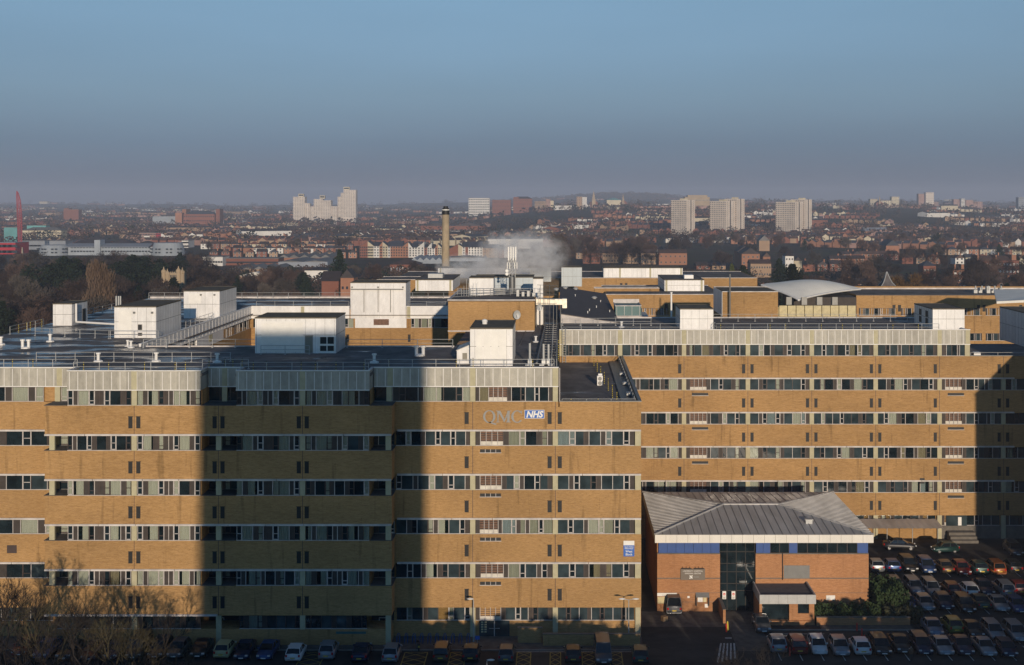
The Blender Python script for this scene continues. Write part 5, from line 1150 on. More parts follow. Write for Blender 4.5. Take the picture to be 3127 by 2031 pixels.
# ------------------------------------------------------------------ trees
def branch(mb, p, d, L, r, depth, rng, spread=.55, up=.15):
    n = 2 if depth > 1 else 1
    q = p
    for i in range(n):
        d2 = (d + Vector((rng.gauss(0, .10), rng.gauss(0, .10), rng.gauss(0, .06)+up*.3))).normalized()
        e = q + d2*(L/n); rr = r*(1-.3*(i+1)/n); mb.tube(q, e, r*(1-.3*i/n), 5 if depth > 3 else 3, 0, rr, cap=False); q = e; d = d2
    if depth <= 0: return
    k = rng.choice((2, 3, 3)) if depth > 1 else 4
    for i in range(k):
        a = rng.uniform(0, 2*math.pi); s = spread*rng.uniform(.7, 1.3)
        o = d.orthogonal().normalized(); o2 = d.cross(o); nd = (d*math.cos(s) + (o*math.cos(a)+o2*math.sin(a))*math.sin(s) + Vector((0, 0, up))).normalized()
        branch(mb, q, nd, L*rng.uniform(.66, .84), r*.62, depth-1, rng, spread, up)
def bare_tree_near(seed, h_, matn, depth=6):
    rng = random.Random(seed); t = thing('bare_tree', 'bare tree', 'tree', (0, 0, 0))
    mb = MB(); L = h_*.26; r = h_*.013; mb.tube((0, 0, 0), (0, 0, L), r*1.25, 7, 0, r, cap=False); mb.build('trunk', [matn], t)
    mb = MB(); branch(mb, Vector((0, 0, L*.96)), Vector((rng.gauss(0, .06), rng.gauss(0, .06), 1)), h_*.2, r, depth, rng)
    for i in range(3):
        a = rng.uniform(0, 6.3); branch(mb, Vector((0, 0, L*rng.uniform(.6, .95))), Vector((math.cos(a)*.7, math.sin(a)*.7, .8)).normalized(), h_*.18, r*.6, depth-2, rng)
    mb.build('crown', [matn], t); bpy.context.view_layer.update(); return t, child_map(t)
ORDB = ['fourth', 'third', 'second', 'sixth', 'fifth', 'first']
near = [bare_tree_near(3, 12, 'bark'), bare_tree_near(8, 12, 'bark_yellow'), bare_tree_near(14, 12, 'bark')]
nt_used = [0]*3
def near_tree(k, x, y, s, label):
    t, cm = near[k]
    if nt_used[k] == 0: r = t; r.location = (x, y, 0); r['label'] = label
    else: r = copy_thing(t, cm, (x, y, 0), label=label)
    nt_used[k] += 1; r.rotation_euler = (0, 0, R.uniform(0, 6.3)); r.scale = (s, s, s*R.uniform(.95, 1.08)); r['group'] = 'bare trees at the bottom edge'
for k, u, Y, s, lb_ in ((0, -10, 122, 1.12, 'big bare tree at the bottom left corner'), (1, 140, 127, .95, 'bare tree with yellowish bark near the bottom left corner'), (2, 260, 121, 1.05, 'third bare tree from the left at the bottom'), (1, 370, 124, .88, 'yellow barked bare tree in front of the camper van'),
    (0, 480, 126, .80, 'smaller bare tree right of the camper van'), (2, 70, 131, .9, 'bare tree behind the yellow one at the bottom left'), (2, 2255, 126, .55, 'small bare tree top at the bottom edge below the clinic path'), (0, 2350, 124, .6, 'small bare tree top below the silver hatchback'), (1, 2160, 122, .5, 'low twiggy tree top at the bottom edge under the road arrows')):
    near_tree(k, PX(u, Y), Y, s, lb_)
for q, (u, Y, s) in enumerate(((200, 124, .9), (310, 128, .8), (420, 122, .85), (20, 127, 1.0), (100, 124, .85), (540, 123, .6))): near_tree((0, 2, 1)[q % 3], PX(u, Y), Y, s, ORDB[q]+' of the lower bare trees filling the bottom left, counted from the camper van')
for i, (x, y, s) in enumerate(((-44, 101, 1.02), (-52, 104, 1.0), (-38, 98, .95), (-34, 104, .85), (-60, 100, 1.05), (14, 99, .8), (24, 101, .75), (32, 97, .78), (40, 101, .8), (51, 99, .85), (62, 102, .8), (9, 96, .92), (46, 104, .7), (57, 96, .8))):
    near_tree(i % 3, x, y, s, 'bare tree below the frame whose shadow falls '+('on the lit brick at left' if x < 0 else 'towards the clinic and car park'))
def shade_hedge_row(label, x0, x1, y, h_):  # unseen foliage rows, added to block low sun from facade foot and cars
    t = foliage_mesh(int((x1-x0)*h_*26), (x0+x1)/2, (x1-x0)/2, y, 1.6, 0, h_, .62, R); tag(t.build('hedge', ['leaf_hedge']), label, 'hedge')
shade_hedge_row('tall unseen hedge added to shade the foot of the front block', -34, 8, 108, 8.3)
shade_hedge_row('unseen shading hedge added below the frame by the bottom left bare trees', -66, -47, 108, 8.6)
shade_hedge_row('lower stretch of the unseen shading hedge added at left', -46, -35, 108, 6.6)
shade_hedge_row('tall unseen hedge added to shade the right car park', 37, 80, 112, 8.2)
shade_hedge_row('unseen evergreen screen added to shade the foot of the front block', -54, 16.5, 80, 13.2)  # added out of view, height chosen for how far its shadow reaches
shade_hedge_row('unseen evergreen screen added to shade the right car park', 50, 96, 90, 13.6)
shade_hedge_row('unseen hedge added to shade the road by the clinic', 9, 37, 111, 6.9)
tag(foliage_mesh(4200, PX(250, 131), 11.5, 131, 2.2, .1, 2.6, .13, R).build('scrub', ['bark']), 'low brown bramble scrub under the bare trees at the bottom left', 'shrub')
# crowns for the middle distance: many small faces in clumps
mat('twig_brown', (.088, .056, .042), .95, var=.35, scale=.12, spec=.1, rnd=.25); mat('twig_dark', (.05, .036, .03), .95, var=.35, scale=.12, spec=.1, rnd=.25); mat('twig_orange', (.20, .115, .04), .95, var=.2, scale=.2, spec=.1, rnd=.1)
mat('twig_grey', (.075, .062, .05), .95, var=.35, scale=.12, spec=.1, rnd=.25)
mat('twig_poplar', (.15, .10, .065), .95, var=.25, scale=.2, spec=.1)
mat('needle', (.016, .025, .014), .95, var=.35, scale=.3, spec=.1, rnd=.25); mat('needle_light', (.07, .08, .03), .95, var=.3, scale=.3, spec=.1, rnd=.2)
def crown_mesh(kind_, seed, n):
    rng = random.Random(seed); mb = MB()
    clumps = []
    if kind_ == 'conifer': clumps = [(rng.uniform(-.3, .3)*(1-z), rng.uniform(-.3, .3)*(1-z), .12+.86*z, .30*(1-z)+.05) for z in [i/13 for i in range(14)] for _ in (0, 1)]
    elif kind_ == 'poplar': clumps = [(rng.uniform(-.12, .12), rng.uniform(-.12, .12), z, .12*(1.15-abs(2*z-1.0)**2*.7)) for z in [.1+.86*i/19 for i in range(20)] for _ in (0, 1)]
    elif kind_ == 'pine': clumps = [(rng.uniform(-.36, .36), rng.uniform(-.36, .36), rng.uniform(.55, .93), rng.uniform(.10, .2)) for _ in range(13)]
    else:
        for _ in range(20):
            a, r_, z = rng.uniform(0, 6.3), rng.random()**.5*.36, rng.uniform(.3, .92); r_ *= math.sqrt(max(.1, 1-((z-.55)/.45)**2)); clumps.append((r_*math.cos(a), r_*math.sin(a), z, rng.uniform(.10, .2)))
    s0 = {'conifer': .018, 'poplar': .012, 'pine': .018}.get(kind_, .013)
    for _ in range(n):
        cx_, cy_, cz, r_ = rng.choice(clumps)
        v = Vector((rng.gauss(0, 1), rng.gauss(0, 1), rng.gauss(0, 1))).normalized()*r_*rng.random()**.4; p = Vector((cx_, cy_, cz))+v
        if kind_ in ('bare', 'poplar'):
            d = (v*1.0+Vector((0, 0, .12 if kind_ == 'bare' else .4))+Vector((rng.gauss(0, .06), rng.gauss(0, .06), rng.gauss(0, .06)))).normalized(); w = d.orthogonal().normalized()*s0*.55; L = s0*rng.uniform(1.6, 4)
            mb.add([p-d*L-w, p-d*L+w, p+d*L], [(0,1,2)])
        else:
            a = Vector((rng.gauss(0, 1), rng.gauss(0, 1), rng.gauss(0, 1))).normalized(); b = a.orthogonal().normalized(); q = s0*rng.uniform(.7, 1.6); mb.add([p+a*q, p+b*q, p-a*q*.9, p-b*q], [(0,1,2,3)])
    return mb
TP = {}
def tree_proto(key, kind_, seed, n, matn, name):
    t = thing(name, '', 'tree', (0, 0, 0)); crown_mesh(kind_, seed, n).build('crown', [matn], t)
    mb = MB(); mb.tube((0, 0, 0), (0, 0, .62 if kind_ != 'conifer' else .3), .018, 6, 0, .008)
    if kind_ in ('bare', 'pine'):
        rg = random.Random(seed)
        for k in range(7):
            a = rg.uniform(0, 6.3); mb.tube((0, 0, rg.uniform(.25, .5)), (math.cos(a)*.26, math.sin(a)*.26, rg.uniform(.55, .8)), .008, 4, 0, .003)
    mb.build('trunk', ['bark'], t); bpy.context.view_layer.update(); TP[key] = [t, child_map(t), 0]
for i, (mt, s) in enumerate((('twig_brown', 1), ('twig_dark', 2), ('twig_grey', 3), ('twig_brown', 4))): tree_proto('bare%d' % i, 'bare', s, 2600, mt, 'bare_tree')
tree_proto('poplar', 'poplar', 5, 3600, 'twig_poplar', 'poplar_tree'); tree_proto('conifer', 'conifer', 6, 2200, 'needle', 'conifer_tree'); tree_proto('pine', 'pine', 7, 2400, 'needle', 'pine_tree'); tree_proto('willow', 'bare', 9, 4200, 'twig_orange', 'willow_tree'); tree_proto('conlight', 'conifer', 10, 2200, 'needle_light', 'conifer_tree')
TREES = []   # (u, Y, record) for the labels
def tree(key, u, Y, h_, wide=1.0, label=None, zone=None):
    src, cm, n = TP[key]; x = PX(u, Y)
    r = src if n == 0 else copy_thing(src, cm, (0, 0, 0)); TP[key][2] += 1
    r.location = (x, Y, GZ(x, Y)-.02); r.rotation_euler = (0, 0, R.uniform(0, 6.3)); r.scale = (h_*wide, h_*wide, h_)
    TREES.append((zone, u, Y, key, r, label, h_)); 
    if label: r['label'] = label
    return r
tree('poplar', 305, 470, 27, .95, 'tall brown poplar with upswept twigs rising from the dark wood'); tree('pine', 165, 560, 24, 1.2, 'broad dark pine standing out of the wood in front of the grey curved building', ); tree('pine', 215, 600, 21, 1.2, 'dark pine right of the broad one before the grey curved building')
tree('pine', 375, 600, 23, 1.3, 'flat topped pine in front of the long grey building'); tree('pine', 445, 610, 21, 1.3, 'dark pine second left of the stone gatehouse'); tree('pine', 505, 600, 20, 1.1, 'dark pine just left of the stone gatehouse'); tree('conifer', 530, 535, 17, 1.4, 'bushy dark green conifer in front of the stone gatehouse')
tree('conifer', 1037, 600, 25.7, .8, 'tall dark conifer above the large white plant room'); tree('conifer', 932, 600, 15.5, .8, 'slim conifer left of the tall dark one'); tree('conifer', 725, 620, 13, .8, 'small conifer left of the white roofed hall'); tree('poplar', 1715, 700, 31, 1.2, 'brown bare poplar right of the steam')
tree('willow', 2770, 520, 20, 1.35, 'golden orange willow crown above the long right wing'); tree('willow', 2730, 540, 14, 1.1, 'smaller golden tree left of the orange willow'); tree('bare0', 2840, 520, 15, 1.1, 'reddish brown round tree right of the orange willow'); tree('conlight', 2235, 520, 23, .6, 'pale green conifer beyond the long white plant room'); tree('conifer', 2270, 530, 22, 1.0, 'dark conifer right of the pale green one')
tree('conifer', 2420, 500, 24, 1.3, 'broad dark evergreen above the white dome roof'); tree('conifer', 2380, 640, 20, 1.0, 'dark evergreen left of the white rendered house'); tree('conifer', 3075, 480, 18, 1.0, 'round dark evergreen near the right edge above the long wing')
# woods and street trees
rw = random.Random(21)
def scatter(zone, n, u0, u1, Y0_, Y1_, h0, h1, mix):
    for i in range(n):
        Y = math.sqrt(rw.uniform(Y0_**2, Y1_**2)); u = rw.uniform(u0, u1)
        h_ = rw.uniform(h0, h1); w = rw.uniform(.95, 1.35)
        if rw.random() < .5: pass
        tree(rw.choice(mix), u, Y, h_, w, None, zone)
BARE = ['bare0', 'bare1', 'bare2', 'bare3']
scatter('the left wood', 108, -60, 640, 400, 850, 12, 18, BARE+['bare1', 'bare1', 'bare1', 'conifer'])
scatter('the gatehouse side trees', 40, 560, 1080, 430, 720, 10, 14, BARE+['conifer'])
for q in range(5): tree('bare%d' % (q % 4), 484+18*q, 530+3*q, 11+(q*7)%3, 1.2, None, 'the gatehouse forecourt')
scatter('the chimney side trees', 20, 1060, 1340, 400, 800, 9, 13, BARE)
scatter('the trees above the dome', 62, 1850, 3190, 470, 680, 11, 16, BARE+['bare1', 'bare1', 'conifer'])
scatter('the right hillside', 60, 1900, 3180, 850, 1500, 10, 15, BARE+['bare1', 'conifer'])
scatter('the tall right trees', 20, 2540, 3170, 640, 900, 12, 17, BARE+['bare1'])
scatter('the steam side trees', 22, 1620, 2100, 900, 1250, 13, 19, BARE)
scatter('the left housing estate', 14, 560, 1500, 1150, 1500, 9, 14, BARE)
# ------------------------------------------------------------------ town
for nm, c in (('far_red', (.21, .08, .05)), ('far_orange', (.31, .145, .085)), ('far_tan', (.33, .22, .14)), ('far_cream', (.52, .45, .32)), ('far_white', (.66, .63, .58)), ('far_pink', (.36, .22, .18)), ('far_concrete', (.62, .54, .46)), ('far_window_pale', (.11, .10, .10)), ('far_grey', (.26, .28, .31)), ('far_stone', (.36, .27, .17)), ('far_yellow', (.5, .4, .16)), ('far_teal', (.12, .32, .32)), ('far_crimson', (.36, .02, .03)), ('far_metal', (.30, .33, .36))):
    mat(nm, c, .85, var=.12, scale=.1, rnd=.0 if nm in ('far_concrete',) else .12)
for nm, c in (('tile_dark', (.045, .035, .035)), ('tile_brown', (.085, .05, .038)), ('tile_slate', (.05, .055, .07)), ('tile_red', (.16, .06, .035)), ('roof_grey', (.16, .15, .14)), ('roof_white', (.6, .57, .5))):
    mat(nm, c, .75, var=.2, scale=.3, rnd=.2)
mat('far_window', (.03, .035, .045), .2, var=.2)
def rotM(x, y, z, a): return Matrix.Translation((x, y, z)) @ Matrix.Rotation(a, 4, 'Z')
def gable(mb, x0, x1, y0, y1, z, h_, along='x', over=.3, mi=0):
    if along == 'x':
        ym = (y0+y1)/2; v = [(x0-over, y0-over, z-.1), (x1+over, y0-over, z-.1), (x1+over, y1+over, z-.1), (x0-over, y1+over, z-.1), (x0-over, ym, z+h_), (x1+over, ym, z+h_)]
        mb.add(v, [(0,1,5,4), (2,3,4,5), (0,4,3), (1,2,5), (0,3,2,1)], mi)
    else:
        xm = (x0+x1)/2; v = [(x0-over, y0-over, z-.1), (x1+over, y0-over, z-.1), (x1+over, y1+over, z-.1), (x0-over, y1+over, z-.1), (xm, y0-over, z+h_), (xm, y1+over, z+h_)]
        mb.add(v, [(0,4,5,3), (1,2,5,4), (0,1,4), (2,3,5), (0,3,2,1)], mi)
def block(name, label, cat, u0, u1, vtop, Y, depth=14, wall_='far_red', roof=('flat', 'roof_grey', 0), wins=None, sub=(), winm='far_window', zb=None, rz=0.0, group=None):
    xa, xb = PX(u0, Y), PX(u1, Y); xc = (xa+xb)/2; hw = (xb-xa)/2; g = GZ(xc, Y)-1.0 if zb is None else zb; zt = PZ(vtop, Y)
    t = thing(name, label, cat, (xc, Y+depth/2, g), group=group)
    M = rotM(xc, Y, 0, rz)
    mb = MB(M); mb.box(-hw, hw, 0, depth, g, zt)
    if roof[0] == 'gabley': mb.add([(-hw, 0, zt), (hw, 0, zt), (0, 0, zt+roof[2]*.98)], [(0,1,2)])
    if roof[0] == 'gable': mb.add([(hw, 0, zt), (hw, depth, zt), (hw, depth/2, zt+roof[2]*.96), (-hw, 0, zt), (-hw, depth, zt), (-hw, depth/2, zt+roof[2]*.96)], [(0,1,2), (5,4,3)])
    mb.build('wall', [wall_], t)
    mb = MB(M)
    if roof[0] == 'flat': mb.box(-hw-.2, hw+.2, -.2, depth+.2, zt, zt+.4)
    elif roof[0] == 'hip':
        v = [(-hw-.4, -.4, zt), (hw+.4, -.4, zt), (hw+.4, depth+.4, zt), (-hw-.4, depth+.4, zt)]; k = min(hw, depth/2); v += [(-hw+k, depth/2, zt+roof[2]), (hw-k, depth/2, zt+roof[2])]
        mb.add(v, [(0,1,5,4), (1,2,5), (2,3,4,5), (3,0,4), (0,3,2,1)])
    else: gable(mb, -hw, hw, 0, depth, zt, roof[2], 'y' if roof[0] == 'gabley' else 'x')
    mb.build('roof', [roof[1]], t)
    if wins:
        fl, nb_, ww, wh = wins
        for q in range(fl):
            z = zt - (q+.55)*(zt-g-1)/fl - wh/2
            mb = MB(M)
            for k in range(nb_): x = -hw+(k+.5)*2*hw/nb_; mb.box(x-ww/2, x+ww/2, -.08, -.005, z, z+wh)
            mb.build('window_row', [winm], t)
    for (a, b, vt, wm) in sub:
        x0, x1 = PX(a, Y)-xc, PX(b, Y)-xc; mb = MB(M); mb.box(x0, x1, .3, depth-.3, g if vt[1] else zt, PZ(vt[0], Y)); mb.build('roof_block' if not vt[1] else 'wing', [wm], t)
    return t
# tower blocks at right, turned so two faces show
def tower(label, uc, Y, la, lb_, vtop, ang, extra=None):
    x = PX(uc, Y); g = GZ(x, Y)-1; zt = PZ(vtop, Y); t = thing('tower_block', label, 'tower block', (x, Y, g), group='three pale tower blocks at right')
    def part(M, la, lb_, zt, nm):
        mb = MB(M); mb.box(-la, 0, 0, lb_, g, zt); mb.build(nm, ['far_concrete'], t)
        mb = MB(M); mb.box(-la*.6, -la*.3, lb_*.3, lb_*.7, zt, zt+2.2); mb.build('roof_block', ['far_cream'], t)
        n = int((zt-g)/2.8)
        for q in range(n):
            z = zt-2.0-2.8*q; mb = MB(M)
            m_ = int(la/2.7)
            for k in range(m_): xx = -la+(k+.5)*la/m_; mb.box(xx-.75, xx+.75, -.12, -.01, z-.5, z+.8, 0)
            for k in range(3): yy = (k+.5)*lb_/3; mb.box(.01, .12, yy-.4, yy+.4, z-.4, z+.7, 0)
            mb.box(-la, 0, -.06, 0, z-1.25, z-1.1, 1); mb.box(0, .06, 0, lb_, z-1.25, z-1.1, 1)
            mb.build('window_row', ['far_window_pale', 'far_tan'], t)
        mb = MB(M); mb.box(0, .3, lb_*.46, lb_*.54, g, zt); mb.build('stair_slot', ['far_window'], t)
    M = rotM(x, Y, 0, ang); part(M, la, lb_, zt, 'wall')
    if extra:
        dx, dy, l2, lb2, dz = extra; part(M @ Matrix.Translation((dx, dy, 0)), l2, lb2, zt+dz, 'rear_wall')
R45 = math.radians(-40)
tower('pale concrete tower block, leftmost of the three at right', 2097, 1776, 26, 20, 611, R45)
tower('pale tower block with two stepped slabs, middle of the three at right', 2217, 1776, 26, 22, 614, R45, (3, 22.5, 20, 20, 3.0))
tower('pale tower block with two slabs, rightmost of the three at right', 2428, 1770, 30, 22, 617, R45, (2, 22.5, 22, 20, 3.5))
def ltower(label, parts, Y):
    u = parts[0][0]; x = PX(u, Y); g = -1; t = thing('tower_block', label, 'tower block', (x, Y, g), group='three stepped tower blocks left of the chimney')
    for k, (u0, u1, vt, d0, d1, m_) in enumerate(parts):
        mb = MB(); x0, x1 = PX(u0, Y), PX(u1, Y); zt = PZ(vt, Y); capp = m_ == 'cap'
        mb.box(x0, x1, Y+d0, Y+d1, g if not capp else zt-7, zt); mb.build('wall' if not capp else 'roof_block', ['far_cream' if capp else 'far_concrete'], t)
        if capp: mb = MB(); mb.box(x0+1, x1-1, Y+d0-.2, Y+d0-.02, zt-4.5, zt-1.5); mb.build('vent_opening', ['far_window'], t); continue
        n = int((zt-g)/2.9); nb_ = max(2, int((x1-x0)/3.4))
        for q in range(min(n, 20)):
            z = zt-2.2-2.9*q; mb = MB()
            for i in range(nb_): xx = x0+(i+.5)*(x1-x0)/nb_; mb.box(xx-.8, xx+.8, Y+d0-.15, Y+d0-.01, z-.5, z+.8)
            mb.build('window_row', ['far_window_pale'], t)
ltower('stepped pale tower block, leftmost of the group left of the chimney', [(895, 931, 601, 0, 22, ''), (910, 926, 592, 4, 14, 'cap'), (931, 945, 621, 4, 20, '')], 2800)
ltower('broad stepped pale tower block, middle of the group left of the chimney', [(958, 985, 608, 0, 22, ''), (985, 1011, 612, -3, 20, ''), (975, 991, 597, 4, 14, 'cap'), (1011, 1029, 630, 2, 18, ''), (947, 958, 631, 2, 18, '')], 2800)
ltower('tallest stepped pale tower block, rightmost of the group left of the chimney', [(1049, 1087, 580, 0, 22, ''), (1040, 1049, 589, 2, 22, ''), (1030, 1040, 601, 4, 22, ''), (1048, 1066, 571, 4, 16, 'cap')], 2800)
B = block; F0 = ('flat', 'roof_grey', 0)
B('office_block', 'white gridded office block on the skyline right of the chimney', 'office block', 1431, 1495, 605, 3000, 16, 'far_white', F0, (8, 12, 2.6, 2.4))
B('brick_building', 'long reddish institutional building right of the gridded office block', 'building', 1503, 1560, 611, 3000, 20, 'far_red', F0, (4, 12, 1.4, 2)); B('brick_building', 'dark roofed brick building with a stub tower in the middle of the skyline', 'building', 1567, 1625, 607, 3000, 20, 'far_red', ('hip', 'tile_dark', 5), (4, 10, 1.4, 2), sub=((1568, 1584, (602, 0), 'far_red'),))
B('office_block', 'beige office block left of the narrow brown tower on the skyline', 'office block', 1633, 1667, 615, 2900, 16, 'far_tan', F0, (6, 8, 2, 1.6)); B('office_block', 'narrow brown tower on the skyline', 'tower', 1667, 1681, 608, 2900, 14, 'far_pink', F0, (8, 3, 1.4, 1.6)); B('office_block', 'small cream block right of the narrow brown tower', 'office block', 1681, 1691, 613, 2905, 14, 'far_cream', F0)
B('long_hall', 'low white hall right of the narrow brown tower', 'hall', 1692, 1746, 628, 2850, 20, 'far_white', F0, (1, 10, 2, 1)); B('office_block', 'white block with a brown side standing alone left of the church spire', 'office block', 1761, 1778, 601, 2900, 16, 'far_tan', F0, (8, 3, 1.5, 1.5)); B('office_block', 'white notched block joined to the brown one left of the church spire', 'office block', 1778, 1792, 602, 2898, 14, 'far_white', F0)
B('arena_roof', 'pale green roofed hall between the two church spires', 'hall', 1853, 1897, 611, 3100, 30, 'far_cream', ('hip', 'far_teal', 5)); B('castle_building', 'long pale castle-like building on the skyline behind the leftmost right tower', 'castle', 2091, 2167, 602, 2950, 30, 'far_stone', F0, (2, 18, 1.4, 2.5), sub=((2100, 2160, (596, 0), 'far_stone'),))
def church(label, u, vtip, Y, w=6):
    x = PX(u, Y); g = GZ(x, Y)-1; zt = PZ(vtip, Y); t = thing('church', label, 'church', (x, Y, g)); zb = zt-26
    mb = MB(); mb.box(x-w/2, x+w/2, Y, Y+w, g, zb); mb.build('tower', ['far_stone'], t)
    mb = MB(); mb.add([(x-w/2, Y, zb), (x+w/2, Y, zb), (x+w/2, Y+w, zb), (x-w/2, Y+w, zb), (x, Y+w/2, zt)], [(0,1,4), (1,2,4), (2,3,4), (3,0,4)]); mb.build('spire', ['far_stone'], t)
    mb = MB(); mb.box(x-8, x+10, Y+w+.1, Y+w+24, g, g+14); gable(mb, x-8, x+10, Y+w+.1, Y+w+24, g+14, 7, 'y'); mb.build('nave', ['far_red'], t)
church('church with a tall pale spire on the skyline right of centre', 1813, 581, 3150, 9); church('church with a smaller spire right of the tall spired one', 1903, 591, 3200, 7); church('dark church spire left of the pale cube block on the right skyline', 2687, 597, 3300, 6)
for a in (('office_block', 'pale low block on the right skyline beside the dark spire', 'office block', 2657, 2680, 608, 3400, 20, 'far_cream'), ('office_block', 'wide low cream block on the right skyline', 'office block', 2690, 2724, 613, 3400, 20, 'far_cream'), ('office_block', 'pale cube block on the right skyline', 'office block', 2723, 2746, 601, 3400, 20, 'far_cream'),
          ('tower_block', 'grey tower block paired with a taller pink one on the right skyline', 'tower block', 2805, 2824, 592, 3700, 20, 'far_pink'), ('tower_block', 'tallest pinkish tower block on the right skyline', 'tower block', 2827, 2852, 588, 3690, 20, 'far_concrete'), ('office_block', 'low pink annex right of the tallest skyline tower', 'office block', 2852, 2866, 617, 3700, 16, 'far_pink'),
          ('office_block', 'dull pink block left of the narrow white one on the far right skyline', 'office block', 2912, 2933, 609, 3700, 20, 'far_pink'), ('office_block', 'narrow white block on the far right skyline', 'office block', 2935, 2947, 607, 3690, 20, 'far_white'), ('office_block', 'stepped pink block right of the narrow white one', 'office block', 2949, 2972, 611, 3700, 20, 'far_pink'), ('office_block', 'lower end of the stepped pink block on the far right', 'office block', 2972, 3000, 616, 3700, 20, 'far_pink'), ('tower_block', 'dark striped tower at the right edge of the skyline', 'tower block', 3110, 3135, 603, 3500, 20, 'far_grey')):
    B(*a, F0, (7, 5, 2, 1.4))
B('mill_building', 'large red brick mill with dark roof in the middle distance at left', 'mill', 560, 655, 654, 2400, 26, 'far_red', ('hip', 'tile_slate', 6), (3, 16, 2, 2.4), sub=((535, 562, (650, 1), 'far_orange'), (556, 568, (639, 1), 'far_orange'), (659, 671, (638, 1), 'far_red')))
B('long_hall', 'whitish long hall left of the red brick mill', 'hall', 466, 535, 661, 2450, 20, 'far_metal', F0); B('brick_building', 'pinkish block far off at left above the red sculpture mast', 'building', 194, 240, 640, 2900, 20, 'far_red', F0, sub=((196, 210, (636, 0), 'far_red'),))
B('school_building', 'cream building with grey pitched roof right of the red mast', 'building', 68, 187, 704, 1650, 20, 'far_cream', ('hip', 'roof_grey', 4), (2, 22, 2, 1.2)); B('office_block', 'teal topped block behind the cream building near the red mast', 'building', 82, 140, 689, 1720, 14, 'far_teal', F0); B('office_block', 'white framed teal block left of the red mast', 'building', 12, 52, 695, 1500, 14, 'far_teal', F0, sub=((24, 40, (697, 1), 'far_white'),))
B('campus_building', 'bright red building at the left edge below the red mast', 'building', -20, 47, 742, 1180, 30, 'far_crimson', ('flat', 'far_grey', 0), (2, 4, 8, 2.5)); B('campus_building', 'long low grey green building right of the red one', 'building', 62, 200, 736, 1300, 20, 'far_grey', F0, (1, 12, 6, 1.5))
B('brick_building', 'pale yellow long shed in the middle distance at left', 'shed', 494, 620, 722, 1650, 30, 'far_yellow', F0, (1, 2, 6, 4)); B('apartment_block', 'pink and tan flats left of the yellow shed', 'flats', 426, 475, 712, 1600, 14, 'far_pink', F0, (3, 10, 1.4, 1.6)); B('apartment_block', 'narrow crimson block between the pink flats and the yellow shed', 'flats', 476, 490, 713, 1600, 14, 'far_crimson', F0, (3, 3, 1.4, 1.6)); B('apartment_block', 'pink flats behind the yellow shed', 'flats', 510, 555, 709, 1700, 14, 'far_pink', F0, (3, 10, 1.4, 1.6)); B('apartment_block', 'low pink terrace left of the pink and tan flats', 'flats', 380, 425, 719, 1590, 14, 'far_pink', ('hip', 'tile_dark', 3), (2, 10, 1.4, 1.6))
for i, (u0, u1, v, Y) in enumerate(((215, 330, 746, 1330), (335, 400, 744, 1320), (245, 325, 738, 1420), (400, 480, 752, 1290), (555, 575, 735, 1330))):
    B('brick_building', ('long dark roofed terrace behind the curved grey building, left one', 'dark roofed terrace just right of the long one behind the curved grey building', 'farther dark roofed terrace above the curved grey building', 'dark roofed brick hall left of the grey drum end', 'white and brown flats just right of the grey drum end')[i], 'building', u0, u1, v, Y, 22, 'far_orange' if i < 4 else 'far_white', ('hip', 'tile_dark', 5) if i < 4 else F0, (2, 10, 1.5, 1.5))
# curved grey campus building
cb = thing('campus_building', 'long low silver grey building with rounded drum ends behind the wood at left', 'building', (PX(310, 1150), 1150, 0))
def drum(u, r, zt, Y, nm, taper=.85):
    x = PX(u, Y); mb = MB(); mb.lathe((x, Y+r, 0), [(r, 0), (r*(1+taper)/2, zt*.6), (r*taper, zt)], 28); mb.build(nm, ['far_metal'], cb)
    mb = MB(); n = 28
    for k in range(n):
        if k % 3: 
            for zz in (2.5, 5.5):
                a = 2*math.pi*k/n; rr = r*1.0; mb.box(x+rr*math.cos(a)-.9, x+rr*math.cos(a)+.9, Y+r+rr*math.sin(a)-.5, Y+r+rr*math.sin(a)+.2, zz, zz+1.1)
    mb.build('drum_window', ['far_window'], cb)
drum(148, 14, PZ(748, 1165), 1150, 'left_drum', .8); drum(498, 15, PZ(741, 1165), 1150, 'right_drum', .82)
mb = MB(); mb.box(PX(195, 1150), PX(455, 1150), 1160, 1175, 0, PZ(756, 1150)); mb.box(PX(278, 1150), PX(296, 1150), 1158, 1170, 0, PZ(734, 1150)); mb.build('wall', ['far_metal'], cb)
mb = MB(); mb.slab([(PX(185, 1160), 1159, PZ(755, 1150)), (PX(455, 1160), 1159, PZ(755, 1150)), (PX(450, 1160), 1176, PZ(746, 1150)), (PX(190, 1160), 1176, PZ(746, 1150))], .5); mb.build('roof', ['far_grey'], cb)
for zz in (4.6, 8.1):
    mb = MB()
    for k in range(26): x = PX(203, 1150)+2.75*k; mb.box(x, x+2.1, 1159.8, 1159.95, zz-1.5, zz-.2)
    mb.build('window_row', ['far_window'], cb)
# red sculpture mast
am2 = thing('sculpture_mast', 'slender tall red steel mast sculpture at the left edge', 'sculpture', (PX(62, 1195), 1195, 0))
x = PX(62, 1195); mb = MB()
prof = [(PZ(766, 1195), 1.5), (PZ(700, 1195), 2.0), (PZ(650, 1195), 2.2), (PZ(612, 1195), 1.8), (PZ(590, 1195), .9), (PZ(583, 1195), .1)]
lean = [0, -.4, -.8, -1.6, -2.6, -3.2]
for k in range(10):
    a = 2*math.pi*k/10
    for (p0, r0), (p1, r1), l0, l1 in zip(prof[:-1], prof[1:], lean[:-1], lean[1:]): mb.tube((x+l0+r0*math.cos(a), 1195+r0*math.sin(a), p0), (x+l1+r1*math.cos(a), 1195+r1*math.sin(a), p1), .2, 5)
for q in range(10):
    z = 5+4.6*q; mb.lathe((x-.02*z, 1195, z), [(1.7, 0), (1.7, .3)], 10)
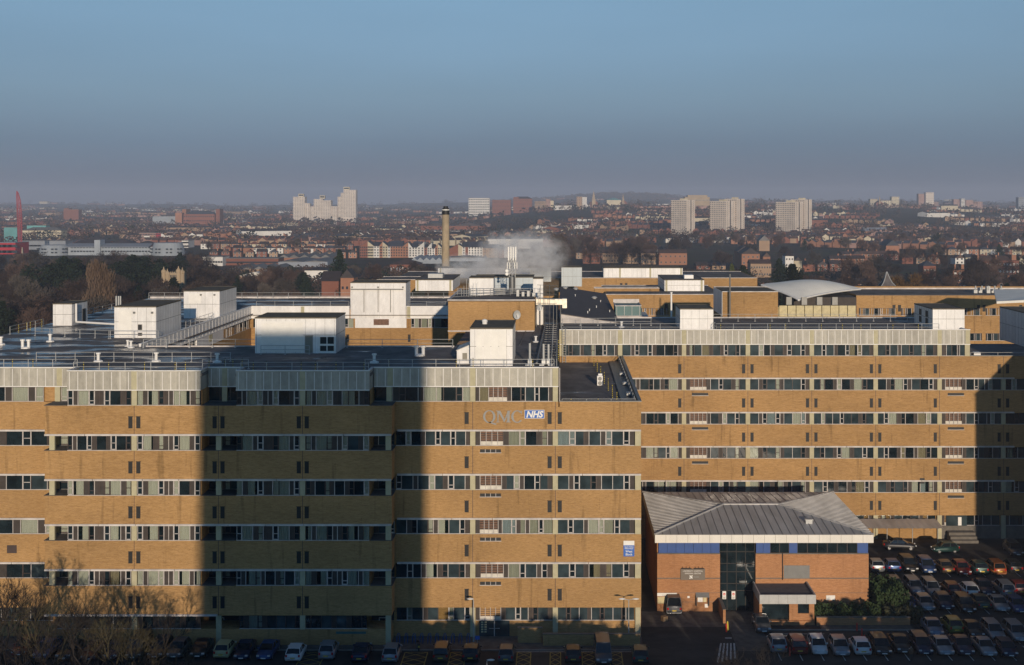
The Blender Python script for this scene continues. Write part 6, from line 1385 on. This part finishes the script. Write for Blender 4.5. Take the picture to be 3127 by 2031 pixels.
mb.build('lattice', ['steel_red'], am2); mb = MB(); mb.lathe((x+.2, 1195, 0), [(2.4, 0), (2.0, 6)], 10); mb.build('base', ['far_cream'], am2)
# gatehouse
gh = thing('gatehouse', 'small turreted tan stone gatehouse among the trees at left', 'gatehouse', (PX(525, 560), 560, 0))
Yg = 560; xa, xb = PX(493, Yg), PX(560, Yg); zt = PZ(838, Yg)
mb = MB(); mb.box(xa+.8, xb-.8, Yg+.4, Yg+7, 0, zt+.6); 
for k in range(9): q = xa+.9+k*(xb-xa-2)/8.5; mb.box(q, q+.35, Yg+.95, Yg+1.4, zt+.6, zt+1.1)
mb.build('wall', ['far_stone'], gh)
for i, (q, top) in enumerate(((xa+.7, 826), (xa+2.4, 832), (xb-2.4, 824), (xb-.6, 828))):
    mb = MB(); mb.lathe((q, Yg+.9-(i % 2)*.4, 0), [(.2, zt-5), (.95, zt-4), (.95, PZ(top+8, Yg)), (1.1, PZ(top+7, Yg)), (1.1, PZ(top, Yg)), (.9, PZ(top, Yg)), (.35, PZ(top-4, Yg)), (.04, PZ(top-12, Yg))], 10); mb.build('turret', ['far_stone'], gh)
mb = MB()
for q in (-.3, -.1, .2): 
    for k in range(3): mb.box((xa+xb)/2+3*q+k*1.2-.2, (xa+xb)/2+3*q+k*1.2+.15, Yg+.33, Yg+.38, zt-1.4-2.4*(q > 0)-1.2*k % 2, zt-.3-2.4*(q > 0))
mb.build('window', ['far_window'], gh)
# pale gabled apartments right across the middle
ag = 'modern gabled flats either side of the chimney'
def flat_(label, u0, u1, veave, vpeak, side, wm, Y=1117, rows=4, nb=2, zb=0, dark=True):
    # side: 'L' peak at left, 'R' peak at right, 'M' middle, '0' level with a pitched slate roof behind
    xa, xb = PX(u0, Y), PX(u1, Y); ze_, zp = PZ(veave, Y), PZ(vpeak, Y); t = thing('flats', label, 'flats', ((xa+xb)/2, Y, zb), group=ag); D = 16
    pl, pr = {'L': (zp, ze_), 'R': (ze_, zp), 'M': (ze_, ze_), '0': (ze_, ze_)}[side]
    mb = MB(); mb.add([(xa, Y, zb), (xb, Y, zb), (xb, Y, pr), (xa, Y, pl), (xa, Y+D, zb), (xb, Y+D, zb), (xb, Y+D, pr), (xa, Y+D, pl)], [(0,1,2,3), (5,4,7,6), (4,0,3,7), (1,5,6,2)]); mb.build('wall', [wm], t)
    mb = MB()
    if side == '0': mb.slab([(xa, Y-.3, ze_), (xb, Y-.3, ze_), (xb, Y+9, zp), (xa, Y+9, zp)], .3); mb.slab([(xa, Y+9, zp), (xb, Y+9, zp), (xb, Y+D, ze_), (xa, Y+D, ze_)], .3)
    else: mb.slab([(xa-.1, Y-.1, pl+.3), (xb+.1, Y-.1, pr+.3), (xb+.1, Y+D, pr+.3), (xa-.1, Y+D, pl+.3)], .3)
    mb.build('roof', ['tile_slate'], t)
    for q in range(rows):
        for k in range(nb):
            z = zb+1.2+q*(ze_-zb-.6)/rows; xx = xa+(k+.5)*(xb-xa)/nb; mb = MB(); mb.box(xx-.55, xx+.55, Y-.08, Y-.005, z, z+1.3); mb.build('window', ['far_window'], t)
cz = lambda u: 1080 + u*.17647
FL = [('red gabled end of the modern flats at far left', 105, 242, 180, 95, 'R', 'far_red', 4), ('cream gabled bay next to the red left end of the modern flats', 242, 345, 175, 95, 'L', 'far_cream', 4), ('white flat bay under a dip of slate roof, left part of the modern flats', 345, 445, 175, 110, '0', 'far_white', 2),
      ('red bay rising to a peak, second peak of the modern flats', 445, 500, 175, 105, 'R', 'far_orange', 2), ('cream bay falling from the second peak of the modern flats', 500, 590, 180, 105, 'L', 'far_cream', 2), ('narrow white bay in the modern flats left of the brick bays', 590, 635, 185, 100, '0', 'far_white', 1), ('wide brown brick bay with round-ish pale windows in the modern flats', 635, 850, 180, 90, '0', 'far_orange', 5), ('red bay rising to the third peak of the modern flats', 850, 945, 185, 110, 'R', 'far_orange', 2),
      ('white bay falling from the third peak of the modern flats', 945, 1010, 200, 115, 'L', 'far_white', 1), ('white level bay below the slate valley in the modern flats', 1010, 1100, 200, 120, '0', 'far_white', 2), ('white bay rising to the fourth peak of the modern flats', 1100, 1220, 200, 108, 'R', 'far_white', 2), ('recessed red bay between the fourth and fifth peaks of the modern flats', 1220, 1272, 195, 150, '0', 'far_red', 1),
      ('white gable with a slanting top left of the chimney', 1272, 1350, 210, 120, 'R', 'far_white', 2), ('small white bay with slate slope beside the slanting white gable', 1350, 1405, 215, 150, '0', 'far_white', 1), ('orange bay rising to the peak just left of the chimney', 1405, 1455, 215, 140, 'R', 'far_orange', 1), ('cream bay falling from the peak just left of the chimney', 1455, 1525, 210, 140, 'L', 'far_cream', 2),
      ('plain red gable just right of the chimney', 1640, 1808, 235, 145, 'R', 'far_red', 0), ('cream bay falling from the gable right of the chimney', 1808, 1880, 190, 145, 'L', 'far_cream', 0), ('white bay with small windows right of the chimney', 1880, 1932, 190, 110, '0', 'far_white', 1), ('narrow red bay in the white flats right of the chimney', 1932, 1980, 190, 110, '0', 'far_red', 0), ('long white flats under dark slate roof right of the chimney', 1980, 2230, 195, 110, '0', 'far_white', 5)]
for (lb_, a, b, e, p, s, wm, nb_) in FL: flat_(lb_, cz(a), cz(b), 720+e*.1764, 720+p*.1764, s, wm, nb=nb_, rows=4 if nb_ else 0)
for (lb_, a, b, e, p, s, wm, nb_) in (('brown flats seen through the steam', 1474, 1520, 757, 747, '0', 'far_tan', 3), ('red bay seen through the steam', 1522, 1539, 760, 748, '0', 'far_red', 1), ('white gable rising above the steam', 1539, 1579, 759, 742, 'R', 'far_white', 1)): flat_(lb_, a, b, e, p, s, wm, nb=nb_, rows=3)
# industrial and civic buildings of the middle distance
def shed(label, u0, u1, vt, Y, depth, n, wm, rm, rise=2.2, name='industrial_shed'):
    xa, xb = PX(u0, Y), PX(u1, Y); zt = PZ(vt, Y); t = thing(name, label, 'shed', ((xa+xb)/2, Y, -1)); w = (xb-xa)/n
    mb = MB(); mb.box(xa, xb, Y, Y+depth, -1, zt)
    for k in range(n): mb.add([(xa+w*k, Y, zt), (xa+w*(k+1), Y, zt), (xa+w*(k+.5), Y, zt+rise*.97)], [(0,1,2)])
    mb.build('wall', [wm], t)
    for k in range(n): mb = MB(); gable(mb, xa+w*k, xa+w*(k+1), Y, Y+depth, zt, rise, 'y', over=.05); mb.build('roof', [rm], t)
shed('white zigzag roofed shed under the modern flats', 1255, 1350, 795, 1010, 60, 5, 'far_metal', 'far_metal'); shed('grey low shed right of the zigzag one below the flats', 1352, 1480, 788, 1050, 30, 1, 'far_metal', 'roof_grey', 1.0); shed('long brown mill roofs far behind the chimney', 1290, 1480, 690, 2000, 60, 2, 'far_red', 'tile_dark', 5); shed('white sawtooth shed far behind the chimney', 1294, 1446, 706, 1850, 30, 12, 'far_white', 'roof_grey', 2.0)
shed('wide hall with a white roof above the white plant rooms at left', 722, 836, 843, 800, 30, 1, 'far_tan', 'roof_white', 2.4); shed('brick sheds with pitched roofs left of the modern flats', 850, 1010, 787, 1040, 50, 5, 'far_orange', 'roof_grey', 2.5); shed('grey flat sheds above the white roofed hall', 850, 1000, 800, 960, 60, 2, 'far_grey', 'roof_grey', 1); shed('low brown roofs right of the white panelled block', 700, 845, 822, 880, 50, 4, 'far_tan', 'roof_grey', 1.8)
B('white_building', 'white panelled two storey block above the white plant rooms at left', 'building', 618, 680, 785, 975, 20, 'far_white', F0, (1, 8, 1.6, 1.4)); B('brick_building', 'long low brick building joined to the white panelled block', 'building', 682, 850, 790, 985, 20, 'far_red', F0, (1, 22, 2, 1.2))
B('brick_hall', 'brown brick hall with dark roof and tall white windows left of the chimney', 'hall', 1190, 1278, 808, 880, 26, 'far_red', ('hip', 'tile_brown', 3.5), (1, 10, .9, 2.6), winm='far_white'); B('white_building', 'white block with dark roof left of the tall conifer', 'building', 930, 1000, 826, 790, 16, 'far_white', ('hip', 'tile_dark', 2), (1, 6, 1, 1))
B('gabled_house', 'brick villa with steep dark roof beside the tall dark conifer', 'house', 1040, 1080, 848, 560, 12, 'far_orange', ('gabley', 'tile_dark', 3.6), (2, 3, .9, 1.2), sub=((1045, 1050, (838, 0), 'far_orange'),)); B('gabled_house', 'steep roofed wing left of the brick villa', 'house', 982, 1034, 858, 565, 12, 'far_red', ('gable', 'tile_dark', 4), None)
B('brick_building', 'tall red brick gabled building in the right middle distance', 'building', 2265, 2320, 775, 900, 24, 'far_orange', ('gabley', 'tile_dark', 4), (3, 4, 1.2, 1.2)); B('gabled_house', 'red gabled house behind the tall red brick building', 'house', 2252, 2296, 768, 960, 18, 'far_orange', ('gabley', 'tile_dark', 4)); B('gabled_house', 'small red gabled house right of the tall brick one', 'house', 2330, 2352, 784, 930, 12, 'far_orange', ('gabley', 'tile_brown', 3), (2, 2, 1, 1.2))
B('brick_building', 'tan two storey block with white windows below the red gabled building', 'building', 2292, 2355, 805, 830, 14, 'far_tan', ('gable', 'tile_brown', 2.4), (2, 8, 1, 1.2)); B('white_house', 'white rendered house in the right middle distance', 'house', 2398, 2424, 782, 880, 12, 'far_white', ('hip', 'tile_dark', 3), (3, 3, 1, 1.2)); B('white_house', 'small white gabled annex right of the white rendered house', 'house', 2425, 2449, 796, 882, 10, 'far_cream', ('gabley', 'tile_dark', 2.5))
B('brick_villa', 'tall orange brick villa above the long wing at right', 'house', 2910, 2953, 824, 720, 10, 'far_orange', ('hip', 'tile_dark', 3.2), (3, 3, 1.3, 1.4), winm='far_white', sub=((2915, 2919, (808, 0), 'far_orange'), (2936, 2944, (808, 0), 'far_orange'))); B('brick_mansion', 'long brick mansion with many white windows near the right edge', 'house', 2968, 3112, 796, 860, 14, 'far_red', ('hip', 'tile_brown', 3), (2, 14, 1.3, 1.4), winm='far_white', sub=((2985, 2990, (780, 0), 'far_orange'), (3040, 3045, (779, 0), 'far_orange'), (3090, 3104, (779, 0), 'far_orange')))
B('brick_villa', 'brick house with pale windows left of the tall orange brick villa', 'house', 2820, 2858, 812, 780, 12, 'far_red', ('hip', 'tile_slate', 3), (2, 4, 1.1, 1.2), winm='far_white'); B('chapel', 'red gabled chapel in the right middle distance', 'chapel', 2706, 2746, 750, 1150, 26, 'far_orange', ('gabley', 'tile_slate', 5)); B('long_hall', 'long hall with grey roof and red walls far behind at right', 'hall', 2640, 2712, 706, 1800, 20, 'far_orange', ('gable', 'far_grey', 5)); B('brick_building', 'brown gabled hall right of the rightmost tower foot', 'hall', 2318, 2350, 735, 1250, 18, 'far_tan', ('gabley', 'roof_grey', 5))
for i, (u0, u1, Y, wm) in enumerate(((1903, 1952, 1010, 'far_tan'), (1958, 2006, 1000, 'far_tan'), (2012, 2098, 990, 'far_orange'), (1840, 1890, 1020, 'far_tan'), (1780, 1832, 1010, 'far_red'))):
    B('terrace_row', ('tan two storey terrace second left above the long white plant room', 'tan two storey terrace third from the left above the long white plant room', 'longest orange brick terrace above the long white plant room', 'tan terrace first left above the long white plant room', 'brown roofed terrace just right of the poplar')[i], 'terrace', u0, u1, 773, Y, 12, wm, ('gable', 'tile_brown', 2.6), (2, 6, 1.1, 1.2))
# ------------------------------------------------------------------ houses
HP = {}
def house_proto(key, w, d, h_, rise, along, chim=True):
    t = thing('brick_house', '', 'house', (0, 0, 0)); mb = MB(); mb.box(-w/2, w/2, -d/2, d/2, -1, h_)
    if along == 'y': mb.add([(-w/2, -d/2, h_), (w/2, -d/2, h_), (0, -d/2, h_+rise*.95), (-w/2, d/2, h_), (w/2, d/2, h_), (0, d/2, h_+rise*.95)], [(0,1,2), (5,4,3)])
    elif along == 'x': mb.add([(w/2, -d/2, h_), (w/2, d/2, h_), (w/2, 0, h_+rise*.95), (-w/2, -d/2, h_), (-w/2, d/2, h_), (-w/2, 0, h_+rise*.95)], [(0,1,2), (5,4,3)])
    mb.build('wall', ['far_red'], t)
    mb = MB()
    if along == 'hip':
        k = min(w, d)/2; v = [(-w/2-.3, -d/2-.3, h_), (w/2+.3, -d/2-.3, h_), (w/2+.3, d/2+.3, h_), (-w/2-.3, d/2+.3, h_), (-w/2+k, 0, h_+rise), (w/2-k, 0, h_+rise)]; mb.add(v, [(0,1,5,4), (1,2,5), (2,3,4,5), (3,0,4), (0,3,2,1)])
    else: gable(mb, -w/2, w/2, -d/2, d/2, h_, rise, along)
    r_ = mb.build('roof', ['tile_dark'], t)
    if chim: mb = MB(); mb.box(w*.28, w*.28+.9, -.4, .6, h_+rise*.4, h_+rise+1.1); mb.build('chimney', ['far_orange'], r_)
    for z in (.9, 3.6):
        for x in (-w*.25, w*.25):
            if z+1.3 < h_+.2: mb = MB(); mb.box(x-.65, x+.65, -d/2-.08, -d/2-.01, z, z+1.3, 0); mb.box(x-.8, x+.8, -d/2-.06, -d/2-.005, z-.12, z+1.42, 1); mb.build('window', ['far_window', 'far_white'], t)
    bpy.context.view_layer.update(); HP[key] = [t, child_map(t), 0]
house_proto('semi', 8.5, 8, 5.3, 2.6, 'x'); house_proto('gab', 7, 9, 5.0, 2.4, 'y'); house_proto('hip', 9.5, 8.5, 5.2, 2.6, 'hip'); house_proto('bung', 10, 8, 3.0, 2.5, 'x', False)
WALLN = {'far_red': 'red brick', 'far_orange': 'orange brick', 'far_tan': 'tan brick', 'far_cream': 'cream', 'far_white': 'white rendered', 'far_pink': 'pinkish'}; ROOFN = {'tile_dark': 'dark', 'tile_brown': 'brown', 'tile_slate': 'slate', 'tile_red': 'red tiled'}
HOUSES = []; occ = []
rh = random.Random(5)
def put_house(key, x, y, rz, zone, wm, rm):
    src, cm, n = HP[key]; r = src if n == 0 else copy_thing(src, cm, (0, 0, 0), recolour={'wall': MATS[wm], 'roof': MATS[rm]}); HP[key][2] += 1
    if n == 0: wm, rm = 'far_red', 'tile_dark'
    r.location = (x, y, GZ(x, y)-.2); r.rotation_euler = (0, 0, rz); HOUSES.append((zone, U0+F*x/y, y, wm, rm, r))
def row(zone, u0, u1, Y, ang, sp=9.5, keys=('semi', 'gab', 'hip'), walls=('far_red', 'far_orange', 'far_red', 'far_tan'), same=False):
    x0, x1 = PX(u0, Y), PX(u1, Y); n = int((x1-x0)/sp/math.cos(ang))
    kk, wm, rm = rh.choice(keys), rh.choice(walls), rh.choice(list(ROOFN))
    for i in range(n):
        if not same: kk, wm, rm = rh.choice(keys), rh.choice(walls), rh.choice(('tile_dark', 'tile_brown', 'tile_dark', 'tile_slate', 'tile_red'))
        x = x0+(i+.5)*sp*math.cos(ang); y = Y+(i+.5)*sp*math.sin(ang)-(x1-x0)/2*math.tan(ang)+rh.uniform(-1, 1)
        put_house(kk, x, y, ang+rh.uniform(-.05, .05)+(math.pi/2 if rh.random() < .12 else 0), zone, wm, rm)
MW = ('far_red', 'far_orange', 'far_tan', 'far_white', 'far_red', 'far_cream')
row('the street beyond the right wing', 2480, 2700, 690, .1, 11, ('hip', 'bung', 'semi')); row('the street beyond the right wing', 2960, 3150, 700, -.08, 12, ('semi', 'hip'))
row('the bungalows above the dome', 2270, 2400, 640, .05, 13, ('bung', 'hip'), ('far_orange', 'far_tan'))
row('the white house street', 2440, 2640, 905, .12, 10, walls=MW); row('the white windowed terrace', 2530, 2640, 985, 0, 9, ('semi',), ('far_orange',), True); row('the right chimneyed terrace', 2560, 2760, 1070, .25, 8.5, ('gab', 'semi'), ('far_red', 'far_orange'))
row('the row beside the chapel', 2750, 2900, 1010, -.1, 10, walls=MW); row('the row behind the mansion', 2900, 3150, 1010, .08, 10, walls=MW); row('the street above the mansion', 2860, 3150, 1180, -.05, 9.5, walls=MW)
row('the tower foot row', 1960, 2080, 1180, .3, 9.5, walls=MW); row('the row beside the poplar', 1760, 1900, 1100, -.15, 10, walls=MW)
row('the red gabled building street', 2120, 2245, 930, .1, 11, ('hip', 'bung', 'semi'), ('far_tan', 'far_orange'))
row('the lowest left street', 640, 860, 1120, .08, 10, ('semi', 'gab'), ('far_orange', 'far_red', 'far_tan')); row('the middle left street', 680, 1080, 1210, -.04, 9.5, ('semi', 'gab', 'hip'), ('far_orange', 'far_red', 'far_white')); row('the highest left street', 620, 1110, 1310, .05, 9.5, walls=MW)
row('the row above the flats', 1120, 1330, 1330, .0, 9.5, walls=MW); row('the row right of chimney', 1400, 1720, 1380, .12, 9.5, walls=MW); row('the row above the steam', 1420, 1800, 1480, -.1, 9.5, walls=MW)
row('the row behind the sheds', 880, 1100, 1110, .1, 10, ('gab', 'semi'), ('far_orange', 'far_tan'))
ORD = ['first', 'second', 'third', 'fourth', 'fifth', 'sixth', 'seventh', 'eighth', 'ninth', 'tenth', 'eleventh', 'twelfth', 'thirteenth', 'fourteenth', 'fifteenth', 'sixteenth', 'seventeenth', 'eighteenth', 'nineteenth', 'twentieth']
ORD += ['twenty '+o for o in ORD[:9]]+['thirtieth']+['thirty '+o for o in ORD[:9]]+['fortieth']+['forty '+o for o in ORD[:9]]+['fiftieth']+['fifty '+o for o in ORD[:9]]+['sixtieth']
zones = {}
for h in HOUSES: zones.setdefault(h[0], []).append(h)
for z_, hs in zones.items():
    hs.sort(key=lambda q: q[1])
    for i, (_, u, y, wm, rm, r) in enumerate(hs):
        r['label'] = '%s house, %s roof, %s from left in %s' % (WALLN[wm], ROOFN[rm], ORD[i], z_); r['label'] = ' '.join(r['label'].split()); r['group'] = 'houses of '+z_
KN = {'bare0': 'brown bare', 'bare1': 'dark bare', 'bare2': 'greyish bare', 'bare3': 'brown bare', 'conifer': 'dark conifer', 'pine': 'dark pine', 'poplar': 'poplar', 'willow': 'golden', 'conlight': 'light conifer'}
zt_ = {}
for rec in TREES:
    if rec[0]: zt_.setdefault(rec[0], []).append(rec)
for z_, ts in zt_.items():
    ts.sort(key=lambda q: q[2]); k = max(1, len(ts)//16+1)
    bands_ = ['nearest', 'nearer', 'middle', 'farther', 'farthest', 'rearmost', 'hindmost']
    n = math.ceil(len(ts)/k)
    for b in range(k):
        seg = sorted(ts[b*n:(b+1)*n], key=lambda q: q[1])
        for i, rec in enumerate(seg):
            rec[4]['label'] = '%s tree, %s from left, %s line of %s' % (KN[rec[3]], ORD[i], bands_[b] if k > 1 else 'only', z_); rec[4]['group'] = z_
# far houses and trees: too many to count
far = MB(); fm = ['far_red', 'far_orange', 'far_tan', 'far_white', 'far_pink', 'tile_dark', 'tile_brown', 'tile_slate', 'far_cream']
rf = random.Random(77)
def farhouse(x, y, a, w, d, h_, rise, wi, ri):
    c, s = math.cos(a), math.sin(a); g = GZ(x, y)
    P = lambda px, py, pz: (x+px*c-py*s, y+px*s+py*c, g+pz)
    v = [P(-w,-d,-2), P(w,-d,-2), P(w,d,-2), P(-w,d,-2), P(-w,-d,h_), P(w,-d,h_), P(w,d,h_), P(-w,d,h_), P(-w,0,h_+rise), P(w,0,h_+rise)]
    far.add(v, [(0,1,5,4), (1,2,6,9,5), (2,3,7,6), (3,0,4,8,7)], wi); far.add(v, [(4,5,9,8), (6,7,8,9)], ri)
n = 0
while n < 4600:
    v_ = rf.uniform(633, 752); Y = GY(v_)*rf.uniform(.95, 1.1)
    if Y < 1290: Y = 1290+rf.uniform(0, 200)
    u = rf.uniform(-40, 3170); x = PX(u, Y)
    if Y > 7500: continue
    if mnoise.noise(Vector((x/260, Y/330, 7))) < -.18: continue
    a = rf.choice((0, .15, -.2, .5, -.6, 1.2)); m_ = rf.randint(4, 12); red = rf.random()
    wi = rf.choice((0, 0, 1, 1, 2, 4, 0, 3) if red < .82 else (3, 8)); ri = rf.choice((5, 5, 6, 7, 6))
    for k in range(m_):
        xx, yy = x+k*9*math.cos(a), Y+k*9*math.sin(a)
        if 40 < U0+F*xx/yy < 3140 or True: farhouse(xx, yy, a+(math.pi/2 if rf.random() < .2 else 0), 3.6, 4.2, rf.uniform(4.5, 6), 2.8, wi if rf.random() < .8 else rf.choice((0, 1, 2, 4)), ri); n += 1
    if rf.random() < .05: farhouse(x, Y-25, a, rf.uniform(15, 40), 12, rf.uniform(6, 12), 2.5, rf.choice((0, 2, 3, 8)), rf.choice((5, 7)))
kind(far.build('distant_houses', fm, loc=(0, 0, 0)), 'stuff', 'mass of far small brick houses and roofs spread over the plain'); 
ft = MB()
def clump(x, y, h_, w, wi, n_, s):
    g = GZ(x, y)
    for _ in range(n_):
        a, z = rf.uniform(0, 6.3), rf.random(); r_ = w*math.sqrt(max(0, 1-(2*z-.9)**2))*rf.uniform(.3, 1); p = Vector((x+r_*math.cos(a), y+r_*math.sin(a)*.8, g+h_*(.08+.92*z)))
        d = Vector((rf.gauss(0, 1), rf.gauss(0, 1), rf.gauss(0, 1))).normalized(); e = d.orthogonal().normalized(); q = s*rf.uniform(.6, 1.4)
        ft.add([p+d*q, p+e*q, p-d*q, p-e*q], [(0,1,2,3)], wi)
n = 0
while n < 2300:
    v_ = rf.uniform(628, 745); Y = GY(v_)*rf.uniform(.92, 1.1); Y = max(Y, 1300+rf.uniform(0, 200))
    if Y > 8600: continue
    u = rf.uniform(-60, 3190); x = PX(u, Y)
    if mnoise.noise(Vector((x/200, Y/260, 19))) < -.05 and rf.random() < .7: continue
    sc_ = 1+.5*(Y > 3500)
    clump(x, Y, rf.uniform(9, 15)*sc_, rf.uniform(5, 9)*sc_*1.3, rf.choice((0, 0, 1, 1, 2, 3)), 42 if Y < 2500 else 22, .9 if Y < 2500 else 1.9); n += 1
for i in range(420):     # wooded hill tops on the horizon
    u = rf.uniform(-50, 3180) if i % 2 else rf.uniform(1450, 2150); Y = rf.uniform(5600, 8400) if i % 2 else rf.uniform(6200, 7400); clump(PX(u, Y), Y, rf.uniform(6, 11), rf.uniform(16, 34), rf.choice((0, 1)), 30, 3)
kind(ft.build('distant_trees', ['twig_dark', 'twig_brown', 'twig_grey', 'needle'], loc=(0, 0, 0)), 'stuff', 'mass of far bare trees between the distant houses')
wf = MB(); ft2 = ft; ft = wf
for i in range(1300):
    Y = rf.uniform(400, 900); u = rf.uniform(-60, 680) if i % 4 == 0 else rf.choice((rf.uniform(1850, 3190), rf.uniform(600, 1340))); clump(PX(u, Y), Y, rf.uniform(3, 7), rf.uniform(3, 6), rf.choice((0, 0, 1, 2)), 60, .45)
kind(ft.build('undergrowth', ['twig_dark', 'twig_brown', 'needle'], loc=(0, 0, 0)), 'stuff', 'dark undergrowth below the woods')
# ------------------------------------------------------------------ air, steam, sky, sun, camera
mb = MB(); mb.box(-6500, 6500, -65, 9400, -12, 135); hz = kind(mb.build('haze', ['black']), 'stuff', 'thin even haze over the town')
m = bpy.data.materials.new('haze_air'); m.use_nodes = True; t = m.node_tree; t.nodes.clear(); o_ = t.nodes.new('ShaderNodeOutputMaterial'); pv = t.nodes.new('ShaderNodeVolumePrincipled')
pv.inputs['Color'].default_value = (.72, .80, .98, 1); pv.inputs['Density'].default_value = HAZE; pv.inputs['Anisotropy'].default_value = 0.0
t.links.new(pv.outputs[0], o_.inputs['Volume']); hz.data.materials[0] = m
mb = MB(); sx0, sx1, sy0, sy1, sz0, sz1 = PX(1330, 292), PX(1790, 292), 285, 299, H(-19), H(-5); mb.box(sx0, sx1, sy0, sy1, sz0, sz1)
st_ = kind(mb.build('steam', ['black'], loc=(0, 0, 0)), 'stuff', 'white steam drifting between the roof plant and the chimney')
m = bpy.data.materials.new('steam_vapour'); m.use_nodes = True; t = m.node_tree; t.nodes.clear(); o_ = t.nodes.new('ShaderNodeOutputMaterial'); pv = t.nodes.new('ShaderNodeVolumePrincipled')
pv.inputs['Color'].default_value = (1, 1, 1, 1)
def puff(cx_, cz_, rx, rz__):
    mp = N(t, 'ShaderNodeMapping', vector_type='POINT'); g = N(t, 'ShaderNodeNewGeometry'); mp.inputs['Location'].default_value = (-cx_/rx, -292/8.0, -cz_/rz__); mp.inputs['Scale'].default_value = (1/rx, 1/8.0, 1/rz__)
    t.links.new(g.outputs['Position'], mp.inputs[0]); gr = N(t, 'ShaderNodeTexGradient', gradient_type='SPHERICAL'); t.links.new(mp.outputs[0], gr.inputs[0]); return gr.outputs['Fac']
s1 = puff(PX(1630, 292), H(-12.4), 9, 7); s2_ = puff(PX(1490, 292), H(-15.2), 15, 4.2); s3_ = puff(PX(1560, 292), H(-10.8), 8.5, 5)
s_ = mul(t, mul(t, s1, s2_, 'MAXIMUM'), s3_, 'MAXIMUM'); nz = noise(t, (.24, .24, .30), 1.0, 8, .7)
d_ = mul(t, mrange(t, mul(t, s_, mrange(t, nz, .42, .62, 0, 1.8)), .05, 1.05, 0, 1), STEAM)
t.links.new(d_, pv.inputs['Density']); t.links.new(pv.outputs[0], o_.inputs['Volume']); st_.data.materials[0] = m
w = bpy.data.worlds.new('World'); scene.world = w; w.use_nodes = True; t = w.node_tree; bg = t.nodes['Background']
sky = t.nodes.new('ShaderNodeTexSky'); sky.sky_type = 'NISHITA'; sky.sun_disc = False
DX, DY, DZ = -.155, 1.0, -.155
EL = math.atan2(.155, math.hypot(DX, DY)); sky.sun_elevation = EL; sky.sun_rotation = math.atan2(-DX, -DY)
sky.altitude = 60; sky.air_density = 1.0; sky.dust_density = 0.0; sky.ozone_density = 4.0
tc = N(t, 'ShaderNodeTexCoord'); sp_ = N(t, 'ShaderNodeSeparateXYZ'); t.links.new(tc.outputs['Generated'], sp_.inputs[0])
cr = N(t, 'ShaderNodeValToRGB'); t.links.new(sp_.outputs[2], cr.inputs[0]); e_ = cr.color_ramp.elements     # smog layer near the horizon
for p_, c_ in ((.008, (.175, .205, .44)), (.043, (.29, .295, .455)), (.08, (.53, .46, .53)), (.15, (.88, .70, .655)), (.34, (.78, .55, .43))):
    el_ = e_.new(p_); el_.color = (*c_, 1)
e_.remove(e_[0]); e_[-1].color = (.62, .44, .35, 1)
bg_in = N(t, 'ShaderNodeMix', data_type='RGBA', blend_type='MULTIPLY'); bg_in.inputs[0].default_value = 1; mpn = N(t, 'ShaderNodeMapping'); mpn.inputs['Scale'].default_value = (1.5, 1.5, 9); nzs = N(t, 'ShaderNodeTexNoise'); nzs.inputs['Scale'].default_value = 1.6; nzs.inputs['Detail'].default_value = 4
t.links.new(tc.outputs['Generated'], mpn.inputs[0]); t.links.new(mpn.outputs[0], nzs.inputs[0]); ccn = N(t, 'ShaderNodeCombineColor'); fn = mrange(t, nzs.outputs[0], .3, .7, .95, 1.05)
for i_ in range(3): t.links.new(fn, ccn.inputs[i_])
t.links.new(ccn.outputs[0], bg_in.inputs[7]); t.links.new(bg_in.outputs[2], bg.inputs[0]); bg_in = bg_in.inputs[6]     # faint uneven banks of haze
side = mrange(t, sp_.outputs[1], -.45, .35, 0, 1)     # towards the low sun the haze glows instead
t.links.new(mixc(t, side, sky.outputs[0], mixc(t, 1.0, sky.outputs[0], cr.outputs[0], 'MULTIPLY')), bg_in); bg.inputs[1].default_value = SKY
sd = bpy.data.lights.new('sun', 'SUN'); sd.energy = SUN; sd.angle = math.radians(.55); sd.color = (1.0, .83, .64)
so = bpy.data.objects.new('sun', sd); COL.objects.link(so); so.rotation_euler = Vector((DX, DY, DZ)).to_track_quat('-Z', 'Y').to_euler(); so.location = (20, -60, 90)
cam = bpy.data.cameras.new('camera'); co = bpy.data.objects.new('camera', cam); COL.objects.link(co); co.location = (0, 0, HC); co.rotation_euler = (math.pi/2, 0, 0)
cam.sensor_width = 36; cam.lens = F/3127*36; cam.shift_x = (1563.5-U0)/3127; cam.shift_y = -(1015.5-V0)/3127; cam.clip_start = .1; cam.clip_end = 20000
scene.camera = co
for o in bpy.data.objects:
    if '_w' in o: del o['_w']
scene.view_settings.view_transform = 'Standard'; scene.view_settings.look = 'None'; scene.view_settings.exposure = EXPO; scene.view_settings.gamma = 1
scene.cycles.volume_step_rate = 2.0; scene.cycles.volume_max_steps = 128; scene.cycles.volume_bounces = 3; scene.cycles.max_bounces = 7; scene.cycles.transparent_max_bounces = 12
scene.cycles.use_denoising = True
